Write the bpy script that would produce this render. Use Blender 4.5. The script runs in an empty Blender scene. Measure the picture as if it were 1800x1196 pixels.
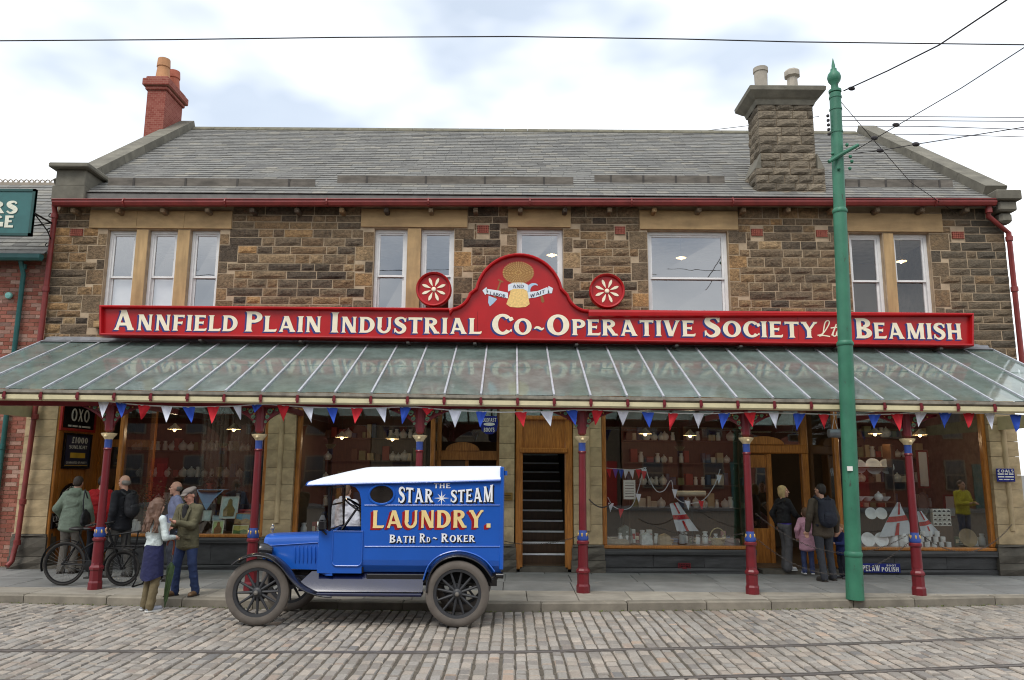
import bpy, bmesh, math, random
import numpy as np
from mathutils import Matrix, Vector
pi, sin, cos, rad = math.pi, math.sin, math.cos, math.radians
R = random.Random(11)
scn = bpy.context.scene
COL = scn.collection

# ------------------------------------------------------------------ camera
F, HC, PT, RO = 1350.0, 1.85, rad(9.55), rad(0.4)      # focal length in photo pixels, eye height, pitch, roll
cam_data = bpy.data.cameras.new('camera')
cam = bpy.data.objects.new('camera', cam_data); COL.objects.link(cam)
cam_data.sensor_width = 36; cam_data.lens = 36 * F / 1800; cam_data.clip_start = .1; cam_data.clip_end = 2000
cam.matrix_world = Matrix.Translation((0, 0, HC)) @ Matrix.Rotation(pi / 2 + PT, 4, 'X') @ Matrix.Rotation(RO, 4, 'Z')
scn.camera = cam

# ------------------------------------------------------------------ sky: bright broken overcast over a Nishita sky
SUN_EL, SUN_ROT = rad(52), rad(200)
world = bpy.data.worlds.new('World'); scn.world = world; world.use_nodes = True
nt = world.node_tree; nt.nodes.clear()
def wn(t, **k):
    n = nt.nodes.new(t)
    for a, b in k.items(): setattr(n, a, b)
    return n
sky = wn('ShaderNodeTexSky', sky_type='NISHITA', sun_disc=False, sun_elevation=SUN_EL, sun_rotation=SUN_ROT, air_density=1.0, dust_density=1.5)
tc = wn('ShaderNodeTexCoord'); mp = wn('ShaderNodeMapping'); mp.inputs['Scale'].default_value = (1.0, 1.0, 2.1); mp.inputs['Location'].default_value = (3.1, 1.7, .4)
nz = wn('ShaderNodeTexNoise'); nz.inputs['Scale'].default_value = 1.7; nz.inputs['Detail'].default_value = 5; nz.inputs['Roughness'].default_value = .5
rp = wn('ShaderNodeValToRGB'); rp.color_ramp.elements[0].position = .36; rp.color_ramp.elements[1].position = .56
rp.color_ramp.elements[0].color = (.75, .75, .75, 1); rp.color_ramp.elements[1].color = (1, 1, 1, 1)
nz2 = wn('ShaderNodeTexNoise'); nz2.inputs['Scale'].default_value = 2.6; nz2.inputs['Detail'].default_value = 4
rp2 = wn('ShaderNodeValToRGB'); rp2.color_ramp.elements[0].position = .34; rp2.color_ramp.elements[1].position = .58
rp2.color_ramp.elements[0].color = (5.0, 5.7, 6.7, 1); rp2.color_ramp.elements[1].color = (10.6, 10.8, 11.0, 1)
mx = wn('ShaderNodeMix', data_type='RGBA')
bg = wn('ShaderNodeBackground'); bg.inputs['Strength'].default_value = .1; ow = wn('ShaderNodeOutputWorld')
L = nt.links.new
L(tc.outputs['Generated'], mp.inputs['Vector']); L(mp.outputs[0], nz.inputs['Vector']); L(mp.outputs[0], nz2.inputs['Vector'])
L(nz.outputs[0], rp.inputs[0]); L(nz2.outputs[0], rp2.inputs[0])
L(rp.outputs[0], mx.inputs[0]); L(sky.outputs[0], mx.inputs[6]); L(rp2.outputs[0], mx.inputs[7])
L(mx.outputs[2], bg.inputs['Color']); L(bg.outputs[0], ow.inputs[0])
sun_data = bpy.data.lights.new('sun', 'SUN'); sun_data.energy = 1.3; sun_data.angle = rad(25); sun_data.color = (1, .96, .9)
sun = bpy.data.objects.new('sun', sun_data); COL.objects.link(sun)
# direction the light travels: from high behind the camera, a little from the left
sun.rotation_euler = Vector((.32, .62, -.95)).to_track_quat('-Z', 'Y').to_euler()
scn.view_settings.view_transform = 'Standard'; scn.view_settings.look = 'None'; scn.view_settings.gamma = 1
scn.view_settings.exposure = 0.58; scn.view_settings.use_curve_mapping = False
scn.render.engine = 'CYCLES'
scn.cycles.max_bounces = 10; scn.cycles.transparent_max_bounces = 24; scn.cycles.diffuse_bounces = 3; scn.cycles.glossy_bounces = 4
scn.cycles.caustics_reflective = False; scn.cycles.caustics_refractive = False; scn.cycles.sample_clamp_indirect = 4
scn.cycles.use_denoising = True; scn.cycles.filter_width = 1.1

# ------------------------------------------------------------------ surveying helpers: sight lines of the photograph met with known planes
def ray(x, y):
    u0, v0 = (x - 900) / F, (598 - y) / F
    u, v = u0 * cos(RO) - v0 * sin(RO), u0 * sin(RO) + v0 * cos(RO)
    return u, cos(PT) - v * sin(PT), sin(PT) + v * cos(PT)
def P(x, y, Y):
    a, b, c = ray(x, y); t = Y / b
    return Vector((a * t, Y, HC + c * t))
def G(x, y, z=0.0):
    a, b, c = ray(x, y); t = (z - HC) / c
    return Vector((a * t, b * t, z))

# ------------------------------------------------------------------ materials
MATS = {}
def lin(c):                                    # sRGB 0-255 -> linear
    return tuple((v / 255 / 12.92 if v / 255 <= .04045 else ((v / 255 + .055) / 1.055) ** 2.4) for v in c)
class NT:
    def __init__(s, name):
        s.m = bpy.data.materials.new(name); s.m.use_nodes = True; s.t = s.m.node_tree; s.t.nodes.clear()
        s.out = s.n('ShaderNodeOutputMaterial'); s.tc = None
    def n(s, t, **k):
        n = s.t.nodes.new(t)
        for a, b in k.items(): setattr(n, a, b)
        return n
    def l(s, a, b): s.t.links.new(a, b)
    def coord(s, scale=1, world_pos=False, rnd=False):
        if world_pos: o = s.n('ShaderNodeNewGeometry').outputs['Position']
        else: o = s.n('ShaderNodeTexCoord').outputs['Object']
        if rnd:
            oi = s.n('ShaderNodeObjectInfo'); ml = s.n('ShaderNodeMath', operation='MULTIPLY'); ml.inputs[1].default_value = 37.0
            s.l(oi.outputs['Random'], ml.inputs[0]); ad = s.n('ShaderNodeVectorMath', operation='ADD'); s.l(o, ad.inputs[0]); s.l(ml.outputs[0], ad.inputs[1]); o = ad.outputs[0]
        if scale != 1:
            v = s.n('ShaderNodeVectorMath', operation='MULTIPLY'); s.l(o, v.inputs[0])
            v.inputs[1].default_value = scale if isinstance(scale, tuple) else (scale,) * 3; o = v.outputs[0]
        return o
    def noise(s, vec, scale=5, detail=5, rough=.55):
        n = s.n('ShaderNodeTexNoise'); n.inputs['Scale'].default_value = scale; n.inputs['Detail'].default_value = detail; n.inputs['Roughness'].default_value = rough
        s.l(vec, n.inputs['Vector']); return n.outputs[0]
    def ramp(s, fac, stops):
        r = s.n('ShaderNodeValToRGB'); e = r.color_ramp.elements
        while len(e) < len(stops): e.new(.5)
        for el, (p, c) in zip(e, stops): el.position = p; el.color = (*c, 1) if len(c) == 3 else c
        s.l(fac, r.inputs[0]); return r.outputs[0]
    def mix(s, fac, a, b, mode='MIX'):
        m = s.n('ShaderNodeMix', data_type='RGBA', blend_type=mode)
        for sock, v in ((m.inputs[0], fac), (m.inputs[6], a), (m.inputs[7], b)):
            if isinstance(v, (int, float)): sock.default_value = v
            elif isinstance(v, tuple): sock.default_value = (*v, 1) if len(v) == 3 else v
            else: s.l(v, sock)
        return m.outputs[2]
    def random(s):                             # one number for each object or each loose piece of a joined mesh
        oi = s.n('ShaderNodeObjectInfo'); ge = s.n('ShaderNodeNewGeometry')
        a = s.n('ShaderNodeMath', operation='ADD'); s.l(oi.outputs['Random'], a.inputs[0]); s.l(ge.outputs['Random Per Island'], a.inputs[1])
        f = s.n('ShaderNodeMath', operation='FRACT'); s.l(a.outputs[0], f.inputs[0]); return f.outputs[0]
    def bsdf(s, color, rough=.6, metal=0, spec=.5, coat=0, bump=None, bstr=.3, bdist=.01):
        b = s.n('ShaderNodeBsdfPrincipled')
        if isinstance(color, tuple): b.inputs['Base Color'].default_value = (*color, 1)
        else: s.l(color, b.inputs['Base Color'])
        if isinstance(rough, (int, float)): b.inputs['Roughness'].default_value = rough
        else: s.l(rough, b.inputs['Roughness'])
        b.inputs['Metallic'].default_value = metal; b.inputs['Specular IOR Level'].default_value = spec; b.inputs['Coat Weight'].default_value = coat; b.inputs['Coat Roughness'].default_value = .06
        if bump is not None:
            bp = s.n('ShaderNodeBump'); bp.inputs['Strength'].default_value = bstr; bp.inputs['Distance'].default_value = bdist
            s.l(bump, bp.inputs['Height']); s.l(bp.outputs[0], b.inputs['Normal'])
        s.l(b.outputs[0], s.out.inputs[0]); return b
def M(name, col, rough=.6, metal=0, var=.18, vs=5, bump=.15, bs=30, spec=.5, coat=0, rnd=0, dirt=0, scale=1, bdist=.006):
    """A painted / natural surface: a base colour given as sRGB 0-255, uneven tone, fine relief, optional dirt in patches."""
    if name in MATS: return MATS[name]
    c = lin(col); t = NT(name); co = t.coord(scale, rnd=bool(rnd))
    n1 = t.noise(co, vs, 6)
    a = tuple(min(1, v * (1 - var)) for v in c); b = tuple(min(1, v * (1 + var)) for v in c)
    colr = t.ramp(n1, [(.3, a), (.7, b)])
    if rnd:
        rr = t.ramp(t.random(), [(0, (1 - rnd,) * 3), (1, (1 + rnd * .6,) * 3)]); colr = t.mix(1.0, colr, rr, 'MULTIPLY')
    if dirt:
        d = t.ramp(t.noise(t.coord(world_pos=True), 1.7, 7, .65), [(.45, (0, 0, 0)), (.75, (dirt,) * 3)])
        colr = t.mix(d, colr, tuple(v * .25 + .01 for v in c))
    t.bsdf(colr, rough, metal, spec, coat, t.noise(co, bs, 4) if bump else None, bump, bdist)
    MATS[name] = t.m; return t.m
def emit(name, col, strength):
    if name in MATS: return MATS[name]
    t = NT(name); e = t.n('ShaderNodeEmission'); e.inputs[0].default_value = (*lin(col), 1); e.inputs[1].default_value = strength
    t.l(e.outputs[0], t.out.inputs[0]); MATS[name] = t.m; return t.m
def glass(name, f0=.07, tint=(1, 1, 1), film=0.0, film_col=(.5, .5, .5), rough=0.0, wob=0.0):
    """Window glass: clear transmission, a mirror that strengthens towards grazing, optionally a grimy film."""
    if name in MATS: return MATS[name]
    t = NT(name)
    lw = t.n('ShaderNodeLayerWeight'); lw.inputs[0].default_value = .5
    pw = t.n('ShaderNodeMath', operation='POWER'); pw.inputs[1].default_value = 4.2; t.l(lw.outputs['Facing'], pw.inputs[0])
    mr = t.n('ShaderNodeMapRange'); mr.inputs[3].default_value = f0; mr.inputs[4].default_value = 1.0; t.l(pw.outputs[0], mr.inputs[0])
    tr = t.n('ShaderNodeBsdfTransparent'); tr.inputs[0].default_value = (*tint, 1)
    gl = t.n('ShaderNodeBsdfGlossy'); gl.inputs['Roughness'].default_value = rough
    if wob:
        bp = t.n('ShaderNodeBump'); bp.inputs['Strength'].default_value = wob; bp.inputs['Distance'].default_value = .02
        t.l(t.noise(t.coord(), 2.2, 2), bp.inputs['Height']); t.l(bp.outputs[0], gl.inputs['Normal']); t.l(bp.outputs[0], lw.inputs['Normal'])
    base = tr.outputs[0]
    if film:
        di = t.n('ShaderNodeBsdfDiffuse'); trl = t.n('ShaderNodeBsdfTranslucent'); co = t.coord()
        c = t.ramp(t.noise(co, 2.3, 7, .65), [(.3, tuple(v * .6 for v in film_col)), (.7, film_col)])
        t.l(c, di.inputs[0]); t.l(c, trl.inputs[0])
        ms = t.n('ShaderNodeMixShader'); ms.inputs[0].default_value = .58; t.l(di.outputs[0], ms.inputs[1]); t.l(trl.outputs[0], ms.inputs[2])
        f = t.ramp(t.noise(co, 3.1, 7, .7), [(.25, (film * .7,) * 3), (.75, (min(1, film * 1.25),) * 3)])
        m2 = t.n('ShaderNodeMixShader'); t.l(f, m2.inputs[0]); t.l(base, m2.inputs[1]); t.l(ms.outputs[0], m2.inputs[2]); base = m2.outputs[0]
    m = t.n('ShaderNodeMixShader'); t.l(mr.outputs[0], m.inputs[0]); t.l(base, m.inputs[1]); t.l(gl.outputs[0], m.inputs[2])
    t.l(m.outputs[0], t.out.inputs[0]); MATS[name] = t.m; return t.m

# ------------------------------------------------------------------ mesh building
ROOTLOC = {}
def link(o, parent=None):
    COL.objects.link(o)
    if parent is not None:
        o.parent = parent
        if parent.name in ROOTLOC: o.matrix_parent_inverse = Matrix.Translation(-ROOTLOC[parent.name])
    return o
def tag(o, label=None, cat=None, group=None, kind=None):
    for k, v in (('label', label), ('category', cat), ('group', group), ('kind', kind)):
        if v: o[k] = v
    return o
def thing(name, label, cat, loc, group=None, local=False, rz=0):
    """An Empty at the thing's base. local=False: its parts are given in world coordinates."""
    o = bpy.data.objects.new(name, None); COL.objects.link(o); o.location = loc; o.rotation_euler = (0, 0, rz); o.empty_display_size = .1
    if not local: ROOTLOC[o.name] = Vector(loc)
    return tag(o, label, cat, group)
class MB:
    def __init__(s): s.v = []; s.f = []; s.mi = []; s.cur = 0
    def add(s, vs, fs):
        k = len(s.v); s.v += [tuple(v) for v in vs]; s.f += [tuple(i + k for i in f) for f in fs]; s.mi += [s.cur] * len(fs); return s
    def box(s, x0, x1, y0, y1, z0, z1):
        return s.add([(x0, y0, z0), (x1, y0, z0), (x1, y1, z0), (x0, y1, z0), (x0, y0, z1), (x1, y0, z1), (x1, y1, z1), (x0, y1, z1)],
                     [(0, 3, 2, 1), (4, 5, 6, 7), (0, 1, 5, 4), (1, 2, 6, 5), (2, 3, 7, 6), (3, 0, 4, 7)])
    def bbox(s, x0, x1, y0, y1, z0, z1, b=.01):     # box with chamfered edges
        m = bmesh.new(); bmesh.ops.create_cube(m, size=1)
        for v in m.verts: v.co = ((x0 + x1) / 2 + v.co.x * (x1 - x0), (y0 + y1) / 2 + v.co.y * (y1 - y0), (z0 + z1) / 2 + v.co.z * (z1 - z0))
        b = min(b, .45 * min(abs(x1 - x0), abs(y1 - y0), abs(z1 - z0)))
        bmesh.ops.bevel(m, geom=m.edges[:], offset=b, segments=1, affect='EDGES')
        return s.bm(m)
    def bm(s, m):
        m.verts.index_update(); s.add([v.co[:] for v in m.verts], [[v.index for v in f.verts] for f in m.faces]); m.free(); return s
    def obox(s, c, size, rot):                       # oriented box: rot is a 3x3 Matrix
        h = [d / 2 for d in size]; c = Vector(c)
        vs = [c + rot @ Vector((i * h[0], j * h[1], k * h[2])) for k in (-1, 1) for j in (-1, 1) for i in (-1, 1)]
        return s.add(vs, [(0, 2, 3, 1), (4, 5, 7, 6), (0, 1, 5, 4), (1, 3, 7, 5), (3, 2, 6, 7), (2, 0, 4, 6)])
    def bar(s, a, b, w, h, up=(0, 0, 1)):            # rectangular bar from a to b
        a, b = Vector(a), Vector(b); d = (b - a).normalized(); u = Vector(up); x = d.cross(u)
        if x.length < 1e-4: x = d.cross(Vector((0, 1, 0)))
        x.normalize(); u = x.cross(d)
        return s.obox((a + b) / 2, ((b - a).length, w, h), Matrix((d, -x, u)).transposed())
    def tube(s, pts, r, n=8, cap=True, closed=False):
        pts = [Vector(p) for p in pts]; m = len(pts); rs = r if isinstance(r, (list, tuple)) else [r] * m
        k = len(s.v); prev = None; vs = []
        for i, p in enumerate(pts):
            if closed: d = pts[(i + 1) % m] - pts[i - 1]
            else: d = pts[min(i + 1, m - 1)] - pts[max(i - 1, 0)]
            d.normalize()
            if prev is None:
                prev = d.cross(Vector((0, 0, 1)))
                if prev.length < 1e-3: prev = d.cross(Vector((0, 1, 0)))
            prev = (prev - d * prev.dot(d)).normalized(); e = d.cross(prev)
            for j in range(n):
                a = 2 * pi * j / n; vs.append(p + (prev * cos(a) + e * sin(a)) * rs[i])
        fs = []
        for i in range(m if closed else m - 1):
            i2 = (i + 1) % m
            for j in range(n):
                j2 = (j + 1) % n; fs.append((i * n + j, i * n + j2, i2 * n + j2, i2 * n + j))
        if cap and not closed: fs.append(tuple(range(n - 1, -1, -1))); fs.append(tuple((m - 1) * n + j for j in range(n)))
        return s.add(vs, fs)
    def lathe(s, prof, c, n=16, axis='Z', cap=True):
        """prof: [(radius, offset along axis)]"""
        vs = []
        for r, h in prof:
            for j in range(n):
                a = 2 * pi * j / n; p, q = r * cos(a), r * sin(a)
                vs.append((c[0] + p, c[1] + q, c[2] + h) if axis == 'Z' else (c[0] + p, c[1] + h, c[2] - q) if axis == 'Y' else (c[0] + h, c[1] + p, c[2] + q))
        m = len(prof); fs = [(i * n + j, i * n + (j + 1) % n, (i + 1) * n + (j + 1) % n, (i + 1) * n + j) for i in range(m - 1) for j in range(n)]
        if cap: fs.append(tuple(range(n - 1, -1, -1))); fs.append(tuple((m - 1) * n + j for j in range(n)))
        return s.add(vs, fs)
    def ell(s, c, r, n=10, m=7, rot=None):
        vs = []; c = Vector(c)
        for i in range(m + 1):
            t = pi * i / m
            for j in range(n):
                a = 2 * pi * j / n; v = Vector((r[0] * sin(t) * cos(a), r[1] * sin(t) * sin(a), r[2] * cos(t)))
                vs.append(c + (rot @ v if rot else v))
        return s.add(vs, [(i * n + j, (i + 1) * n + j, (i + 1) * n + (j + 1) % n, i * n + (j + 1) % n) for i in range(m) for j in range(n)])
    def prism(s, poly, off, cap2=True):              # poly: 3-D outline, extruded by the vector off
        n = len(poly); off = Vector(off); a = [Vector(p) for p in poly]
        fs = [tuple(range(n))] + ([tuple(range(2 * n - 1, n - 1, -1))] if cap2 else []) + [(j, n + j, n + (j + 1) % n, (j + 1) % n) for j in range(n)]
        return s.add(a + [p + off for p in a], fs)
    def build(s, name, mat=None, parent=None, smooth=False, fix=True):
        me = bpy.data.meshes.new(name); me.from_pydata(s.v, [], s.f)
        mats = mat if isinstance(mat, (list, tuple)) else [mat]
        for m in mats:
            if m: me.materials.append(m)
        if len(mats) > 1: me.polygons.foreach_set('material_index', s.mi)
        if fix:
            b = bmesh.new(); b.from_mesh(me); bmesh.ops.recalc_face_normals(b, faces=b.faces[:]); b.to_mesh(me); b.free()
        if smooth:
            me.polygons.foreach_set('use_smooth', [True] * len(me.polygons))
            if smooth != 'all':
                try: me.set_sharp_from_angle(angle=rad(40))
                except Exception: pass
        me.update()
        return link(bpy.data.objects.new(name, me), parent)
def place(name, mesh, parent, loc, scale=(1, 1, 1), rot=(0, 0, 0)):       # a piece that shares its mesh
    o = bpy.data.objects.new(name, mesh); o.location = loc; o.scale = scale; o.rotation_euler = rot
    return link(o, parent)
def copy_tree(o, parent=None):
    c = o.copy(); COL.objects.link(c); c.parent = parent
    for ch in o.children: copy_tree(ch, c)
    return c
def struct(o): o['kind'] = 'structure'; return o
def stuff(o): o['kind'] = 'stuff'; return o
def block_mesh(name, mat, rough=.25, seg=3, bev=.12):
    """A unit block (-.5..+.5, front face at y = -.5 towards the street) with a pitched, rock-hewn face."""
    b = MB(); n = seg; rr = R
    g = {}
    for i in range(n + 1):
        for j in range(n + 1):
            x, z = i / n - .5, j / n - .5; e = i in (0, n) or j in (0, n)
            y = -.5 + (bev if e else -rough * rr.random() * .5 + rough * .1)
            jx, jz = (rr.uniform(-.03, .03), rr.uniform(-.05, .05)) if not e else (0, 0)
            g[i, j] = (x + jx, y, z + jz)
    vs = list(g.values()); ix = {k: q for q, k in enumerate(g)}
    fs = [(ix[i, j], ix[i + 1, j], ix[i + 1, j + 1], ix[i, j + 1]) for i in range(n) for j in range(n)]
    rim = [(i, 0) for i in range(n)] + [(n, j) for j in range(n)] + [(i, n) for i in range(n, 0, -1)] + [(0, j) for j in range(n, 0, -1)]
    k = len(vs); vs += [(g[q][0], .5, g[q][2]) for q in rim]; m = len(rim)
    fs += [(ix[rim[a]], k + a, k + (a + 1) % m, ix[rim[(a + 1) % m]]) for a in range(m)]
    b.add(vs, fs); o = b.build(name, mat); me = o.data; bpy.data.objects.remove(o); return me
def join_blocks(b, meshes, items):
    for loc, sc in items:
        me = R.choice(meshes); k = [(v.co.x * sc[0] + loc[0], v.co.y * sc[1] + loc[1], v.co.z * sc[2] + loc[2]) for v in me.vertices]
        b.add(k, [tuple(p.vertices) for p in me.polygons])
    return b
# ================================================================== GROUND, ROAD, PAVEMENT
RZ = -0.11                                            # road level; the pavement is z = 0
WY = 14.6                                             # face of the co-operative's upper wall
kp = [G(x, y) for x, y in ((0, 1045), (450, 1055), (900, 1061), (1350, 1057), (1800, 1049))]
KX, KYv = [p.x for p in kp], [p.y for p in kp]
def KY(x): return float(np.interp(x, KX, KYv))
def rail_curve(pts):
    q = [G(x, y, RZ) for x, y in pts]; return [p.x for p in q], [p.y for p in q]
r1 = rail_curve(((-300, 1140), (0, 1143), (450, 1146), (900, 1146), (1350, 1136), (1800, 1120), (2100, 1108)))
r2 = [r1[0], [y - 1.2 for y in r1[1]]]
def RY(r, x): return float(np.interp(x, r[0], r[1]))

def ground_mat(name, col, scale=3):
    return M(name, col, .9, var=.25, vs=scale, bump=.4, bs=25)
struct(MB().box(-400, 400, -300, 600, -.5, -.2).build('ground', ground_mat('earth', (96, 92, 84))))
road = struct(MB().box(-60, 60, -24, 12.3, -.3, RZ - .014).build('road', M('joint_grit', (86, 79, 68), .95, var=.35, vs=9, bump=.6, bs=60)))
t = NT('sett_granite'); rn = t.random(); co = t.coord(rnd=True, scale=1)
base = t.ramp(rn, [(0, lin((138, 132, 125))), (.3, lin((164, 157, 148))), (.5, lin((153, 149, 143))), (.68, lin((176, 166, 154))), (.85, lin((161, 150, 139))), (.94, lin((122, 120, 118))), (1, lin((176, 156, 139)))])
nn = t.noise(t.coord(world_pos=True), 38, 6, .7); base = t.mix(1.0, base, t.ramp(nn, [(.25, (.66,) * 3), (.75, (1.12,) * 3)]), 'MULTIPLY')
wear = t.noise(t.coord(world_pos=True), .55, 4); base = t.mix(1.0, base, t.ramp(wear, [(.35, (.84, .83, .81)), (.65, (1.05, 1.04, 1.03))]), 'MULTIPLY')
t.bsdf(base, .82, spec=.35, bump=nn, bstr=.5, bdist=.006); SETT = t.m
def sett_mesh(k):
    b = MB(); j = lambda a: R.uniform(-a, a)
    lo = [(-.5, -.5), (.5, -.5), (.5, .5), (-.5, .5)]
    mid = [(x * .98 + j(.02), y * .98 + j(.02)) for x, y in lo]; top = [(x * .8 + j(.03), y * .86 + j(.03)) for x, y in lo]
    h = [j(.08) for _ in range(4)]
    vs = [(x, y, -1) for x, y in lo] + [(x, y, -.22) for x, y in mid] + [(x, y, h[i] * .6) for i, (x, y) in enumerate(top)] + [(j(.1), j(.1), .1)]
    fs = [(a + i, a + (i + 1) % 4, a + 4 + (i + 1) % 4, a + 4 + i) for a in (0, 4) for i in range(4)] + [(8 + i, 8 + (i + 1) % 4, 12) for i in range(4)]
    b.add(vs, fs); o = b.build('sett', SETT, smooth=True); me = o.data; bpy.data.objects.remove(o); return me
SM = [sett_mesh(k) for k in range(8)]
setts = []
x = -11.0; n = 0
while x < 11.5:
    w = R.uniform(.118, .146); xc = x + w / 2
    wob = [R.uniform(-.012, .012) for _ in range(3)]
    for a, b_ in ((5.4, RY(r2, xc) - .056), (RY(r2, xc) + .048, RY(r1, xc) - .056), (RY(r1, xc) + .048, KY(xc) - .03)):
        y = a
        while y < b_ - .06:
            ln = R.uniform(.16, .27)
            if b_ - (y + ln) < .12: ln = b_ - y
            yc = y + ln / 2
            setts.append((xc + wob[0] * sin(yc * 1.7 + wob[1] * 300) , yc, w - R.uniform(.014, .027), ln - R.uniform(.01, .02), R.uniform(-.006, .005)))
            y += ln
    x += w
def in_view(s): return s[1] > 7.55 and abs(s[0]) < s[1] * .667
near = sorted([s for s in setts if in_view(s)], key=lambda s: s[1])[:300]
nearset = set(near)
for s in near: place('sett', R.choice(SM), road, (s[0], s[1], RZ + s[4]), (s[2], s[3], .055), (R.uniform(-.025, .025), R.uniform(-.03, .03), R.uniform(-.02, .02)))
b = MB()
for s in setts:
    if s in nearset: continue
    me = R.choice(SM); tx, ty = R.uniform(-.03, .03), R.uniform(-.025, .025)
    b.add([(s[0] + v.co.x * s[2], s[1] + v.co.y * s[3], RZ + s[4] + v.co.z * .055 + tx * v.co.x * s[2] + ty * v.co.y * s[3]) for v in me.vertices], [tuple(p.vertices) for p in me.polygons])
o = b.build('sett_paving', SETT, road, smooth=True, fix=False); stuff(o)
# tram rails: running head, groove, guard lip
STEEL = M('rail_steel', (134, 128, 124), .45, .6, var=.2, vs=8, bump=.1)
DARK = M('groove_dark', (52, 49, 46), .9, var=.3)
for r in (r1, r2):
    o = struct(MB().build('tram_rail', STEEL)) if False else None
    root = thing('tram_rail', 'steel tram rail nearer the parked blue van' if r is r1 else 'steel tram rail cutting the bottom edge of the picture', 'rail', (0, RY(r, 0), RZ), 'tram rails in the setts')
    def strip(off, w, z0, z1):
        b = MB()
        for i in range(len(r[0]) - 1):
            xa, xb, ya, yb = r[0][i], r[0][i + 1], r[1][i] + off, r[1][i + 1] + off
            vs = [(xx, yy + d, z) for xx, yy in ((xa, ya), (xb, yb)) for d in (0, w) for z in (z0, z1)]
            b.add(vs, [(0, 1, 5, 4), (2, 6, 7, 3), (1, 3, 7, 5), (0, 4, 6, 2)] + ([(0, 2, 3, 1)] if i == 0 else []) + ([(4, 5, 7, 6)] if i == len(r[0]) - 2 else []))
        return b
    strip(-.05, .05, RZ - .1, RZ + .004).build('rail_head', STEEL, root)
    strip(0.001, .032, RZ - .1, RZ - .012).build('groove', DARK, root)
    strip(.034, .014, RZ - .1, RZ + .001).build('guard_lip', STEEL, root)
# kerb
KERB = M('kerb_stone', (128, 121, 108), .85, var=.25, vs=4, bump=.5, bs=40, rnd=.22, dirt=.35)
FLAG_A = M('flag_tan', (152, 145, 133), .8, var=.16, vs=3.3, bump=.3, bs=45, rnd=.16, dirt=.3)
FLAG_B = M('flag_blue', (128, 128, 126), .72, var=.16, vs=3.1, bump=.25, bs=45, rnd=.18, dirt=.3)
pave = struct(MB().box(-16, 16, 12.25, 16.4, -.3, -.014).build('pavement', DARK))
def slab(name, mat, c, z0, z1, parent, bv=.006):     # c: four plan corners; top edges chamfered
    cx = sum(p[0] for p in c) / 4; cy = sum(p[1] for p in c) / 4; h = [R.uniform(-.003, .003) for _ in range(4)]
    ins = [(p[0] + (bv if p[0] < cx else -bv), p[1] + (bv if p[1] < cy else -bv)) for p in c]
    vs = [(p[0], p[1], z0) for p in c] + [(p[0], p[1], z1 - bv + h[i]) for i, p in enumerate(c)] + [(p[0], p[1], z1 + h[i]) for i, p in enumerate(ins)]
    fs = [(a + i, a + (i + 1) % 4, a + 4 + (i + 1) % 4, a + 4 + i) for a in (0, 4) for i in range(4)] + [(8, 9, 10, 11)]
    return MB().add(vs, fs).build(name, mat, parent)
kerb = struct(MB().box(-16, 16, 11.9, 12.0, -.3, -.2).build('kerb', DARK))
x = -14.0
while x < 14:
    ln = R.uniform(.75, 1.35); g = .006
    slab('kerb_stone', KERB, [(x + g, KY(x)), (x + ln - g, KY(x + ln)), (x + ln - g, KY(x + ln) + .19), (x + g, KY(x) + .19)], -.25, .003, kerb, .018); x += ln
rows = [(None, 12.36, FLAG_A, .55, 1.1), (12.36, 13.36, FLAG_B, .7, 1.3), (13.36, 14.3, FLAG_B, .7, 1.4), (14.3, 15.0, FLAG_B, .8, 1.3)]
for y0, y1, mt, la, lb in rows:
    x = -14.0 + R.random()
    while x < 14:
        ln = R.uniform(la, lb); g = .005; xe = x + ln
        if y0 is None:
            ym = lambda q: KY(q) + .197
            split = R.random() < .45
            if split:
                f = R.uniform(.4, .6); my = lambda q: ym(q) * (1 - f) + y1 * f
                slab('flagstone', mt, [(x + g, ym(x)), (xe - g, ym(xe)), (xe - g, my(xe) - g), (x + g, my(x) - g)], -.1, 0, pave)
                slab('flagstone', mt, [(x + g, my(x) + g), (xe - g, my(xe) + g), (xe - g, y1 - g), (x + g, y1 - g)], -.1, 0, pave)
            else: slab('flagstone', mt, [(x + g, ym(x)), (xe - g, ym(xe)), (xe - g, y1 - g), (x + g, y1 - g)], -.1, 0, pave)
        else: slab('flagstone', mt, [(x + g, y0 + g), (xe - g, y0 + g), (xe - g, y1 - g), (x + g, y1 - g)], -.1, 0, pave)
        x = xe
# weeds and moss along the kerb foot and in the joints
b = MB()
for i in range(1500):
    x = R.uniform(-9, 9)
    if R.random() < .55: y = KY(x) - R.uniform(.0, .06); s = R.uniform(.008, .03); z = RZ - .01
    else:
        x = R.choice((R.gauss(3.2, 1.6), R.gauss(-.5, 2.5))); y = R.uniform(8.9, KY(x) - .05); s = R.uniform(.006, .016); z = RZ - .016
    a = R.uniform(0, 2 * pi); dx, dy = cos(a) * s, sin(a) * s
    b.add([(x, y, z), (x + dx * .5 - dy * .3, y + dy * .5 + dx * .3, z + s * .9), (x + dx, y + dy, z + s * .5), (x + dx * .5 + dy * .3, y + dy * .5 - dx * .3, z + s * .4)], [(0, 1, 2, 3)])
tag(stuff(b.build('weeds', M('moss_green', (98, 108, 52), .9, var=.4, vs=20, bump=0), fix=False)), 'small green weeds and moss along the kerb', 'weeds')
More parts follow.
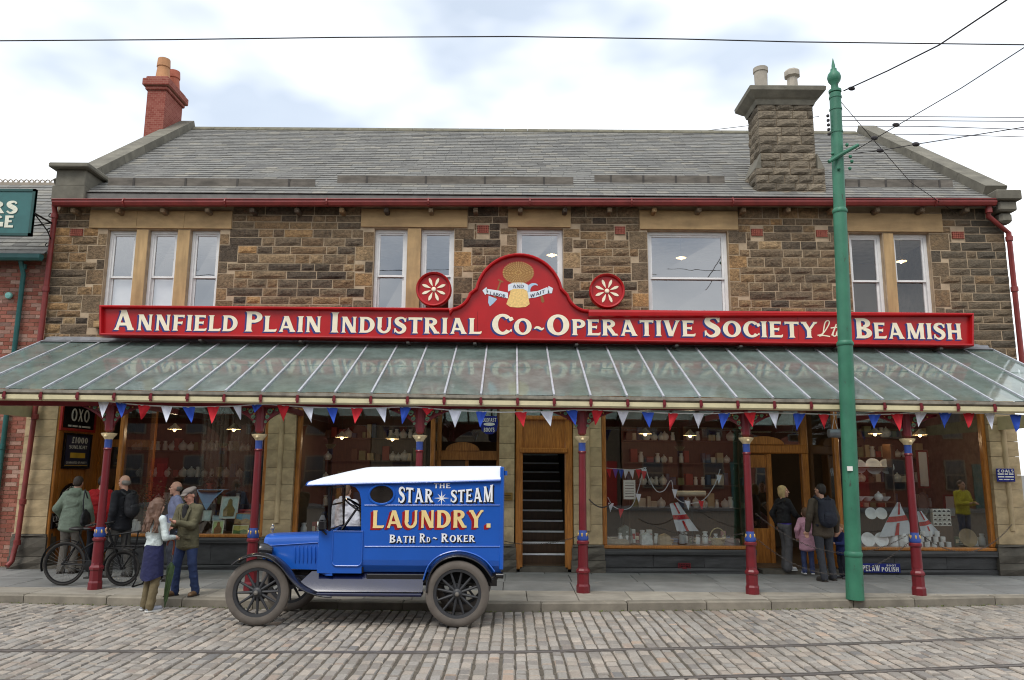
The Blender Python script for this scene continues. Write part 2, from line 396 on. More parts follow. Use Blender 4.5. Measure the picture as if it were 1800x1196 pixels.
# ================================================================== THE CO-OPERATIVE BUILDING: UPPER WALL, ROOF, CHIMNEYS
def rect(x0, x1, y0, y1, Y):
    ym, xm = (y0 + y1) / 2, (x0 + x1) / 2
    return P(x0, ym, Y).x, P(x1, ym, Y).x, P(xm, y1, Y).z, P(xm, y0, Y).z
def wall_pieces(b, x0, x1, z0, z1, y0, y1, holes):
    zs = sorted({z0, z1, *[min(max(h[i], z0), z1) for h in holes for i in (2, 3)]})
    for za, zb in zip(zs, zs[1:]):
        if zb - za < 1e-5: continue
        cut = sorted((h[0], h[1]) for h in holes if h[2] < (za + zb) / 2 < h[3]); x = x0
        for a, c in cut:
            if a > x: b.box(x, a, y0, y1, za, zb)
            x = max(x, c)
        if x < x1: b.box(x, x1, y0, y1, za, zb)
    return b
t = NT('pitched_sandstone'); rn = t.random(); wp = t.coord(world_pos=True)
base = t.ramp(rn, [(0, lin((76, 67, 58))), (.12, lin((98, 86, 72))), (.3, lin((128, 108, 84))), (.45, lin((112, 98, 80))), (.58, lin((146, 118, 84))), (.7, lin((106, 92, 76))), (.8, lin((160, 126, 86))), (.88, lin((84, 74, 64))), (.95, lin((156, 132, 100))), (1, lin((60, 54, 48)))])
n1 = t.noise(wp, 15, 8, .75); base = t.mix(1.0, base, t.ramp(n1, [(.3, (.5, .49, .48)), (.5, (1.2, 1.19, 1.17)), (.68, (1.8, 1.72, 1.6))]), 'MULTIPLY')
soot = t.ramp(t.noise(wp, 2.3, 7, .72), [(.5, (0, 0, 0)), (.7, (.5, .5, .5))]); base = t.mix(soot, base, lin((52, 47, 42)))
sep = t.n('ShaderNodeSeparateXYZ'); t.l(wp, sep.inputs[0])
gx = t.n('ShaderNodeMapRange'); gx.inputs[1].default_value = 4.5; gx.inputs[2].default_value = 9.5; gx.inputs[3].default_value = 0; gx.inputs[4].default_value = .6; t.l(sep.outputs[0], gx.inputs[0])
base = t.mix(gx.outputs[0], base, lin((98, 92, 80)))           # the stone of the right-hand end is greyer
t.bsdf(base, .9, spec=.3, bump=t.noise(wp, 24, 7, .7), bstr=1.0, bdist=.05); STONE = t.m
ASH = M('ashlar_tan', (176, 146, 104), .85, var=.2, vs=2.4, bump=.25, bs=50, rnd=.12, dirt=.45)
MORTAR = M('mortar', (172, 152, 126), .95, var=.2, vs=6, bump=.5, bs=70)
GREYST = M('weathered_stone', (112, 108, 96), .9, var=.25, vs=4, bump=.5, bs=35, rnd=.15, dirt=.4)
WHITE = M('white_paint', (226, 226, 224), .45, var=.06, vs=7, bump=.05, dirt=.1)
RED = M('maroon_paint', (108, 26, 34), .38, var=.12, vs=6, bump=.06, dirt=.22)
GUT = M('gutter_red', (124, 46, 42), .5, var=.2, vs=5, bump=.15, dirt=.35)
WG = glass('sash_glass', .36, (.97, .98, .99), wob=.045)
XL, XR = P(88, 480, WY).x, P(1774, 480, WY).x
YE, ZE = 14.38, P(900, 344, 14.38).z                   # eaves edge
YR = 19.6; ZR = P(900, 231, YR).z                      # ridge
SL = (ZR - ZE) / (YR - YE)
def RP(x, y, lift=0):
    a, b_, c = ray(x, y); tt = (ZE + lift - YE * SL - HC) / (c - b_ * SL)
    return Vector((a * tt, b_ * tt, HC + c * tt))
ZT = ZE - .12                                          # top of the wall under the gutter
coop = thing('shop_building', 'two storey sandstone shop with slate roof and long glazed canopy', 'building', (0, WY, 0))
wins = {'A1': (181, 233, 403, 566), 'A2': (254, 306, 403, 566), 'A3': (328, 381, 403, 566), 'B1': (655, 714, 401, 570), 'B2': (738, 797, 401, 570),
        'C': (908, 990, 401, 570), 'D': (1140, 1283, 405, 575), 'E1': (1498, 1558, 409, 580), 'E2': (1576, 1641, 409, 580)}
W = {k: rect(*v, WY) for k, v in wins.items()}
lint = [(158, 408, 371, 402), (635, 822, 369, 400), (893, 1003, 369, 400), (1124, 1297, 371, 404), (1488, 1656, 376, 408)]
LN = [rect(*v, WY) for v in lint]
mull = [(233, 254, 'A1'), (306, 328, 'A1'), (714, 738, 'B1'), (1558, 1576, 'E1')]
MU = [(P(a, 480, WY).x, P(c, 480, WY).x, W[k][2], W[k][3]) for a, c, k in mull]
vents = [(122, 146, 402, 415), (838, 860, 396, 410), (1080, 1100, 398, 412), (1320, 1342, 402, 415), (1434, 1456, 404, 417), (1673, 1696, 407, 420)]
VN = [rect(*v, WY) for v in vents]
ZB = 3.72
core = wall_pieces(MB(), XL + .01, XR - .01, ZB, ZT + .1, WY + .021, WY + .36, list(W.values())).build('wall', MORTAR, coop)
SB = [block_mesh('stone', STONE, .5, 3, .22) for _ in range(9)]
FB = [block_mesh('stone', STONE, .12, 2, .1) for _ in range(3)]
AB = [block_mesh('ashlar_block', ASH, .05, 2, .06) for _ in range(3)]
holes = list(W.values()) + LN + MU + VN
stones = []
# larger squared stones beside the windows
for k, side in (('A1', 0), ('A3', 1), ('B1', 0), ('B2', 1), ('C', 0), ('C', 1), ('D', 0), ('D', 1), ('E1', 0), ('E2', 1)):
    a, c, z0, z1 = W[k]; z = z0 - .12; q = R.random() < .5
    while z < z1 - .1:
        h = R.uniform(.26, .36) if q else R.uniform(.2, .3); h = min(h, z1 - z); w = R.uniform(.3, .4) if q else R.uniform(.15, .22); q = not q
        r = (a - w, a, z, z + h) if side == 0 else (c, c + w, z, z + h)
        if not any(r[0] < g[1] - .02 and r[1] > g[0] + .02 and r[2] < g[3] - .02 and r[3] > g[2] + .02 for g in LN): stones.append((*r, 1)); holes.append(r)
        z += h
z = ZB
while z < ZT - .03:
    h = R.uniform(.135, .2); h = h if z + h < ZT - .08 else ZT - z
    cut = sorted((g[0], g[1]) for g in holes if g[2] < z + h * .72 and g[3] > z + h * .28); x = XL; segs = []
    for a, c in cut:
        if a > x + .03: segs.append((x, a))
        x = max(x, c)
    if x < XR: segs.append((x, XR))
    for a, c in segs:
        x = a
        while x < c - .01:
            w = R.uniform(.2, .42) if R.random() < .55 else R.uniform(.42, .72)
            if c - (x + w) < .14: w = c - x
            stones.append((x, x + w, z, z + h, 0)); x += w
    z += h
def size_seen(s): return (s[1] - s[0]) * (s[3] - s[2]) if s[2] > 4.15 else 0
stones.sort(key=size_seen, reverse=True)
def stone_at(s):
    g = .011; d = .062 + R.random() * .022 if not s[4] else .05
    return ((s[0] + s[1]) / 2, WY + .04 - d * .1, (s[2] + s[3]) / 2), (s[1] - s[0] - 2 * g, d, s[3] - s[2] - 2 * g)
for s in stones[:300]:
    loc, sc = stone_at(s); place('stone', R.choice(FB if s[4] else SB), core, loc, sc)
b = MB()
for s in stones[300:]: join_blocks(b, FB if s[4] else SB, [stone_at(s)])
stuff(b.build('small_stones', STONE, core, fix=False))
for i, (a, c, z0, z1) in enumerate(LN):
    n = {0: 3, 1: 1, 2: 1, 3: 1, 4: 1}[i]
    for k in range(n): place('lintel', AB[k % 3], core, (a + (c - a) * (k + .5) / n, WY + .05, (z0 + z1) / 2), ((c - a) / n - .006, .16, z1 - z0 - .006))
for a, c, z0, z1 in MU: place('mullion', AB[0], core, ((a + c) / 2, WY + .1, (z0 + z1) / 2), (c - a - .004, .2, z1 - z0 - .004))
for k in W:
    a, c, z0, z1 = W[k]; place('sill', AB[1], core, ((a + c) / 2, WY + .05, z0 - .06), (c - a + .1, .3, .12))
TERRA = M('terracotta', (150, 82, 66), .8, var=.2, vs=9, bump=.2)
for a, c, z0, z1 in VN:
    b = MB(); b.box(a + .01, c - .01, WY + .02, WY + .06, z0 + .01, z1 - .01); b.cur = 0
    for i in range(6): q = a + .02 + (c - a - .04) * (i + .5) / 6; b.box(q - .011, q + .011, WY - .004, WY + .03, z0 + .012, z1 - .012)
    for i in range(4): q = z0 + .014 + (z1 - z0 - .028) * i / 3; b.box(a + .01, c - .01, WY - .008, WY + .025, q - .007, q + .007)
    b.build('air_brick', TERRA, core)
# sash windows
def sash(k, rail, extra=None):
    a, c, z0, z1 = W[k]; Y = WY + .13; f = .065; zr = P((wins[k][0] + wins[k][1]) / 2, rail, Y).z
    fr = MB().box(a + .004, a + f, Y, Y + .12, z0, z1 - .004).box(c - f, c - .004, Y, Y + .12, z0, z1 - .004).box(a + f, c - f, Y, Y + .12, z1 - f, z1 - .004).box(a + f, c - f, Y, Y + .12, z0, z0 + f)
    w = fr.build('window', WHITE, coop)
    for nm, za, zb, dy in (('upper_sash', zr - .02, z1 - f, .022), ('lower_sash', z0 + f, zr + .02, .062)):
        s = .038; y0 = Y + dy; o = MB().box(a + f, a + f + s, y0, y0 + .036, za, zb).box(c - f - s, c - f, y0, y0 + .036, za, zb).box(a + f + s, c - f - s, y0, y0 + .036, za, za + s).box(a + f + s, c - f - s, y0, y0 + .036, zb - s, zb)
        o.build(nm, WHITE, w)
        tilt = R.uniform(-.006, .006)
        MB().add([(a + f + s, y0 + .02 + tilt, za + s), (c - f - s, y0 + .02 - tilt, za + s), (c - f - s, y0 + .02, zb - s), (a + f + s, y0 + .02, zb - s)], [(0, 1, 2, 3)]).build('pane', WG if k[0] != 'E' else glass('sash_glass_dark', .1, (.97, .98, .99), wob=.1), w)
    if k in ('A1', 'A2'): MB().box(a + f, c - f, Y + .14, Y + .15, z0 + .06, zr).build('bright_pane_board', WHITE, w)  # white board added behind the lower pane in place of bright sky reflection
    return w
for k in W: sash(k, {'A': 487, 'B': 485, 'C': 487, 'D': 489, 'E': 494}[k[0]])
# shell: gables, rear wall, floors, rear roof
SHELL = M('interior_plaster', (150, 140, 122), .9, var=.08, vs=3, bump=.05)
GAB = M('gable_stone', (98, 88, 72), .9, var=.35, vs=7, bump=.6, bs=20, dirt=.4)
ZR0 = ZE - .1
for X0, X1 in ((XL + .004, XL + .35), (XR - .35, XR - .004)):
    pr = [(X0, WY + .37, 0), (X0, WY + .37, ZR0 + .1), (X0, YR, ZR - .12), (X0, 24.6, ZR0 + .1), (X0, 24.6, 0)]
    MB().prism(pr, (X1 - X0, 0, 0)).build('gable_wall', GAB, coop)
MB().box(XL + .36, XR - .36, 24.3, 24.58, 0, ZR0).build('rear_wall', GAB, coop)
MB().box(XL + .36, XR - .36, WY + .37, 24.29, 3.72, 3.86).build('upper_floor', SHELL, coop)
MB().box(XL + .36, XR - .36, WY + .37, 24.29, 6.98, 7.06).build('upper_ceiling', M('ceiling_white', (206, 204, 196), .9, bump=0), coop)
MB().box(XL + .36, XR - .36, 18.6, 18.7, 3.87, 6.97).build('partition_wall', SHELL, coop)
MB().add([(XL, YR, ZR - .03), (XR, YR, ZR - .03), (XR, 24.9, ZE), (XL, 24.9, ZE)], [(0, 1, 2, 3)]).build('rear_roof', M('slate_plain', (96, 98, 100), .7, var=.2), coop)
# roof: slates on a boarded slope
t = NT('roof_slate'); rn = t.random(); wp = t.coord(world_pos=True)
base = t.ramp(rn, [(0, lin((112, 111, 109))), (.4, lin((126, 125, 121))), (.7, lin((119, 119, 117))), (.93, lin((138, 135, 127))), (1, lin((100, 99, 97)))])
base = t.mix(1.0, base, t.ramp(t.noise(wp, 1.1, 6, .65), [(.35, (.86, .86, .85)), (.65, (1.1, 1.09, 1.06))]), 'MULTIPLY')
base = t.mix(1.0, base, t.ramp(t.noise(wp, 14, 5), [(.3, (.85,) * 3), (.7, (1.08,) * 3)]), 'MULTIPLY')
t.bsdf(base, .85, spec=.3, bump=t.noise(wp, 18, 5), bstr=.4, bdist=.01); SLATE = t.m
ang = math.atan(SL); SLN = math.hypot(YR - YE, ZR - ZE)
roof = MB().add([(XL + .1, YE + .02, ZE - .045), (XR - .1, YE + .02, ZE - .045), (XR - .1, YR, ZR - .045), (XL + .1, YR, ZR - .045)], [(0, 1, 2, 3)]).build('roof', DARK, coop)
def slate_mesh():
    j = lambda: R.uniform(-.012, .012)
    vs = [(-.5, 0 + j(), .022), (.5, 0 + j(), .022), (.5, 1, 0), (-.5, 1, 0), (-.5, 0, .006), (.5, 0, .006)]
    o = MB().add(vs, [(0, 1, 2, 3), (4, 5, 1, 0), (0, 3, 4), (1, 5, 2)]).build('slate', SLATE, fix=False); me = o.data; bpy.data.objects.remove(o); return me
SLM = [slate_mesh() for _ in range(5)]
ex = .178; nrow = int(SLN / ex); cnt = 0; b = MB(); ca, sa = cos(ang), sin(ang)
for r in range(nrow + 1):
    dd = r * ex; x = XL + .36 + (R.random() * .1 - .28 if r % 2 else -.14 + R.random() * .1); lng = min(.3, SLN - dd + .02)
    if lng < .04: continue
    while x < XR - .3:
        w = R.uniform(.25, .32); xa, xb = max(x, XL + .34), min(x + w, XR - .34); x += w
        if xb - xa < .03: continue
        y0, z0 = YE + dd * ca, ZE + dd * sa; me = R.choice(SLM)
        if cnt < 300:
            o = place('slate', me, roof, ((xa + xb) / 2, y0, z0), (xb - xa - .005, lng, 1), (ang, 0, 0)); cnt += 1
        else:
            lift = R.uniform(-.002, .003)
            b.add([((xa + xb) / 2 + v.co.x * (xb - xa - .005), y0 + v.co.y * lng * ca - (v.co.z + lift) * sa, z0 + v.co.y * lng * sa + (v.co.z + lift) * ca) for v in me.vertices], [tuple(p.vertices) for p in me.polygons])
stuff(b.build('slates', SLATE, roof, fix=False))
# ridge
RIDGE = M('ridge_stone', (104, 100, 84), .9, var=.3, vs=5, bump=.4)
x = XL + .4
while x < XR - .5:
    ln = min(R.uniform(.55, .75), XR - .4 - x)
    MB().prism([(x + .004, YR - .16, ZR - .085), (x + .004, YR - .15, ZR - .05), (x + .004, YR, ZR + .07), (x + .004, YR + .16, ZR - .05)], (ln - .008, 0, 0)).build('ridge_tile', RIDGE, roof); x += ln
# copings and kneelers
for side in (0, 1):
    X0, X1 = (XL - .06, XL + .38) if side == 0 else (XR - .38, XR + .06)
    n = 6
    for k in range(n):
        d0, d1 = .25 + (SLN - .12) * k / n, .25 + (SLN - .12) * (k + 1) / n - .008
        if k == n - 1: d1 = SLN + .1
        up = .2; pr = [(X0, YE + d * ca - h * sa, ZE + d * sa + h * ca) for d, h in ((d0, -.1), (d1, -.1), (d1, up), (d0, up))]
        MB().prism(pr, (X1 - X0, 0, 0)).build('coping_stone', GREYST, roof)
    if side == 0:   # pedestal with a cap at the left-hand eaves
        a, c, z0, z1 = rect(92, 150, 297, 345, 14.3)
        b = MB().bbox(a, c, 14.3, 15.2, z0 - .1, z0 + .22, .015).bbox(a + .03, c - .03, 14.34, 15.2, z0 + .224, z1, .015); k = b.build('kneeler', GREYST, roof)
        MB().bbox(a - .06, c + .08, 14.2, 15.3, z1 + .004, z1 + .1, .02).build('kneeler_cap', GREYST, roof)
    else:
        b = MB().bbox(XR - .34, XR + .16, 14.22, 15.0, ZE - .06, ZE + .14, .02).bbox(XR - .26, XR + .1, 14.3, 14.66, ZE - .26, ZE - .064, .03).bbox(XR - .2, XR + .05, 14.38, 14.62, ZE - .48, ZE - .264, .05)
        b.build('kneeler', GREYST, roof)
# snow boards
BOARD = M('grey_board', (104, 98, 90), .9, var=.35, vs=3, bump=.5, bs=20, dirt=.5, scale=(1, 4, 4))
for x0, x1, y in ((190, 556, 321), (593, 1007, 317), (1045, 1272, 316), (1486, 1672, 324)):
    a, c = RP(x0, y + 6), RP(x1, y + 6); sb = thing('snow_board', {190: 'weathered grey plank on the roof slope above the triple window', 593: 'longest weathered plank lying along the middle of the roof', 1045: 'short weathered plank on the roof just before the stone chimney', 1486: 'weathered plank on the roof beyond the stone chimney'}[x0], 'plank', (a.x, a.y, a.z), 'snow boards on the roof')
    MB().box(a.x, c.x, a.y - .02, a.y + .012, a.z - .02, a.z + .17).build('plank', BOARD, sb)
    for k in range(4):
        q = a.x + (c.x - a.x) * (k + .5) / 4; MB().box(q - .02, q + .02, a.y - .03, a.y - .021, a.z - .03, a.z + .165).build('iron_strap', M('iron', (70, 66, 62), .7, .3, var=.2), sb)
MB().box(XL + .2, XR - .2, YE + .012, YE + .05, ZE - .16, ZE - .008).build('eaves_board', M('board_grey', (112, 110, 106), .85, var=.2), roof)
# gutter, brackets, downpipes
ga, gc = P(92, 353.5, YE - .1), P(1752, 352.5, YE - .1)
b = MB()
prof = [(.0, .0), (.0, -.06), (.03, -.115), (.09, -.125), (.12, -.1), (.14, -.02), (.14, .0), (.125, 0), (.125, -.06), (.03, -.06), (.015, 0)]
b.prism([ga + Vector((0, u - .02, v + .03)) for u, v in prof], gc - ga); b.tube([ga + Vector((0, -.025, .025)), gc + Vector((0, -.025, .025))], .014, 6)
gut = b.build('gutter', GUT, coop)
for k in range(21):
    q = ga.lerp(gc, (k + .4) / 21); MB().bbox(q.x - .045, q.x + .045, q.y + .09, WY + .03, q.z - .2, q.z - .1, .015).build('corbel', STONE, core)
for k in range(9):
    q = ga.lerp(gc, (k + .7) / 9.3); MB().lathe([(.0, -.012), (.09, -.012), (.09, .012), (.0, .012)], (q.x, q.y + .04, q.z - .02), 10, 'X').build('gutter_joint', GUT, gut)
def pipe(name, pts, r, mat, parent, collars=()):
    p = MB().tube(pts, r, 10).build(name, mat, parent, smooth=True)
    for c in collars: MB().lathe([(r, -.05), (r * 1.35, -.045), (r * 1.35, .045), (r, .05)], c, 10).build('pipe_collar', mat, p, smooth=True)
    return p
la = P(97, 370, WY - .07); lb = P(70, 598, WY - .07)
pipe('downpipe', [(la.x, WY - .12, la.z + .1), (la.x, WY - .07, la.z - .05), (lb.x, WY - .07, lb.z - .5)], .05, GUT, coop, [(la.x, WY - .07, la.z - .12), ((la.x * .35 + lb.x * .65), WY - .07, P(84, 510, WY).z)])
ra = P(1741, 360, YE - .05); rb = P(1772, 410, WY - .05); rc = P(1783, 650, WY - .05)
pipe('downpipe', [(ra.x, YE - .02, ra.z + .05), (ra.x, YE + .05, ra.z - .2), (XR + .03, WY - .06, rb.z), (XR + .03, WY - .06, rc.z - 1.2)], .05, GUT, coop, [(ra.x, YE + .02, ra.z - .1), (XR + .03, WY - .06, rb.z - .12), (XR + .03, WY - .06, P(1780, 510, WY).z)])
# stone chimney
chx0, chx1, _, _ = rect(1334, 1432, 200, 300, 14.75); ct = P(1380, 147, 14.5).z - .2; cb = ZE - .1; cy0, cy1 = 14.72, 15.4
chim = MB().box(chx0 + .03, chx1 - .03, cy0 + .03, cy1 - .03, cb, ct).build('chimney', MORTAR, coop)
CH2 = [block_mesh('stone', M('chimney_stone', (124, 113, 96), .9, var=.4, vs=14, bump=.9, bs=18, rnd=.4, dirt=.4, scale=.4, bdist=.03), .5, 3, .22) for _ in range(6)]
def chimney_courses(x0, x1, y0, y1, z0, z1, par):
    z = z0
    while z < z1 - .02:
        h = R.uniform(.15, .2); h = h if z1 - z - h > .08 else z1 - z
        for ax in ('f', 'l', 'r'):
            lo, hi = (x0, x1) if ax == 'f' else (y0 + .045, y1)
            q = lo
            while q < hi - .01:
                w = R.uniform(.24, .5); w = w if hi - q - w > .12 else hi - q; d = .09; mid = q + w / 2
                if ax == 'f': place('stone', R.choice(CH2), par, (mid, y0 + .035, z + h / 2), (w - .014, d, h - .014))
                elif ax == 'l': place('stone', R.choice(CH2), par, (x0 + .035, mid, z + h / 2), (w - .014, d, h - .014), (0, 0, -pi / 2))
                else: place('stone', R.choice(CH2), par, (x1 - .035, mid, z + h / 2), (w - .014, d, h - .014), (0, 0, pi / 2))
                q += w
        z += h
zs = P(1380, 285, 14.75).z
chimney_courses(chx0, chx1, cy0, cy1, zs - .16, ct - .12, chim)
chimney_courses(chx0 - .12, chx1 + .14, cy0 - .06, cy1 + .06, cb, zs - .16, chim)
MB().box(chx0 - .09, chx1 + .11, cy0 - .03, cy1 + .03, cb, zs - .16).build('chimney_base', MORTAR, chim)
for xa, xb in ((chx0 - .12, chx0 - .002), (chx1 + .14, chx1 + .002)): MB().prism([(xa, cy0 - .05, zs - .17), (xb, cy0 - .05, zs + .16), (xb, cy0 - .05, zs - .17)], (0, cy1 - cy0 + .1, 0)).build('chimney_shoulder', GREYST, chim)
c1 = P(1380, 148, 14.5).z
ct2 = ct - .06
lay = [(ct2 - .1, .02), (ct2, .05), (ct2 + .03, .09), (ct2 + .14, .2), (ct2 + .22, .21), (ct2 + .25, .17)]
b = MB(); vs = []
for z, e in lay: vs += [(chx0 - e, cy0 - e, z), (chx1 + e, cy0 - e, z), (chx1 + e, cy1 + e, z), (chx0 - e, cy1 + e, z)]
b.add(vs, [(i * 4 + j, i * 4 + (j + 1) % 4, i * 4 + 4 + (j + 1) % 4, i * 4 + 4 + j) for i in range(len(lay) - 1) for j in range(4)] + [(len(vs) - 4, len(vs) - 3, len(vs) - 2, len(vs) - 1)])
b.build('chimney_cap', GREYST, chim)
POT = M('pot_buff', (168, 160, 146), .85, var=.2, vs=5, bump=.3, dirt=.3)
zc = ct2 + .24; cym = (cy0 + cy1) / 2
for px, kind in ((1337, 0), (1392, 1)):
    q = P(px, 130, cym); s = 1.0
    pr = [(.12, 0), (.115, .06), (.125, .42), (.14, .43), (.14, .5), (.11, .5), (.1, .4)] if kind == 0 else [(.17, 0), (.14, .08), (.11, .12), (.1, .33), (.15, .36), (.15, .44), (.12, .47), (.09, .47), (.09, .4)]
    MB().lathe([(r * 1.1, h * 1.3) for r, h in pr], (q.x, cym, zc), 8 if kind else 14).build('chimney_pot', POT, chim, smooth=kind == 0)
# upstairs lamps
BULB = emit('lamp_glow', (255, 214, 150), 9)
def pendant(p, label, drop=.5, r=.13, grp='lit pendant lamps', shade_col=(206, 190, 160), power=3):
    pt = thing('pendant_lamp', label, 'lamp', p, grp)
    MB().tube([(p[0], p[1], p[2] + .1), (p[0], p[1], p[2] + drop)], .006, 5).build('cord', DARK, pt)
    MB().lathe([(.02, .11), (.035, .08), (r * .8, .015), (r, -.01), (r * .97, -.012), (r * .75, .01), (.02, .07)], p, 14, cap=False).build('shade', M('opal_shade', shade_col, .4, var=.05, bump=0), pt, smooth=True)
    MB().ell((p[0], p[1], p[2] - .01), (.035, .035, .045), 8, 6).build('bulb', BULB, pt, smooth=True)
    if power:
        l = bpy.data.lights.new('lamp_light', 'POINT'); l.energy = power; l.color = (1, .76, .48); l.shadow_soft_size = .06
        lo = bpy.data.objects.new('lamp_light', l); lo.location = (0, 0, -.09); COL.objects.link(lo); lo.parent = pt
for px, py, Y, lb in ((970, 448, 16.2, 'small lit lamp seen through the middle upstairs window above the pediment'), (1197, 453, 16.4, 'lit lamp hanging inside the widest upstairs window'), (1584, 459, 16.0, 'lit lamp at the upstairs window beside the green pole')):
    pendant(tuple(P(px, py, Y)), lb, 7.0 - P(px, py, Y).z, .12, 'upstairs lamps')
# ================================================================== LETTERING
# Signwriter's capitals drawn stroke by stroke: unit cap height, s = serif spread, k = stroke weight
def _ellring(cx, cy, rx, ry, a0, a1, wx, wy, n=22):
    o, i_ = [], []
    for q in range(n + 1):
        a = rad(a0 + (a1 - a0) * q / n)
        o.append((cx + rx * cos(a), cy + ry * sin(a))); i_.append((cx + (rx - wx) * cos(a), cy + (ry - wy) * sin(a)))
    return [[o[q], o[q + 1], i_[q + 1], i_[q]] for q in range(n)]
def _ribbon(pts, ws):
    L_, R_ = [], []
    for i, (x, y) in enumerate(pts):
        a, c = pts[max(i - 1, 0)], pts[min(i + 1, len(pts) - 1)]; dx, dy = c[0] - a[0], c[1] - a[1]; d = math.hypot(dx, dy) or 1
        w = ws[i] / 2; L_.append((x - dy / d * w, y + dx / d * w)); R_.append((x + dy / d * w, y - dx / d * w))
    return [[L_[i], L_[i + 1], R_[i + 1], R_[i]] for i in range(len(pts) - 1)]
def _spl(pts, n=6):
    out = []
    P_ = [pts[0]] + list(pts) + [pts[-1]]
    for i in range(1, len(P_) - 2):
        for q in range(n):
            t_ = q / n; r = []
            for d in range(len(pts[0])):
                a, b_, c, e = P_[i - 1][d], P_[i][d], P_[i + 1][d], P_[i + 2][d]
                r.append(.5 * (2 * b_ + (c - a) * t_ + (2 * a - 5 * b_ + 4 * c - e) * t_ ** 2 + (3 * b_ - a - 3 * c + e) * t_ ** 3))
            out.append(tuple(r))
    out.append(tuple(pts[-1])); return out
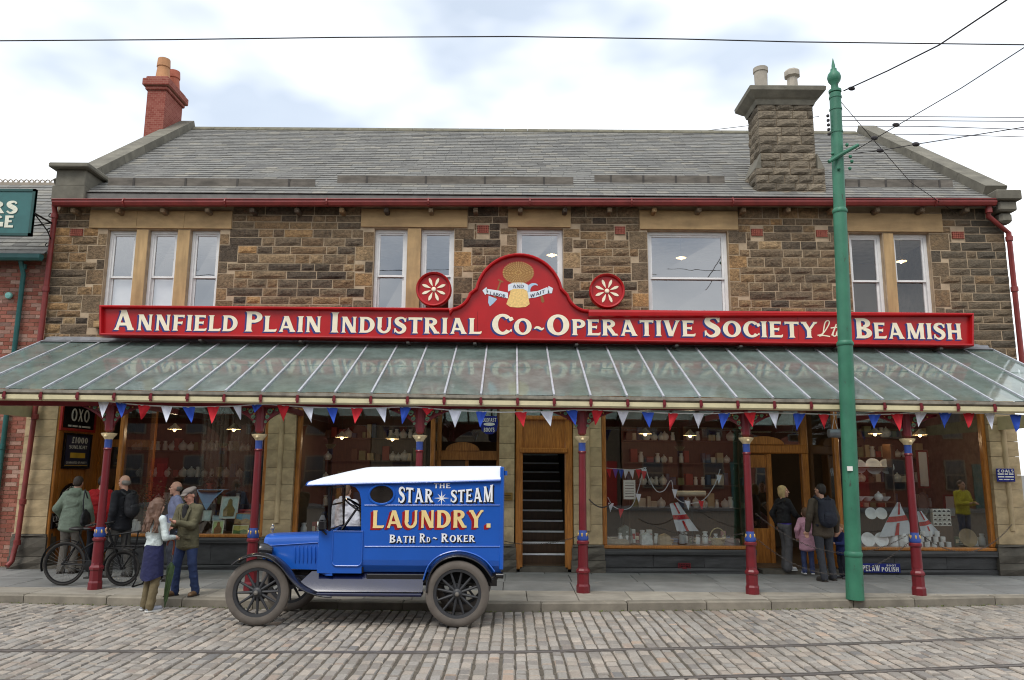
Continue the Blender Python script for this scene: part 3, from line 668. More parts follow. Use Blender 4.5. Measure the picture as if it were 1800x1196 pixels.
def glyph(ch, s=.09, k=.2):
    g = []; t = k * .62                                     # t: thin strokes
    def stem(x, y0=0, y1=1, w=None, b=1, u=1):
        w = (w or k) / 2; e = .13
        p = [(x - w - s * b, y0), (x + w + s * b, y0)]
        p += [(x + w + s * .25 * b, y0 + .05), (x + w * .94, y0 + e), (x + w * .94, y1 - e), (x + w + s * .25 * u, y1 - .05), (x + w + s * u, y1), (x - w - s * u, y1), (x - w - s * .25 * u, y1 - .05), (x - w * .94, y1 - e), (x - w * .94, y0 + e), (x - w - s * .25 * b, y0 + .05)]
        g.append(p)
    def arm(x0, x1, y, h=None, tip=0):                      # arm with a wedge tip: +1 up, -1 down, 0 both
        h = (h or t) / 2; e = s * .9
        if s < .01: g.append([(x0, y - h), (x1, y - h), (x1, y + h), (x0, y + h)]); return
        up, dn = (e if tip >= 0 else 0), (e if tip <= 0 else 0)
        g.append([(x0, y - h), (x1 - .1, y - h), (x1 - .02, y - h - dn), (x1 + (.03 if tip > 0 else 0), y + (h if tip < 0 else 0)), (x1 + (.04 if tip > 0 else 0), y + h + up), (x1 - .08, y + h), (x0, y + h)])
    def diag(x0, y0, x1, y1, w): g.append([(x0 - w / 2, y0), (x0 + w / 2, y0), (x1 + w / 2, y1), (x1 - w / 2, y1)])
    def foot(x, y, w, up):
        if s < .01: return
        d = .05 * up; g.append([(x - w / 2 - s, y), (x + w / 2 + s, y), (x + w / 2 + s * .2, y + d), (x + w / 2, y + 2.4 * d), (x - w / 2, y + 2.4 * d), (x - w / 2 - s * .2, y + d)])
    h = k / 2 + s; W_ = .8
    if ch == 'A':
        diag(h, 0, .40, 1, t); diag(.80, 0, .43, 1, k * 1.05); arm2 = .3; g.append([(.22, arm2 - t / 2), (.68, arm2 - t / 2), (.66, arm2 + t / 2), (.24, arm2 + t / 2)]); foot(h, 0, t, 1); foot(.80, 0, k, 1); foot(.42, 1, k * .8, -1); W_ = .80 + h
    elif ch == 'B': stem(h); g += _ellring(h + .2, .755, .32, .245, -90, 90, k, t) + _ellring(h + .2, .265, .38, .265, -90, 90, k * 1.05, t); g += [[(h, 1 - t), (h + .2, 1 - t), (h + .2, 1), (h, 1)], [(h, .51 - t / 2), (h + .2, .51 - t / 2), (h + .2, .51 + t / 2), (h, .51 + t / 2)], [(h, 0), (h + .2, 0), (h + .2, t), (h, t)]]; W_ = h + .58
    elif ch == 'C': g += _ellring(.47, .5, .45, .52, 42, 318, k * 1.1, t); g += _ribbon([(.80, .86), (.83, .74), (.78, .66)], [t, k * .9, .05]) if s > .01 else []; g += _ribbon([(.80, .15), (.84, .26)], [t * .8, .04]) if s > .01 else []; W_ = .86
    elif ch == 'D': stem(h); g += _ellring(h + .18, .5, .5, .5, -90, 90, k * 1.1, t); g += [[(h, 1 - t), (h + .18, 1 - t), (h + .18, 1), (h, 1)], [(h, 0), (h + .18, 0), (h + .18, t), (h, t)]]; W_ = h + .7
    elif ch == 'E': stem(h); arm(h, h + .48, 1 - t / 2, tip=-1); arm(h, h + .38, .52, t * .9); arm(h, h + .52, t / 2, tip=1); W_ = h + .56
    elif ch == 'F': stem(h); arm(h, h + .48, 1 - t / 2, tip=-1); arm(h, h + .38, .5, t * .9); W_ = h + .52
    elif ch == 'G': g += _ellring(.47, .5, .45, .52, 42, 318, k * 1.1, t); stem(.78, .08, .46, k * .9, 0, .8); W_ = .92
    elif ch == 'H': stem(h); stem(h + .52); g.append([(h, .5 - t / 2), (h + .52, .5 - t / 2), (h + .52, .5 + t / 2), (h, .5 + t / 2)]); W_ = h * 2 + .52
    elif ch == 'I': stem(h); W_ = h * 2
    elif ch == 'K': stem(h); diag(h + .08, .4, h + .48, 1, t); foot(h + .48, 1, t, -1); diag(h + .5, 0, h + .18, .58, k); foot(h + .5, 0, k, 1); W_ = h * 2 + .5
    elif ch == 'L': stem(h); arm(h, h + .5, t / 2, tip=1); W_ = h + .54
    elif ch == 'M': stem(h, w=t); stem(h + .74); diag(h + .38, 0.02, h + .04, 1, k); diag(h + .38, 0.02, h + .7, 1, t); W_ = h * 2 + .74
    elif ch == 'N': stem(h, w=t); stem(h + .58, w=t); diag(h + .54, 0, h + .04, 1, k * 1.1); W_ = h * 2 + .58
    elif ch == 'O' or ch == '0': e = .47 if ch == 'O' else .36; g += _ellring(e + .03, .5, e, .52, 0, 360, k * 1.1, t, 36); W_ = e * 2 + .06
    elif ch == 'P': stem(h); g += _ellring(h + .2, .72, .36, .28, -90, 90, k, t); g += [[(h, 1 - t), (h + .2, 1 - t), (h + .2, 1), (h, 1)], [(h, .44), (h + .2, .44), (h + .2, .44 + t), (h, .44 + t)]]; W_ = h + .57
    elif ch == 'R': stem(h); g += _ellring(h + .2, .74, .34, .26, -90, 90, k, t); g += [[(h, 1 - t), (h + .2, 1 - t), (h + .2, 1), (h, 1)], [(h, .48), (h + .2, .48), (h + .2, .48 + t), (h, .48 + t)]]; diag(h + .52, 0, h + .22, .5, k); foot(h + .54, 0, k, 1); W_ = h * 2 + .54
    elif ch == 'S':
        pts = _spl([(.60, .80), (.50, .94), (.34, .96), (.17, .88), (.14, .73), (.25, .59), (.44, .47), (.55, .33), (.52, .15), (.36, .04), (.2, .05), (.06, .2)])
        m = len(pts); g += _ribbon(pts, [t * .7 + (k * 1.15 - t * .7) * sin(pi * min(1, max(0, (i / (m - 1) - .08) / .84))) ** 1.3 for i in range(m)])
        if s > .01: g += [[(.56, .72), (.64, .72), (.66, 1), (.58, .9)], [(.02, 0), (.1, .12), (.1, .3), (.02, .3)]]
        W_ = .68
    elif ch == 'T': stem(.4, u=0); arm(.4, .78, 1 - t / 2, tip=-1); q = len(g); arm(-.4, -.02, 1 - t / 2, tip=-1); g[q] = [(-x, y) for x, y in g[q]]; W_ = .8
    elif ch == 'U': stem(h, .34, 1, k, 0, 1); stem(h + .54, .34, 1, t, 0, 1); g += _ellring(h + .27 - (k - t) / 4, .36, .27 + (k + t) / 4, .38, 180, 360, (k + t) / 2, t); W_ = h * 2 + .54
    elif ch == 'V': diag(.42, 0, h, 1, k * 1.1); diag(.44, 0, .78, 1, t); foot(h, 1, k, -1); foot(.78, 1, t, -1); W_ = .78 + h * .8
    elif ch == 'W': diag(.3, 0, h, 1, k); diag(.34, 0, .56, 1, t); diag(.78, 0, .56, 1, k); diag(.80, 0, 1.04, 1, t); foot(h, 1, k, -1); foot(1.04, 1, t, -1); W_ = 1.04 + h * .8
    elif ch == 'X': diag(.72, 0, .16, 1, k); diag(.12, 0, .7, 1, t * 1.2); W_ = .84
    elif ch == 'Y': stem(.42, 0, .5, k, 1, 0); diag(.44, .44, h * .9, 1, k); diag(.42, .44, .76, 1, t); foot(h * .9, 1, k, -1); foot(.76, 1, t, -1); W_ = .76 + h * .8
    elif ch == '1': stem(.2); W_ = .42
    elif ch == '£': pts = _spl([(.56, .8), (.46, .96), (.28, .9), (.24, .66), (.3, .4), (.2, .1), (.06, .05)]); g += _ribbon(pts, [k * .8] * len(pts)); g += [[(.1, .44), (.48, .44), (.48, .54), (.1, .54)], [(.08, 0), (.6, 0), (.6, t), (.08, t)]]; W_ = .66
    elif ch == '.': g.append([(.04, 0), (.04 + k, 0), (.04 + k, k), (.04, k)]); W_ = .1 + k
    elif ch == "'": g.append([(.06, 1), (.06 + k * .7, 1), (.05, .74)]); W_ = .2
    elif ch == '~' or ch == '-': pts = _spl([(.05, .36), (.16, .46), (.3, .43), (.44, .34), (.56, .44)]); g += _ribbon(pts, [.05 + .11 * sin(pi * i / (len(pts) - 1)) for i in range(len(pts))]); W_ = .62
    elif ch == '*':
        for q in range(8):
            a = rad(90 + 45 * q); r_ = .58 if q % 2 == 0 else .42; bx, by = cos(a + pi / 2) * .055, sin(a + pi / 2) * .055
            g.append([(.5 - bx, .5 - by), (.5 + bx, .5 + by), (.5 + cos(a) * r_, .5 + sin(a) * r_)])
        W_ = 1.0
    elif ch == ' ': W_ = .42
    return g, W_
def text_mesh(b, txt, o, right, up, width, height, s=.09, k=.2, small=1.0, gap=.07, lift=.003, caps=None, arc=None):
    """Letters from o (baseline start) along right, fitted to width. small: height of the letters after each word's first. arc(f): extra rise along the line."""
    o, right, up = Vector(o), Vector(right).normalized(), Vector(up).normalized(); nrm = right.cross(up)
    gl = []; x = 0; first = True
    for i, ch in enumerate(txt):
        q, w = glyph(ch, s, k); sc = 1.0 if (first if caps is None else i in caps) else small
        first = ch in ' -~*.' and small < 1 if caps is None else False
        gl.append((q, x, sc)); x += (w + gap) * sc
    x -= gap; fx = width / x; n = 0
    for q, x0, sc in gl:
        for poly in q:
            pts = [((x0 + a * sc) * fx, c * sc * height) for a, c in poly]; n += 1
            if arc: pts = [(a, c * (arc(a / width)[1] if isinstance(arc(a / width), tuple) else 1) + (arc(a / width)[0] if isinstance(arc(a / width), tuple) else arc(a / width))) for a, c in pts]
            ar = sum(pts[i][0] * pts[(i + 1) % len(pts)][1] - pts[(i + 1) % len(pts)][0] * pts[i][1] for i in range(len(pts)))
            if ar < 0: pts = pts[::-1]
            b.add([o + right * a + up * c + nrm * (lift + (n % 7) * .00025) for a, c in pts], [tuple(range(len(pts)))])
    return b
def letters(parent, txt, o, right, up, width, height, mat, shade=None, off=(-.02, -.02), name='lettering', **kw):
    if shade:
        b = MB(); r, u = Vector(right).normalized(), Vector(up).normalized(); nst = 3
        for q in range(nst, 0, -1): text_mesh(b, txt, Vector(o) + r * off[0] * q / nst + u * off[1] * q / nst, right, up, width, height, lift=.002 + .0022 * (nst - q) / nst * 1.0, **kw)
        b.build('lettering_shade', shade, parent, fix=False)
        kw['lift'] = .0075
    return text_mesh(MB(), txt, o, right, up, width, height, **kw).build(name, mat, parent, fix=False)
# ================================================================== FASCIA SIGN
XA, ZA_ = Vector((1, 0, 0)), Vector((0, 0, 1))
SIGNR = M('sign_red', (172, 14, 20), .38, var=.16, vs=1.6, bump=.06, bs=60, coat=.12, spec=.35, dirt=.14)
CREAM = M('sign_cream', (240, 228, 200), .5, var=.05, vs=9, bump=0)
NAVY = M('sign_blue', (30, 46, 116), .5, var=.08, bump=0)
SY = 14.2
def sp(x, y, Y=SY): return P(x, y, Y)
outline = [(178, 591), (178, 538)]
top_l = lambda x: 537.5 + (x - 178) * .0092
ped = [(790, top_l(790))]
for q in range(9): a = rad(90 - 75 * q / 8) ; ped.append((790 + 34 * cos(rad(90)) + 40 * sin(rad(75 * q / 8)) * .9, top_l(790) - 40 * (1 - cos(rad(75 * q / 8))) * .9))
cxp, cyp, rp_ = 912, 524, 78
for q in range(25): a = rad(168 - 156 * q / 24); ped.append((cxp + rp_ * cos(a) * 1.0, cyp - rp_ * sin(a) * .985))
rt = [(1034, top_l(1034) + .5)]
for q in range(9): rt.append((1034 - 36 * sin(rad(75 * q / 8)), top_l(1034) + .5 - 36 * (1 - cos(rad(75 * q / 8)))))
ped += rt[::-1]
outline += ped + [(1708, 552), (1708, 610)]
board = [sp(*q) for q in outline]
sign = thing('fascia_sign', 'long red fascia sign with cream lettering and arched pediment above the canopy', 'sign', tuple(sp(900, 600)))
MB().prism(board, (0, .22, 0)).build('board', SIGNR, sign)
# raised moulding all round
b = MB()
for i in range(len(board)):
    a, c = board[i], board[(i + 1) % len(board)]
    d = (c - a).normalized(); b.bar(a + Vector((0, -.03, 0)) - d * .02, c + Vector((0, -.03, 0)) + d * .02, .07, .065, up=(0, -1, 0)) if False else None
def inset(poly, d):
    out = []; n = len(poly)
    for i in range(n):
        p0, p1, p2 = poly[i - 1], poly[i], poly[(i + 1) % n]
        e1 = Vector((p1.x - p0.x, p1.z - p0.z)).normalized(); e2 = Vector((p2.x - p1.x, p2.z - p1.z)).normalized()
        n1, n2 = Vector((e1.y, -e1.x)), Vector((e2.y, -e2.x)); m = (n1 + n2)
        m = m / max(.35, m.dot(n1)); out.append(Vector((p1.x + m.x * d, p1.y, p1.z + m.y * d)))
    return out
rings = [(board, -.0), (board, -.075), (inset(board, .018), -.09), (inset(board, .042), -.085), (inset(board, .055), -.001)]
vs = []; n = len(board)
for pl, dy in rings: vs += [p + Vector((0, dy, 0)) for p in pl]
MB().add(vs, [(r * n + j, r * n + (j + 1) % n, (r + 1) * n + (j + 1) % n, (r + 1) * n + j) for r in range(len(rings) - 1) for j in range(n)]).build('moulding', SIGNR, sign)
def base_y(x): return 580.5 + (x - 200) * .0112
for txt, x0, x1, sm in (('ANNFIELD', 198, 417, .79), ('PLAIN', 430, 565, .79), ('INDUSTRIAL', 581, 846, .79), ('CO-OPERATIVE', 864, 1222, .79), ('SOCIETY', 1238, 1438, .79), ('BEAMISH', 1504, 1691, .79)):
    a, c = sp(x0, base_y(x0)), sp(x1, base_y(x1)); r = c - a
    letters(sign, txt, a, r, ZA_, r.length, .385, CREAM, NAVY, (-.035, -.026), s=.06, k=.23, small=sm, gap=.07)
b = MB()                                                   # the script Ltd
for pts in ([(1437, 590), (1447, 586), (1457, 570), (1456, 564), (1450, 568), (1446, 588), (1440, 591), (1447, 590), (1459, 592)], [(1462, 590), (1470, 570), (1464, 588), (1468, 591), (1472, 586)], [(1460, 577), (1475, 575)], [(1480, 580), (1474, 580), (1470, 588), (1476, 591), (1482, 584), (1489, 566), (1483, 588), (1487, 591), (1492, 587)]):
    q = _spl([(x, y) for x, y in pts], 5); w = [(sp(x, y) - sp(900, 598)) for x, y in q]
    for poly in _ribbon([(p.x, p.z) for p in w], [.022] * len(w)):
        ar = sum(poly[i][0] * poly[(i + 1) % 4][1] - poly[(i + 1) % 4][0] * poly[i][1] for i in range(4)); o_ = sp(900, 598)
        b.add([(o_.x + x, SY - .004 - .0003 * R.random(), o_.z + z) for x, z in (poly if ar > 0 else poly[::-1])], [(0, 1, 2, 3)])
b.build('lettering', CREAM, sign, fix=False)
# wheatsheaf emblem on the pediment, painted in low relief
STRAW, STRAWD = M('straw_gold', (228, 190, 118), .6, var=.2, vs=30, bump=.2), M('straw_shade', (136, 88, 40), .6, var=.2, vs=20, bump=0)
PALE, STEELB = M('ribbon_pale', (214, 220, 226), .5, var=.05, bump=0), M('tool_blue', (166, 190, 212), .45, var=.1, bump=0)
def flat(pts, dy, mat, name, par=sign):
    w = [P(x, y, SY) + Vector((0, dy, 0)) for x, y in pts]
    ar = sum(w[i].x * w[(i + 1) % len(w)].z - w[(i + 1) % len(w)].x * w[i].z for i in range(len(w)))
    return MB().add(w if ar > 0 else w[::-1], [tuple(range(len(w)))]).build(name, mat, par, fix=False)
sheaf = MB(); head = P(911, 481, SY)
flat([(911 + 27 * cos(rad(a)), 480 + 19 * sin(rad(a))) for a in range(0, 360, 15)], -.004, STRAWD, 'emblem_sheaf')
for ring in range(1, 6):
    m = 4 + ring * 7
    for q in range(m):
        a = 2 * pi * q / m + ring * .4; rr = ring / 5.2; c = P(911 + 27 * rr * cos(a), 480 + 19 * rr * sin(a), SY)
        sheaf.ell((c.x, SY - .008, c.z), (.0085, .006, .021), 5, 4, Matrix.Rotation(math.atan2(cos(a) * 27, -sin(a) * 19) * 1, 3, 'Y'))
sheaf.build('emblem_ears', STRAW, sign, fix=False)
flat([(899, 505), (925, 505), (928, 518), (931, 535), (924, 540), (911, 541), (897, 540), (890, 535), (896, 518)], -.004, STRAW, 'emblem_stalks')
for pts in ([(855, 508), (875, 511), (893, 515), (893, 525), (874, 521), (856, 517)], [(893, 501), (903, 497), (920, 497), (928, 501), (928, 513), (920, 508), (903, 508), (893, 513)], [(928, 514), (945, 512), (962, 505), (966, 515), (946, 522), (929, 525)], [(848, 511), (855, 505), (858, 514), (853, 519)], [(964, 503), (972, 507), (970, 516), (963, 516)]):
    flat(pts, -.006, PALE, 'emblem_ribbon')
for txt, x0, y0, x1, y1 in (('LABOR', 861, 518.5, 889, 524), ('AND', 901, 506.5, 921, 506.5), ('WAIT', 932, 524, 958, 515)):
    a, c = P(x0, y0, SY - .007), P(x1, y1, SY - .007); r = c - a; letters(sign, txt, a, r, Vector((0, 0, 1)), r.length, .062, M('ink_dark', (40, 46, 70), .6, bump=0), s=.03, k=.2, lift=.0012)
flat([(859, 520), (866, 523), (874, 526), (868, 533), (861, 539), (858, 532)], -.0045, STEELB, 'emblem_spade')
flat([(868, 524), (871, 525), (881, 496), (884, 497), (885, 495), (876, 491), (875, 493), (878.5, 495)], -.003, STRAWD, 'emblem_spade_handle')
ring = [(938 + 13 * cos(rad(a)), 511 + 13 * sin(rad(a))) for a in range(60, 301, 15)] + [(941 + 9 * cos(rad(a)), 511 + 9.5 * sin(rad(a))) for a in range(300, 59, -15)]
flat(ring, -.0028, STEELB, 'emblem_sickle'); flat([(950, 521), (954, 520), (957, 530), (954, 533), (951, 530)], -.0045, STRAWD, 'emblem_sickle_handle')
for px, y0_, y1_ in ((560, 546, 588), (839, 548, 592), (1128, 551, 595), (1404, 553, 598)): q0_, q1_ = P(px, y1_, SY), P(px, y0_, SY); MB().box(q0_.x - .003, q0_.x + .003, SY - .0015, SY + .002, q0_.z, q1_.z).build('board_seam', M('seam_red', (96, 8, 12), .8, bump=0), sign)
# clips under the board
for px in (355, 530, 718, 835, 1013, 1188, 1300, 1470, 1650):
    q = P(px, base_y(px) + 14, SY); MB().bbox(q.x - .03, q.x + .03, SY - .1, SY + .2, q.z - .06, q.z - .02, .008).build('clip', M('iron', (70, 66, 62), .7, .3, var=.2), sign)
# two roundels standing on the sign
for px, py, lb in ((762.5, 509, 'round red roundel with white daisy standing on the sign before the paired window'), (1067, 512, 'round red roundel with white daisy on the sign, between the pediment and the widest window')):
    c = P(px, py, SY + .02); r = .335; ro = thing('roundel', lb, 'roundel', (c.x, c.y, c.z - r), 'daisy roundels on the sign')
    MB().lathe([(.0, 0), (r - .045, 0), (r - .04, -.05), (r - .012, -.07), (r, -.05), (r, .1), (0, .1)], c, 36, 'Y', cap=False).build('disc', SIGNR, ro, smooth=True)
    for q in range(8):
        a = 2 * pi * (q + .5) / 8; u, v = Vector((cos(a), 0, sin(a))), Vector((-sin(a), 0, cos(a)))
        MB().add([c + u * f * r + v * g * r + Vector((0, -.012, 0)) for f, g in ((.17, 0), (.32, -.045), (.5, -.085), (.64, -.06), (.72, 0), (.64, .06), (.5, .085), (.32, .045))][::1], [tuple(range(8))]).build('petal', CREAM, ro)
    MB().lathe([(0, -.03), (.03, -.026), (.045, -.01), (.045, -.001)], c, 14, 'Y', cap=False).build('boss', CREAM, ro)
    MB().box(c.x - .02, c.x + .02, c.y + .02, c.y + .05, c.z - r - .1, c.z - r + .05).build('stay', M('iron', (70, 66, 62), .7, .3, var=.2), ro)
# ================================================================== GLAZED CANOPY, COLUMNS, BUNTING
CG = glass('canopy_glass', .04, (.8, .88, .84), .74, lin((186, 212, 204)), rough=.09, wob=.08)
BARW = M('glazing_bar', (188, 192, 198), .45, .3, var=.15, vs=8, bump=.1)
CREAMB = M('fascia_cream', (196, 186, 148), .6, var=.12, vs=4, bump=.1, dirt=.35)
LEAD = M('lead_grey', (116, 118, 122), .6, .2, var=.3, vs=5, bump=.3)
canopy = thing('glazed_canopy', 'long sloping glass canopy on iron columns over the shop front', 'canopy', (0, 12.2, 0))
CYF, CYT = 11.92, 14.5
tl, tr_ = P(75, 601, CYT), P(1742, 615, CYT); fl, fr_ = P(0, 683, CYF), P(1800, 706, CYF)
def front_z(x): return fl.z + (x - fl.x) / (fr_.x - fl.x) * (fr_.z - fl.z)
def top_z(x): return tl.z + (x - tl.x) / (tr_.x - tl.x) * (tr_.z - tl.z)
CX0, CX1 = tl.x, tr_.x; NB = 32
def cpt(x, f, lift=0): return Vector((x, CYF + (CYT - CYF) * f, front_z(x) * (1 - f) + top_z(x) * f + lift))
xs = [CX0 + (CX1 - CX0) * i / NB for i in range(NB + 1)]
for i in range(NB):
    a, c = xs[i] + .012, xs[i + 1] - .012
    for f0, f1, l in ((0, .52, 0), (.5, 1, .008)):
        j = R.uniform(-.007, .007); MB().add([cpt(a, f0, l + j), cpt(c, f0, l - j), cpt(c, f1, l), cpt(a, f1, l)], [(0, 1, 2, 3)]).build('pane', CG, canopy)
for x in xs:
    MB().bar(cpt(x, -.012, .012), cpt(x, 1, .012), .03, .036).build('glazing_bar', BARW, canopy)
    MB().bar(cpt(x, 0, -.06), cpt(x, 1, -.06), .035, .1).build('rafter', M('rafter_dark', (92, 84, 66), .7, var=.15, bump=.1), canopy)
b = MB().prism([(CX0, CYT - .1, top_z(CX0) - .01), (CX0, CYT + .05, top_z(CX0) + .05), (CX0, WY - .002, top_z(CX0) + .12), (CX0, WY - .002, top_z(CX0) - .06)], (CX1 - CX0, 0, top_z(CX1) - top_z(CX0)))
b.build('lead_flashing', LEAD, canopy)
# gutter, cream fascia, brackets
fa, fb = Vector((CX0 - .05, CYF, front_z(CX0 - .05))), Vector((CX1 + .05, CYF, front_z(CX1 + .05)))
MB().prism([fa + Vector((0, u, v)) for u, v in ((-.05, -.012), (-.06, -.06), (-.02, -.09), (.05, -.09), (.08, -.02), (.06, -.02), (.03, -.07), (-.03, -.07), (-.035, -.012))], fb - fa).build('gutter', M('gutter_grey', (122, 116, 104), .85, var=.4, vs=7, bump=.4, dirt=.5), canopy)
MB().prism([fa + Vector((0, u, v)) for u, v in ((-.045, -.092), (-.055, -.16), (-.035, -.185), (.03, -.185), (.03, -.092))], fb - fa).build('fascia_board', CREAMB, canopy)
for i, x in enumerate(xs):
    z = front_z(x); MB().box(x - .018, x + .018, CYF - .075, CYF - .058, z - .175, z - .05).box(x - .026, x + .026, CYF - .085, CYF - .076, z - .14, z - .09).build('gutter_bracket', RED, canopy)
for x, d in ((CX0, 1), (CX1, -1)):
    MB().prism([(x - .03, CYF + .05, front_z(x) - .1), (x - .03, CYF + .05, front_z(x) - .3), (x - .03, CYT, front_z(x) - .3), (x - .03, CYT, front_z(x) - .05)], (.06, 0, 0)).build('end_board', CREAMB, canopy)
colpx = [181, 449, 735, 1024, 1316, 1603]; CY = 12.2
colx = [P(q, 880, CY).x for q in colpx]
zb = min(front_z(q) for q in colx) - .2
MB().box(CX0 + .05, CX1 - .05, CY - .05, CY + .05, front_z(0) - .2, front_z(0) - .08).build('column_beam', RED, canopy)
for x in colx: MB().box(x - .035, x + .035, CY + .06, WY - .02, front_z(x) - .2, front_z(x) - .1).build('tie_beam', RED, canopy)
BLUEP, GOLD, GREENP = M('column_blue', (44, 70, 140), .4, bump=.05), M('column_gilt', (206, 168, 92), .4, .3, bump=.05), M('scroll_green', (104, 140, 110), .5, bump=.05)
CAPC = M('capital_cream', (224, 204, 160), .5, bump=.1)
ORD = ['column nearest the recessed doorway with the enamel signs, beside the bicycle', 'column rising behind the bonnet of the blue van', 'column rising behind the white roof of the blue van', 'column between the stair doorway and the flag-hung window', 'column at the edge of the doorway where the blonde woman stands', 'column in front of the crockery window beyond the green pole']
def column(x, lab):
    c = thing('iron_column', 'maroon cast iron canopy ' + lab, 'column', (x, CY, 0), 'canopy columns'); zt = front_z(x) - .2; o = (x, CY, 0)
    z1 = P(900, 943, CY).z; z2 = P(900, 772, CY).z
    MB().lathe([(.105, 0), (.105, .1), (.092, .13), (.092, .28), (.108, .3), (.108, .33), (.085, .36), (.08, .4)], o, 8).build('base', RED, c)
    MB().lathe([(.08, .4), (.075, z1 - .12), (.095, z1 - .1), (.095, z1 - .07), (.075, z1 - .05)], o, 16).build('lower_shaft', RED, c, smooth=True)
    d = MB().lathe([(.08, z1 - .05), (.09, z1 - .02), (.066, z1 + .06), (.06, z1 + .1)], o, 16).build('lower_collar', BLUEP, c, smooth=True)
    b = MB()
    for q in range(6): a = 2 * pi * (q + .25) / 6; b.ell((x + .072 * cos(a), CY + .072 * sin(a), z1 + .03), (.014, .014, .035), 6, 5)
    b.build('gilt_leaf', GOLD, d, smooth=True)
    MB().lathe([(.06, z1 + .1), (.054, z2 - .22)], o, 16).build('upper_shaft', RED, c, smooth=True)
    MB().lathe([(.056, z2 - .22), (.066, z2 - .2), (.056, z2 - .18)], o, 16).build('ring', RED, c, smooth=True)
    MB().lathe([(.055, z2 - .18), (.056, z2 - .05)], o, 16).build('neck', BLUEP, c, smooth=True)
    k = MB().lathe([(.058, z2 - .05), (.075, z2 - .02), (.11, z2 + .02), (.118, z2 + .045), (.08, z2 + .05)], o, 16).build('capital', CAPC, c, smooth=True)
    MB().ell((x, CY - .1, z2 + .0), (.026, .025, .026), 8, 6).build('boss', CAPC, k, smooth=True)
    MB().bbox(x - .062, x + .062, CY - .062, CY + .062, z2 + .062, zt + .02, .03).build('upper_post', RED, c)
    hh = zt - (z2 + .1)
    for sd in (-1, 1):
        w = .5; y0, y1 = CY - .022, CY + .022
        outer = [(.07, zt), (w, zt), (w, zt - .03)]
        arc = [(.062 + (w - .062) * (1 - q / 10) ** 2.3, zt - .03 - (hh - .03) * q / 10) for q in range(11)]
        pr = outer + arc[::-1] + [(.07, z2 + .1)]
        inn = [(.1, zt - .035), (w - .14, zt - .035)] + [(.1 + (w - .19) * (1 - sin(rad(q))), z2 + .24 + (hh - .2) * (1 - cos(rad(q))) ** .8) for q in range(70, 5, -10)]
        # rim built as a band along the outline
        b = MB(); m = len(arc)
        b.prism([(x + sd * u, y0, v) for u, v in ((.07, zt), (w, zt), (w - .02, zt - .035), (.07, zt - .035))], (0, y1 - y0, 0))
        for q in range(m - 1):
            (u0, v0), (u1, v1) = arc[q], arc[q + 1]; th = .032
            b.prism([(x + sd * u0, y0, v0), (x + sd * u1, y0, v1), (x + sd * max(.05, u1 - th), y0, v1 + th * .6), (x + sd * max(.05, u0 - th), y0, v0 + th * .6)], (0, y1 - y0, 0))
        b.prism([(x + sd * u, CY - .006, v) for u, v in [(.05, zt - .03)] + [(max(.05, u - .012), v + .006) for u, v in arc]], (0, .012, 0))
        br = b.build('bracket', RED, c)
        g = MB()
        for cu, cv, r in ((.15, zt - .085, .04), (.112, zt - .175, .03), (.26, zt - .058, .024), (.09, zt - .25, .018)):
            if cv - r < z2 + .1: continue
            cen = Vector((x + sd * cu, CY - .014, cv)); pts = [cen + Vector((cos(a) * rr, 0, sin(a) * rr)) for a, rr in ((2 * pi * q / 14 * 1.5, r * (1 - .55 * q / 14)) for q in range(15))]
            g.tube(pts, .011, 5)
        g.build('scroll', GREENP, br)
        g = MB()
        for cu, cv in ((.34, zt - .045), (.2, zt - .05), (.1, zt - .13)): g.ell((x + sd * cu, CY - .012, cv), (.014, .014, .014), 6, 5)
        g.build('gilt_boss', GOLD, br, smooth=True)
        # red scroll web between rim and post
        g = MB()
        for cu, cv, r in ((.2, zt - .12, .022),):
            if cv - r < z2 + .08: continue
            g.tube([Vector((x + sd * cu + cos(a) * r, CY, cv + sin(a) * r)) for a in (2 * pi * q / 12 for q in range(12))], .012, 5, closed=True)
        g.build('web_ring', RED, br)
    return c
for x, lab in zip(colx, ORD): column(x, lab)
# chains slung between the columns
CHAINM = M('chain_iron', (74, 68, 64), .7, .4, var=.2, bump=.2)
def chain(a, c, sag, lb):
    root = thing('chain', lb, 'chain', tuple(a), 'chains slung between the columns'); a, c = Vector(a), Vector(c); n = int((c - a).length / .034); b = MB()
    for i in range(n):
        f = (i + .5) / n; p = a.lerp(c, f); p.z -= sag * 4 * f * (1 - f); d = (c - a).normalized(); d.z -= sag * 4 * (1 - 2 * f) / (c - a).length; d.normalize()
        s_ = d.cross(Vector((0, 0, 1))).normalized(); u = s_.cross(d); q = s_ if i % 2 else u
        b.tube([p + d * (.022 * cos(t_)) + q * (.011 * sin(t_)) for t_ in (0, pi / 3, 2 * pi / 3, pi, 4 * pi / 3, 5 * pi / 3)], .0035, 4, closed=True)
    stuff(b.build('links', CHAINM, root, fix=False))
zc_ = P(900, 935, CY).z
chain((colx[3] + .1, CY, zc_), P(880, 950, WY - .2) + Vector((0, 0, 0)), .12, 'iron chain from the stair doorway column to the pier behind the van')
chain((colx[3] + .1, CY, zc_ + .5), (P(1075, 935, WY - .15).x, WY - .15, 1.25), .1, 'iron chain from the stair doorway column up to the flag-hung window')
chain((colx[4] - .1, CY, zc_), (colx[4] - 1.3, WY - .15, .95), .15, 'iron chain running back from the doorway column to the flag-hung window')
chain((colx[4] + .1, CY, zc_ + .3), (colx[5] - .1, CY, zc_), .42, 'upper iron chain sagging across the doorway with the family')
chain((colx[4] + .1, CY, zc_ - .08), (colx[5] - .1, CY, zc_ - .12), .5, 'lower iron chain sagging across the doorway with the family')
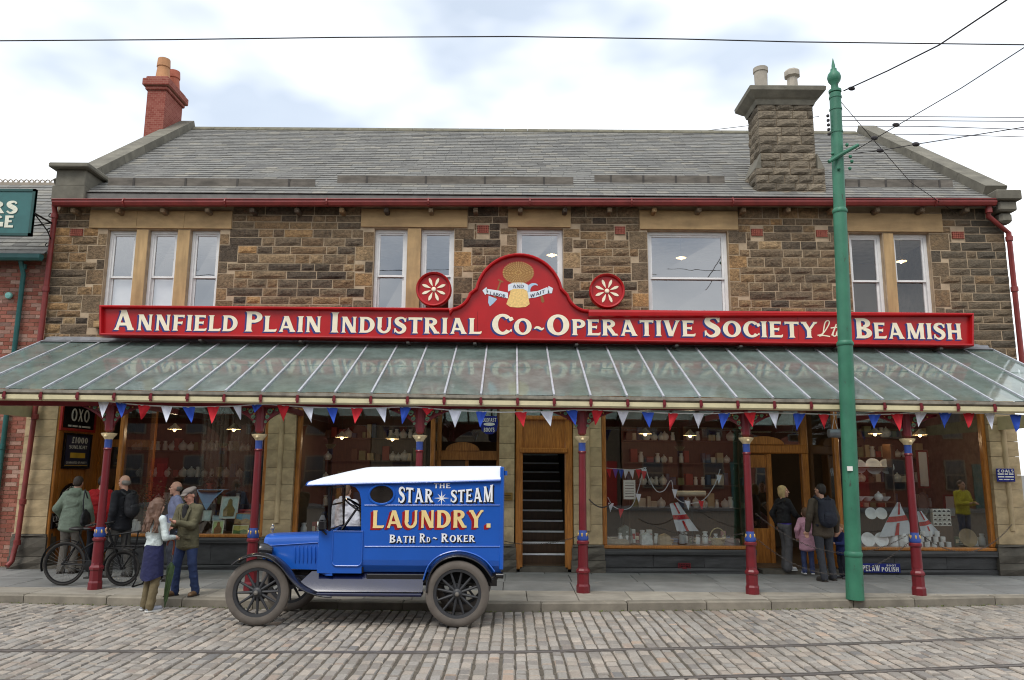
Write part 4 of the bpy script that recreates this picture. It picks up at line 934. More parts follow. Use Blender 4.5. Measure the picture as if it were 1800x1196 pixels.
chain((colx[5] + .1, CY, zc_), (P(1780, 935, 13.2).x, 13.2, zc_ + .1), .35, 'iron chain sagging from the last column towards the far pier')
# bunting
BY = 12.02
path = [(160, 703), (182, 705), (214, 709), (254, 713), (332, 716), (417, 714), (440, 712), (470, 711), (541, 716), (628, 718), (700, 716), (730, 716), (800, 722), (880, 725), (961, 724), (1005, 721), (1030, 721), (1095, 723), (1184, 727), (1273, 727), (1318, 725), (1405, 727), (1490, 730), (1577, 728), (1606, 725), (1662, 726), (1740, 727), (1850, 733)]
bun = thing('bunting', 'string of red, white and blue triangular pennants along the canopy columns', 'bunting', tuple(P(160, 703, BY)))
bx_, by_ = [p[0] for p in path], [p[1] for p in path]
MB().tube([P(x, y, BY) for x, y in path], .009, 5).build('cord', WHITE, bun)
pc = {'w': M('pennant_white', (224, 228, 240), .8, var=.04, bump=.05), 'b': M('pennant_blue', (42, 82, 190), .75, var=.06, bump=.05), 'r': M('pennant_red', (204, 30, 44), .75, var=.06, bump=.05)}
cols = 'wbrwbrwbrwbrwbrwbrwbrwbrwbrwbrXbrwbrwb'; cx_ = [182, 213, 254, 293, 332, 375, 417, 452, 498, 541, 584, 628, 670, 713, 752, 800, 846, 915, 961, 1005, 1050, 1095, 1139, 1184, 1228, 1273, 1318, 1360, 1405, 1448, 1490, 1537, 1577, 1619, 1662, 1703, 1740, 1785]
for ch, x in zip(cols, cx_):
    if ch == 'X': ch = 'w'
    hw = 11.0; ya = np.interp(x - hw, bx_, by_); yb = np.interp(x + hw, bx_, by_); tip = 28 + R.uniform(-4, 3); sw = R.uniform(-7, 7); hw = R.uniform(9.5, 11.5)
    if x in (417,): hw = 7
    if x in (452, 752): tip *= .5
    A, B_, C_ = P(x - hw, ya, BY - .012), P(x + hw, yb, BY - .012), P(x + sw, (ya + yb) / 2 + tip, BY - .012 - R.uniform(-.05, .05))
    N = 5; vs = []; fs = []; rows_ = []
    for i in range(N + 1):
        f = i / N; row = []
        for j in range(N - i + 1):
            g = j / max(1, N - i); p = A.lerp(C_, f).lerp(B_.lerp(C_, f), g); p.y += .035 * sin(g * 5 + x) * f + .012 * sin(g * 9 + x * 2); row.append(len(vs)); vs.append(p)
        rows_.append(row)
    for i in range(N):
        a_, c_ = rows_[i], rows_[i + 1]
        for j in range(len(c_)):
            fs.append((a_[j], c_[j], a_[j + 1]))
            if j < len(c_) - 1: fs.append((a_[j + 1], c_[j], c_[j + 1]))
    MB().add(vs, fs).build('pennant', pc[ch], bun, smooth='all')
# ================================================================== GROUND FLOOR: PIERS, SHOP WINDOWS, DOORWAYS
t = NT('oak_varnished'); co = t.coord((9, 9, .9)); n1 = t.noise(co, 5, 6, .6); n2 = t.noise(t.coord(world_pos=True), 1.3, 4)
c = t.mix(1.0, t.ramp(n1, [(.3, lin((140, 86, 34))), (.55, lin((180, 116, 50))), (.75, lin((204, 140, 68)))]), t.ramp(n2, [(.35, (.8, .78, .75)), (.65, (1.08, 1.06, 1.02))]), 'MULTIPLY')
t.bsdf(c, .35, spec=.5, bump=n1, bstr=.12, bdist=.004, coat=.25); OAK = t.m
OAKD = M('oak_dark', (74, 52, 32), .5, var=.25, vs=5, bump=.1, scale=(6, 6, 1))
PLINTH = M('plinth_stone', (96, 90, 80), .85, var=.3, vs=4, bump=.4, bs=30, rnd=.2, dirt=.5)
DKSTONE = M('stall_stone', (66, 66, 66), .6, var=.3, vs=4, bump=.3, rnd=.2, dirt=.3)
ASH2 = M('pier_ashlar', (184, 162, 126), .88, var=.2, vs=2.6, bump=.3, bs=45, rnd=.14, dirt=.5)
SG = glass('shop_glass', .19, (.95, .97, .96), wob=.02)
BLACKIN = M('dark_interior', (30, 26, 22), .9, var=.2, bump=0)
WOODF = M('shop_floor', (84, 62, 42), .7, var=.25, vs=4, bump=.1)
AB2 = [block_mesh('ashlar_block', ASH2, .04, 2, .05) for _ in range(3)]; PB = [block_mesh('plinth_block', PLINTH, .1, 2, .12) for _ in range(3)]; DB = [block_mesh('stall_block', DKSTONE, .05, 2, .05) for _ in range(3)]
GX = lambda x, Y=14.5: P(x, 860, Y).x
GZ = lambda y, x=900, Y=14.5: P(x, y, Y).z
ZTOP = 3.71
SILL1, SILL3 = GZ(945, 330), GZ(966, 1200)
def pier(x0, x1, zpl, shaft=True, yf=14.46):
    z = zpl
    while z < ZTOP - .02:
        h = R.uniform(.27, .36); h = h if ZTOP - z - h > .12 else ZTOP - z
        place('ashlar_block', R.choice(AB2), coop, ((x0 + x1) / 2, yf + .16, z + h / 2), (x1 - x0, .32, h - .006)); z += h
    if shaft:
        m = (x0 + x1) / 2; MB().tube([(m, yf + .01, zpl + .25), (m, yf + .01, 2.75)], .05, 10).build('engaged_shaft', ASH2, coop, smooth=True)
    for za, zb_, e in ((0, .22, .06), (.223, zpl - .06, .045), (zpl - .057, zpl - .003, .03)):
        place('plinth_block', R.choice(PB), coop, ((x0 + x1) / 2, yf + .16 - e / 2, (za + zb_) / 2), (x1 - x0 + e * 1.6, .32 + e, zb_ - za - .004))
pier(GX(34), GX(89), .62, False); pier(GX(466), GX(515), .6); pier(GX(877), GX(904), .5, False); pier(GX(1008), GX(1058), .5); pier(GX(1746), GX(1796), .55)
# smooth band between the shop front and the upper wall, behind the canopy
MB().box(XL + .01, XR - .01, WY - .02, WY + .36, 3.3, 3.718).build('bressummer', OAKD, coop)
def shop_window(x0, x1, sill, bars=(), left_post=True, right_post=True):
    """Oak frame, one big pane, oak sill, dark stone stall riser."""
    a, c = GX(x0), GX(x1); Y = 14.56; pw = .085
    w = MB().bbox(a, a + pw, Y, Y + .12, sill + .06, 3.298, .012).build('shop_window', OAK, coop)
    MB().bbox(c - pw, c, Y, Y + .12, sill + .06, 3.298, .012).build('frame_post', OAK, w)
    MB().bbox(a - .02, c + .02, Y - .05, Y + .16, sill, sill + .058, .012).build('sill', OAK, w)
    MB().box(a + pw, c - pw, Y + .02, Y + .1, 3.18, 3.297).build('head_rail', OAK, w)
    MB().add([(a + pw, Y + .06, sill + .058), (c - pw, Y + .06, sill + .058), (c - pw, Y + .06, 3.18), (a + pw, Y + .06, 3.18)], [(0, 1, 2, 3)]).build('pane', SG, w)
    n = max(2, round((c - a) / .9)); q = a
    place('stall_block', DB[0], coop, ((a + c) / 2, Y + .03, sill - .05), (c - a + .06, .26, .094))
    for k in range(n):
        place('stall_block', DB[k % 3], coop, (a + (c - a) * (k + .5) / n, Y + .07, (sill - .1) / 2 + .05), ((c - a) / n - .006, .2, sill - .2))
    place('stall_block', DB[1], coop, ((a + c) / 2, Y + .05, .045), (c - a + .02, .24, .09))
    MB().box(a + .02, c - .02, Y + .175, Y + 1.1, sill - .12, sill + .03).build('display_deck', WOODF, coop)
    return w
shop_window(198, 466, SILL1); shop_window(515, 762, SILL1 - .05); shop_window(1059, 1322, SILL3); shop_window(1474, 1746, SILL3)
# cast iron grille low in the stall riser
a, c, z0, z1 = rect(1192, 1214, 990, 1012, 14.52); b = MB().box(a, a + .02, 14.5, 14.53, z0, z1).box(c - .02, c, 14.5, 14.53, z0, z1).box(a, c, 14.502, 14.532, z1 - .02, z1).box(a, c, 14.502, 14.532, z0, z0 + .02)
for q in range(1, 5): b.box(a + (c - a) * q / 5 - .006, a + (c - a) * q / 5 + .006, 14.506, 14.525, z0, z1).box(a, c, 14.508, 14.527, z0 + (z1 - z0) * q / 5 - .006, z0 + (z1 - z0) * q / 5 + .006)
b.lathe([(.0, -.01), (.05, -.008), (.05, .01)], ((a + c) / 2, 14.505, (z0 + z1) / 2), 12, 'Y'); b.build('wall_grille', RED, coop)
# shop floors, back and party walls
MB().box(XL + .36, XR - .36, 14.75, 24.29, -.05, .1).build('shop_floor', WOODF, coop)
BACK = M('shop_wall', (70, 56, 42), .8, var=.2, vs=2, bump=.1)
MB().box(XL + .36, XR - .36, 18.4, 18.5, .11, 3.7).build('back_wall', BACK, coop)
MB().box(XL + .36, XR - .36, WY + .38, 18.4, 3.6, 3.66).build('shop_ceiling', M('shop_ceiling', (120, 108, 90), .9, bump=0), coop)
for px in (489, 891, 1030): MB().box(GX(px) - .1, GX(px) + .1, 14.8, 18.39, .11, 3.59).build('party_wall', BACK, coop)
# --- left-hand recessed doorway with its panelled side wall
XS = GX(97, 14.62)
MB().box(XS - .06, XS, 14.6, 16.1, 0.02, 3.29).build('side_panelling', OAK, coop)
b = MB()
for y in (14.72, 15.15, 15.6, 16.02): b.box(XS + .001, XS + .02, y - .035, y + .035, .1, 3.28)
b.build('panel_rail', OAK, coop)
MB().bbox(XS - .07, XS + .03, 14.5, 14.6, .02, 3.29, .015).build('door_post', OAK, coop)
xr = GX(198)
dl = MB().box(XS + .02, XS + .1, 16.02, 16.1, .1, 3.28).box(xr - .1, xr, 16.02, 16.1, .1, 3.28).box(XS + .1, xr - .1, 16.02, 16.1, 2.25, 2.4).box(XS + .1, XS + .55, 16.04, 16.08, .1, .9).build('shop_door', OAK, coop)
MB().box(XS + .1, XS + .5, 16.055, 16.06, .9, 2.25).build('pane', SG, dl); MB().box(XS + .5, XS + .56, 16.03, 16.09, .1, 2.25).build('stile', OAK, dl)
MB().box(XS, xr, 14.5, 16.2, -.02, .05).build('door_step', PLINTH, coop)
MB().box(xr - .03, xr + .02, 14.7, 16.0, .05, .6).build('return_panel', OAK, coop); MB().box(xr - .008, xr - .002, 14.7, 16.0, .6, 3.2).build('return_pane', SG, coop)
# --- doorway behind the van: oak screen with a scrolled head
a, c = GX(762, 15.4), GX(877, 15.0)
zt_ = GZ(782, 820, 15.4)
d2 = MB().box(a + .02, a + .14, 15.38, 15.5, .1, 3.28).box(c - .06, c, 15.38, 15.5, .1, 3.28).box(a + .14, c - .06, 15.36, 15.5, zt_ - .3, zt_ - .12).build('shop_door', OAK, coop)
hd = [(GX(812, 15.4) + .42 * cos(rad(q)) * .8, 0, zt_ - .12 + .17 * sin(rad(q))) for q in range(0, 181, 15)]
MB().prism([(x, 15.34, z) for x, _, z in hd], (0, .1, 0)).build('door_pediment', OAK, d2)
MB().box(a + .14, a + .62, 15.4, 15.46, .1, zt_ - .3).build('door_leaf', OAKD, d2); MB().box(a + .62, a + .68, 15.39, 15.48, .1, zt_ - .3).build('stile', OAK, d2)
MB().ell((a + .38, 15.4, zt_ - .65), (.16, .02, .2), 16, 8).build('etched_pane', M('etched_glass', (120, 126, 120), .3, var=.2, bump=0), d2)
MB().box(a + .14, c - .06, 15.42, 15.43, zt_ + .06, 3.2).build('fanlight', SG, d2)
MB().box(GX(762), GX(877), 14.5, 15.5, -.02, .05).build('door_step', PLINTH, coop)
MB().box(GX(762) - .02, GX(762) + .03, 14.7, 15.36, .05, .6).build('return_panel', OAK, coop); MB().box(GX(762), GX(762) + .008, 14.7, 15.36, .6, 3.2).build('return_pane', SG, coop)
# --- stair doorway
x0, x1, o0, o1 = GX(906), GX(1007), GX(919), GX(993); zt_ = GZ(797, 955)
fr = MB().bbox(x0, o0, 14.5, 14.66, .05, 3.29, .015).bbox(o1, x1, 14.5, 14.66, .05, 3.29, .015).build('stair_door_frame', OAK, coop)
MB().bbox(o0 - .06, o1 + .06, 14.46, 14.66, zt_, zt_ + .1, .02).build('transom', OAK, fr); MB().box(o0, o1, 14.55, 14.62, zt_ + .1, zt_ + .62).build('transom_panel', OAK, fr)
MB().bbox(x0 + .03, x1 - .03, 14.47, 14.66, zt_ + .62, zt_ + .7, .02).build('cornice', OAK, fr)
MB().box(o0, o1, 14.6, 14.606, zt_ + .7, 3.28).build('fanlight', SG, fr)
MB().box(o0 - .05, o1 + .05, 14.5, 14.9, -.02, .09).build('door_step', PLINTH, coop)
NOSE = M('stair_nosing', (238, 240, 242), .4, 0, var=.1, bump=0)
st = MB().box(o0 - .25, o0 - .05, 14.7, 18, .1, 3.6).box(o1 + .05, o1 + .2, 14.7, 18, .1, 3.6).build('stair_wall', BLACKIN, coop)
for k in range(13):
    y, z = 14.95 + k * .23, .1 + k * .19
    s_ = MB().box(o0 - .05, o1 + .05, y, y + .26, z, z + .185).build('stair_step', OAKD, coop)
    MB().box(o0 - .05, o1 + .04, y - .014, y + .03, z + .158, z + .19).build('nosing', NOSE, s_)
# --- right-hand doorway with the family
a, c = GX(1322, 15.2), GX(1474, 15.2); YD = 15.35; zt_ = GZ(800, 1385, YD); p0, p1 = GX(1357, YD), GX(1410, YD)
d3 = MB().bbox(p1, p1 + .14, YD - .06, YD + .08, .05, 3.28, .015).bbox(p0 - .1, p0, YD - .06, YD + .08, .05, zt_ + .02, .015).build('shop_door', OAK, coop)
MB().bbox(a - .05, p1 + .14, YD - .08, YD + .06, zt_ + .022, zt_ + .2, .02).build('transom', OAK, d3)
MB().prism([(p0 - .15 + .4 * cos(rad(q)), YD - .1, zt_ + .2 + .16 * sin(rad(q))) for q in range(0, 181, 15)], (0, .1, 0)).build('door_pediment', OAK, d3)
lf = MB().box(a - .05, a + .02, YD - .03, YD + .02, .1, zt_).box(a + .02, p0 - .1, YD - .028, YD + .018, .1, .75).box(a + .02, p0 - .1, YD - .029, YD + .019, zt_ - .25, zt_).build('door_leaf', OAK, d3)
MB().box(a + .02, p0 - .1, YD - .008, YD, .75, zt_ - .25).build('pane', SG, lf)
MB().box(a, p1, YD - .02, YD - .012, zt_ + .2, 3.2).build('fanlight', SG, d3)
MB().box(a - .1, c + .05, 14.45, YD + .5, -.02, .07).build('door_step', PLINTH, coop)
q0, q1 = Vector((p1 + .14, YD, 0)), Vector((GX(1474) + .04, 14.68, 0))
b = MB(); b.bar(q0 + Vector((0, 0, .35)), q1 + Vector((0, 0, .35)), .05, .55); b.build('return_panel', OAK, coop)
MB().add([q0 + Vector((0, 0, .62)), q1 + Vector((0, 0, .62)), q1 + Vector((0, 0, 3.2)), q0 + Vector((0, 0, 3.2))], [(0, 1, 2, 3)]).build('return_pane', SG, coop)
MB().box(GX(1322) - .02, GX(1322) + .02, 14.7, YD - .1, .05, .6).build('return_panel', OAK, coop); MB().box(GX(1322), GX(1322) + .008, 14.7, YD - .1, .6, 3.2).build('return_pane', SG, coop)
# ================================================================== SIGNS ON THE SHOP FRONT
BLACKP = M('enamel_black', (18, 18, 22), .25, var=.1, bump=.03); WHITEP = M('enamel_white', (222, 222, 216), .3, var=.06, bump=0); BLUEE = M('enamel_blue', (28, 40, 120), .25, var=.1, bump=.02)
REDF = M('frame_red', (160, 34, 28), .5, bump=.05); YELP = M('enamel_yellow', (206, 166, 52), .4, bump=0); REDP = M('enamel_red', (176, 36, 40), .4, bump=0)
def word_bars(r, o, right, w, h, mat, words):               # print too small to read: one worn white dash for each word
    tot = sum(words) + .06 * (len(words) - 1); x = 0; o, right = Vector(o), Vector(right)
    for q in words:
        a_, b_ = o + right * (w * x / tot), o + right * (w * (x + q) / tot); up = Vector((0, 0, h)); n_ = right.cross(Vector((0, 0, 1))) * .002
        MB().add([a_ + n_, b_ + n_, b_ + up + n_, a_ + up + n_], [(0, 1, 2, 3)]).build('printed_word', mat, r, fix=False); x += q + .06
def side(x, y):                                            # a point on the panelled side wall of the recess
    a_, b_, c_ = ray(x, y); t_ = (XS + .03) / a_; return Vector((XS + .03, b_ * t_, HC + c_ * t_))
def side_sign(name, lb, cat, x0, x1, y0, y1, fr_mat, mat, lines, fw=.05):
    a = side(x0, y1); c = side(x1, (y0 + y1) / 2); zt2 = side(x0, y0).z; ya, yb, za, zb2 = a.y, c.y, a.z, zt2
    r = thing(name, lb, cat, (XS + .02, (ya + yb) / 2, za))
    b = MB().box(XS + .02, XS + .06, ya, ya + fw, za, zb2).box(XS + .02, XS + .06, yb - fw, yb, za, zb2).box(XS + .02, XS + .06, ya + fw, yb - fw, za, za + fw).box(XS + .02, XS + .06, ya + fw, yb - fw, zb2 - fw, zb2)
    b.build('frame', fr_mat, r); MB().box(XS + .021, XS + .045, ya + fw, yb - fw, za + fw, zb2 - fw).build('plate', mat, r)
    W_, H_ = yb - ya, zb2 - za
    for txt, fx0, fx1, fz, fh, m in lines:
        if not isinstance(txt, str): word_bars(r, (XS + .046, ya + W_ * fx0, za + H_ * fz), (0, 1, 0), W_ * (fx1 - fx0), H_ * fh, m, txt); continue
        letters(r, txt, (XS + .046, ya + W_ * fx0, za + H_ * fz), (0, 1, 0), ZA_, W_ * (fx1 - fx0), H_ * fh, m, s=.0, k=.24, gap=.1)
    return r, ya, yb, za, zb2
side_sign('enamel_sign', 'red framed black sign reading OXO in the left doorway', 'sign', 104, 168, 702, 756, REDF, BLACKP, [('OXO', .26, .8, .34, .42, WHITEP), ((.2, .3, .15, .5), .2, .85, .14, .06, WHITEP)])
r, ya, yb, za, zb2 = side_sign('enamel_sign', 'framed dark poster reading £1000 below the red framed sign', 'sign', 107, 158, 760, 824, BLACKP, M('poster_blue', (30, 34, 62), .4, bump=0), [('£1000', .25, .85, .72, .17, WHITEP), ('SUNLIGHT', .18, .85, .56, .1, WHITEP), ('GUARANTEE OF PURITY', .12, .88, .14, .06, WHITEP)], .04)
MB().box(XS + .046, XS + .048, ya + .25 * (yb - ya), yb - .2 * (yb - ya), za + .3 * (zb2 - za), za + .45 * (zb2 - za)).build('poster_picture', YELP, r)
MB().box(XS + .046, XS + .0485, ya + .08 * (yb - ya), yb - .08 * (yb - ya), za + .08 * (zb2 - za), za + .1 * (zb2 - za)).build('poster_line', YELP, r)
side_sign('enamel_sign', 'small black sign reading LYONS TEA low beside the left door', 'sign', 88, 112, 903, 930, BLACKP, BLACKP, [('LYONS', .1, .9, .45, .38, WHITEP), ('TEA', .3, .7, .12, .22, WHITEP)], .015)
c = side(124, 886); ov = thing('oval_sign', 'black oval enamel sign beginning NES behind the sage jacket', 'sign', (XS + .02, c.y, c.z - .35))
MB().add([(XS + .05, c.y + .42 * cos(rad(q)), c.z + .4 * sin(rad(q))) for q in range(0, 360, 15)] + [(XS + .02, c.y + .42 * cos(rad(q)), c.z + .4 * sin(rad(q))) for q in range(0, 360, 15)], [tuple(range(24))] + [(q, (q + 1) % 24, 24 + (q + 1) % 24, 24 + q) for q in range(24)]).build('plate', BLACKP, ov)
letters(ov, "NESTLE'S", (XS + .052, c.y - .36, c.z + .06), (0, 1, 0), ZA_, .72, .16, WHITEP, s=.0, k=.22, arc=lambda f: .12 * sin(pi * f))
def wall_sign(name, lb, x0, x1, y0, y1, Y, mat, lines, th=.015, s=0.0):
    a, c, z0, z1 = rect(x0, x1, y0, y1, Y); r = thing(name, lb, 'sign', ((a + c) / 2, Y, z0))
    MB().bbox(a, c, Y, Y + th, z0, z1, .004).build('plate', mat, r)
    for txt, fx0, fx1, fz, fh, m in lines:
        if not isinstance(txt, str): word_bars(r, (a + (c - a) * fx0, Y, z0 + (z1 - z0) * fz), XA, (c - a) * (fx1 - fx0), (z1 - z0) * fh, m, txt); continue
        letters(r, txt, (a + (c - a) * fx0, Y - .001, z0 + (z1 - z0) * fz), XA, ZA_, (c - a) * (fx1 - fx0), (z1 - z0) * fh, m, s=s, k=.26, gap=.12)
    return r
wall_sign('enamel_sign', 'small blue sign headed COALS on the far right pier', 1752, 1784, 824, 847, 14.4, BLUEE, [('COALS', .06, .94, .7, .22, WHITEP), ((.4, .22, .3), .06, .92, .53, .1, WHITEP), ((.4, .55), .06, .94, .32, .1, WHITEP), ((.25, .4, .2), .1, .9, .13, .07, WHITEP)])
wall_sign('enamel_sign', 'low blue sign reading PELAW BOOT POLISH beside the green pole', 1507, 1583, 991, 1007, 14.46, BLUEE, [('PELAW', .12, .52, .16, .66, WHITEP), ('BOOT', .68, .9, .7, .2, WHITEP), ('POLISH', .56, .95, .14, .48, WHITEP)])
r = thing('hanging_sign', 'shield shaped blue sign reading OLDFAST BOOTS hanging under the canopy', 'sign', tuple(P(860, 760, 13.2))); c = P(860, 747, 13.2)
MB().prism([(c.x + u, 13.2, c.z + v) for u, v in ((-.13, .15), (.13, .15), (.15, .04), (.13, -.1), (.05, -.16), (-.05, -.16), (-.13, -.1), (-.15, .04))], (0, .02, 0)).build('plate', BLUEE, r)
letters(r, 'OLDFAST', (c.x - .12, 13.199, c.z + .05), XA, ZA_, .24, .065, WHITEP, s=0, k=.25); letters(r, 'BOOTS', (c.x - .09, 13.199, c.z - .12), XA, ZA_, .18, .07, WHITEP, s=0, k=.25)
MB().prism([(c.x + .1 * cos(rad(q)), 13.198, c.z + .01 + .028 * sin(rad(q))) for q in range(0, 360, 30)], (0, .001, 0)).build('shoe_mark', WHITEP, r); MB().tube([(c.x - .08, 13.21, c.z + .15), (c.x - .08, 13.21, 3.35)], .004, 4).tube([(c.x + .08, 13.21, c.z + .15), (c.x + .08, 13.21, 3.35)], .004, 4).build('hanger', CHAINM, r)
a, c, z0, z1 = rect(881, 901, 866, 880, 14.42); r = thing('name_plate', 'small brass plate on the pier beside the stair doorway', 'plate', (a, 14.42, z0)); MB().bbox(a, c, 14.42, 14.44, z0, z1, .004).build('plate', M('brass_old', (140, 112, 60), .4, .6), r); MB().box(a + .03, c - .03, 14.417, 14.42, z0 + .04, z0 + .05).box(a + .03, c - .03, 14.417, 14.42, z0 + .08, z0 + .09).build('engraved_line', BLACKP, r)
# ================================================================== SHOP DISPLAYS
CHINA = M('white_china', (226, 230, 232), .2, var=.05, vs=9, bump=0); CHINAB = M('blue_china', (186, 204, 220), .25, var=.15, vs=25, bump=0)
def shp(prof, n=14, mat=CHINA, name='pot'):
    o = MB().lathe(prof, (0, 0, 0), n, cap=False).build(name, mat, smooth=True); me = o.data; bpy.data.objects.remove(o); return me
PLATE = shp([(.0, .008), (.07, .006), (.085, .014), (.125, .022), (.128, .026), (.085, .02), (.07, .012), (.0, .012)], 20)
MUG = shp([(.0, .002), (.04, .0), (.043, .005), (.045, .1), (.041, .1), (.039, .01), (0, .008)], 12)
BOWL = shp([(.0, .0), (.04, .0), (.045, .012), (.1, .07), (.105, .085), (.1, .083), (.04, .02), (0, .018)], 16)
POTB = shp([(.0, .0), (.055, .0), (.085, .05), (.09, .085), (.07, .13), (.04, .145), (.045, .15), (.02, .165), (.012, .18), (.016, .19), (0, .197)], 16)
JAR = shp([(.0, .0), (.05, .0), (.052, .01), (.052, .12), (.035, .15), (.035, .17), (.042, .172), (.042, .195), (0, .2)], 12)
def item(name, mesh, lb, cat, loc, grp=None, rot=(0, 0, 0), sc=1):
    o = bpy.data.objects.new(name, mesh); COL.objects.link(o); o.location = loc; o.rotation_euler = rot; o.scale = (sc,) * 3; return tag(o, lb, cat, grp)
DK1, DK3 = SILL1 + .031, SILL3 + .031
# lamps in the windows
for i, (px, py, Y, lb) in enumerate(((307, 754, 15.5, 'first lit shade lamp in the window with the paintings, nearer the doorway'), (411, 754, 15.5, 'lit shade lamp in the window with the paintings, nearer the stone pier'), (601, 768, 15.6, 'lit lamp in the window behind the van, nearer the stone pier'), (690, 771, 15.6, 'lit lamp in the window behind the van, nearer the doorway'),
                              (1134, 762, 15.6, 'lit lamp in the flag-hung window, nearer the stair doorway'), (1213, 765, 15.6, 'lit lamp in the flag-hung window, nearer the family doorway'), (1538, 762, 15.5, 'lit lamp in the crockery window next to the green pole'), (1617, 764, 15.5, 'lit lamp in the crockery window beside the last column'))):
    p = P(px, py, Y); pendant(tuple(p), lb, 3.58 - p.z, .14, 'shop window lamps', (214, 170, 120), 5)
# --- paintings, cloth and greenery in the first window
def picture(px, py, Y, w, h, lb, cols, frame=(150, 110, 60), lean=-.25, z=None):
    p = P(px, py, Y); z = p.z if z is None else z; r = thing('picture', lb, 'picture', (p.x, Y, z), local=True); r.rotation_euler = (lean, R.uniform(-.05, .05), 0); f = .018
    MB().box(-w / 2, w / 2, 0, .02, 0, f).box(-w / 2, w / 2, 0, .02, h - f, h).box(-w / 2, -w / 2 + f, 0, .02, f, h - f).box(w / 2 - f, w / 2, 0, .02, f, h - f).build('frame', M('frame_%d_%d_%d' % frame, frame, .5, bump=.05), r)
    MB().box(-w / 2 + f, w / 2 - f, .008, .016, f, h - f).build('canvas', M('canvas_%d_%d_%d' % cols[0], cols[0], .7, var=.2, vs=12, bump=.1), r)
    if len(cols) > 1: MB().prism([(u * w, .004, v * h) for u, v in cols[2]], (0, .003, 0)).build('painted_shape', M('paint_%d_%d_%d' % cols[1], cols[1], .7, var=.4, vs=18, bump=.1), r)
    return r
blob = [(-.3, .1), (.3, .1), (.34, .4), (.16, .62), (.12, .85), (0, .92), (-.1, .84), (-.14, .6), (-.32, .4)]; hill = [(-.44, .1), (.44, .1), (.44, .42), (.2, .55), (-.1, .4), (-.44, .5)]
picture(400, 912, 14.95, .34, .42, 'pale painting of a yellow robed figure leaning in the window', [(178, 196, 190), (120, 100, 40), blob], (190, 190, 180))
picture(425, 922, 14.86, .3, .21, 'small seascape painting with a blue sky below the red box', [(92, 140, 160), (160, 130, 80), hill])
picture(381, 944, 14.8, .22, .26, 'upright green painting standing on the sill', [(170, 190, 130), (130, 90, 50), blob], (200, 206, 180), z=DK1)
picture(421, 945, 14.8, .3, .18, 'wide yellow green landscape painting on the sill', [(186, 176, 90), (90, 120, 60), hill], (200, 196, 150), z=DK1)
picture(362, 916, 14.95, .16, .2, 'small pale picture half hidden by the man in the cap', [(170, 190, 186)], (150, 160, 150)); picture(381, 916, 14.98, .2, .1, 'narrow pale picture lying beside the yellow robed figure', [(160, 184, 190)], (140, 150, 150))
p = P(376, 861, 15.3); r = thing('draped_table', 'round table with a pale blue cloth hanging in a point', 'table', (p.x, 15.3, DK1))
BCL = M('blue_cloth', (112, 148, 182), .8, var=.08, vs=8, bump=.1); z = p.z
MB().lathe([(.0, 0), (.3, 0), (.3, .03), (0, .03)], (p.x, 15.3, z - .035), 20).build('table_top', OAKD, r)
for k in range(3): a_ = 2 * pi * k / 3; MB().tube([(p.x, 15.3, z - .03), (p.x + .22 * cos(a_), 15.3 + .22 * sin(a_), DK1)], .016, 6).build('leg', OAKD, r)
MB().add([(p.x - .27, 15.12, z + .004), (p.x + .27, 15.12, z + .004), (p.x + .27, 15.4, z + .004), (p.x - .27, 15.4, z + .004), (p.x - .13, 15.0, z - .17), (p.x, 14.985, z - .38), (p.x + .13, 15.0, z - .17)], [(0, 1, 2, 3), (0, 4, 6, 1), (4, 5, 6)]).build('cloth', BCL, r, smooth='all')
def leafy(px, py, Y, rad_, lb, col, base_z, n=160):
    p = P(px, py, Y); r = thing('plant', lb, 'plant', (p.x, Y, base_z)); MB().lathe([(.05, 0), (.08, .1), (.085, .12)], (p.x, Y, base_z), 12).build('pot', TERRA, r); b = MB()
    for _ in range(n):
        c = Vector((p.x + R.gauss(0, rad_ * .45), Y + R.gauss(0, rad_ * .4), p.z + R.gauss(0, rad_ * .4))); d = Vector((R.uniform(-1, 1), R.uniform(-1, 1), R.uniform(-.2, 1))).normalized() * .07; e = d.cross(Vector((R.random(), R.random(), R.random()))).normalized() * .018
        b.add([c, c + d * .5 + e, c + d, c + d * .5 - e], [(0, 1, 2, 3)])
    stuff(b.build('leaves', M('leaf_%d_%d_%d' % col, col, .6, var=.3, bump=0), r, fix=False)); MB().tube([(p.x, Y, base_z + .1), (p.x, Y, p.z)], .012, 5).build('stem', OAKD, r)
leafy(370, 850, 15.3, .2, 'dark flowers in a pot on the blue clothed table', (54, 50, 44), P(376, 861, 15.3).z + .006)
leafy(262, 880, 15.6, .42, 'large leafy plant inside the first window beside the doorway', (52, 74, 40), DK1, 320)
NET = M('reflection_net', (196, 204, 210), .9, var=.1, vs=12, bump=0)
for x0, x1, lb in ((352, 398, 'white lace panel hanging nearer the doorway in the first window'), (404, 440, 'white lace panel hanging beside the stone pier')):  # net-like panels put inside the glass in place of white reflections
    a, c = P(x0, 790, 16.2), P(x1, 790, 16.2); r = thing('reflection_panel', lb, 'curtain', (a.x, 16.2, 1.3)); b = MB(); n = 36
    for k in range(n):
        f0, f1 = k / n, (k + 1) / n; ya_, yb_ = 16.2 + .05 * sin(f0 * 40), 16.2 + .05 * sin(f1 * 40); xa, xb = a.x + (c.x - a.x) * f0, a.x + (c.x - a.x) * f1
        b.add([(xa, ya_, 1.35), (xb, yb_, 1.35), (xb, yb_, 3.1), (xa, ya_, 3.1)], [(0, 1, 2, 3)])
    m = glass('netlike', .0, (1, 1, 1), .4, lin((190, 198, 204))); b.build('cloth', m, r, fix=False); MB().tube([(a.x - .1, 16.2, 3.12), (c.x + .1, 16.2, 3.12)], .012, 6).build('rail', OAKD, r)
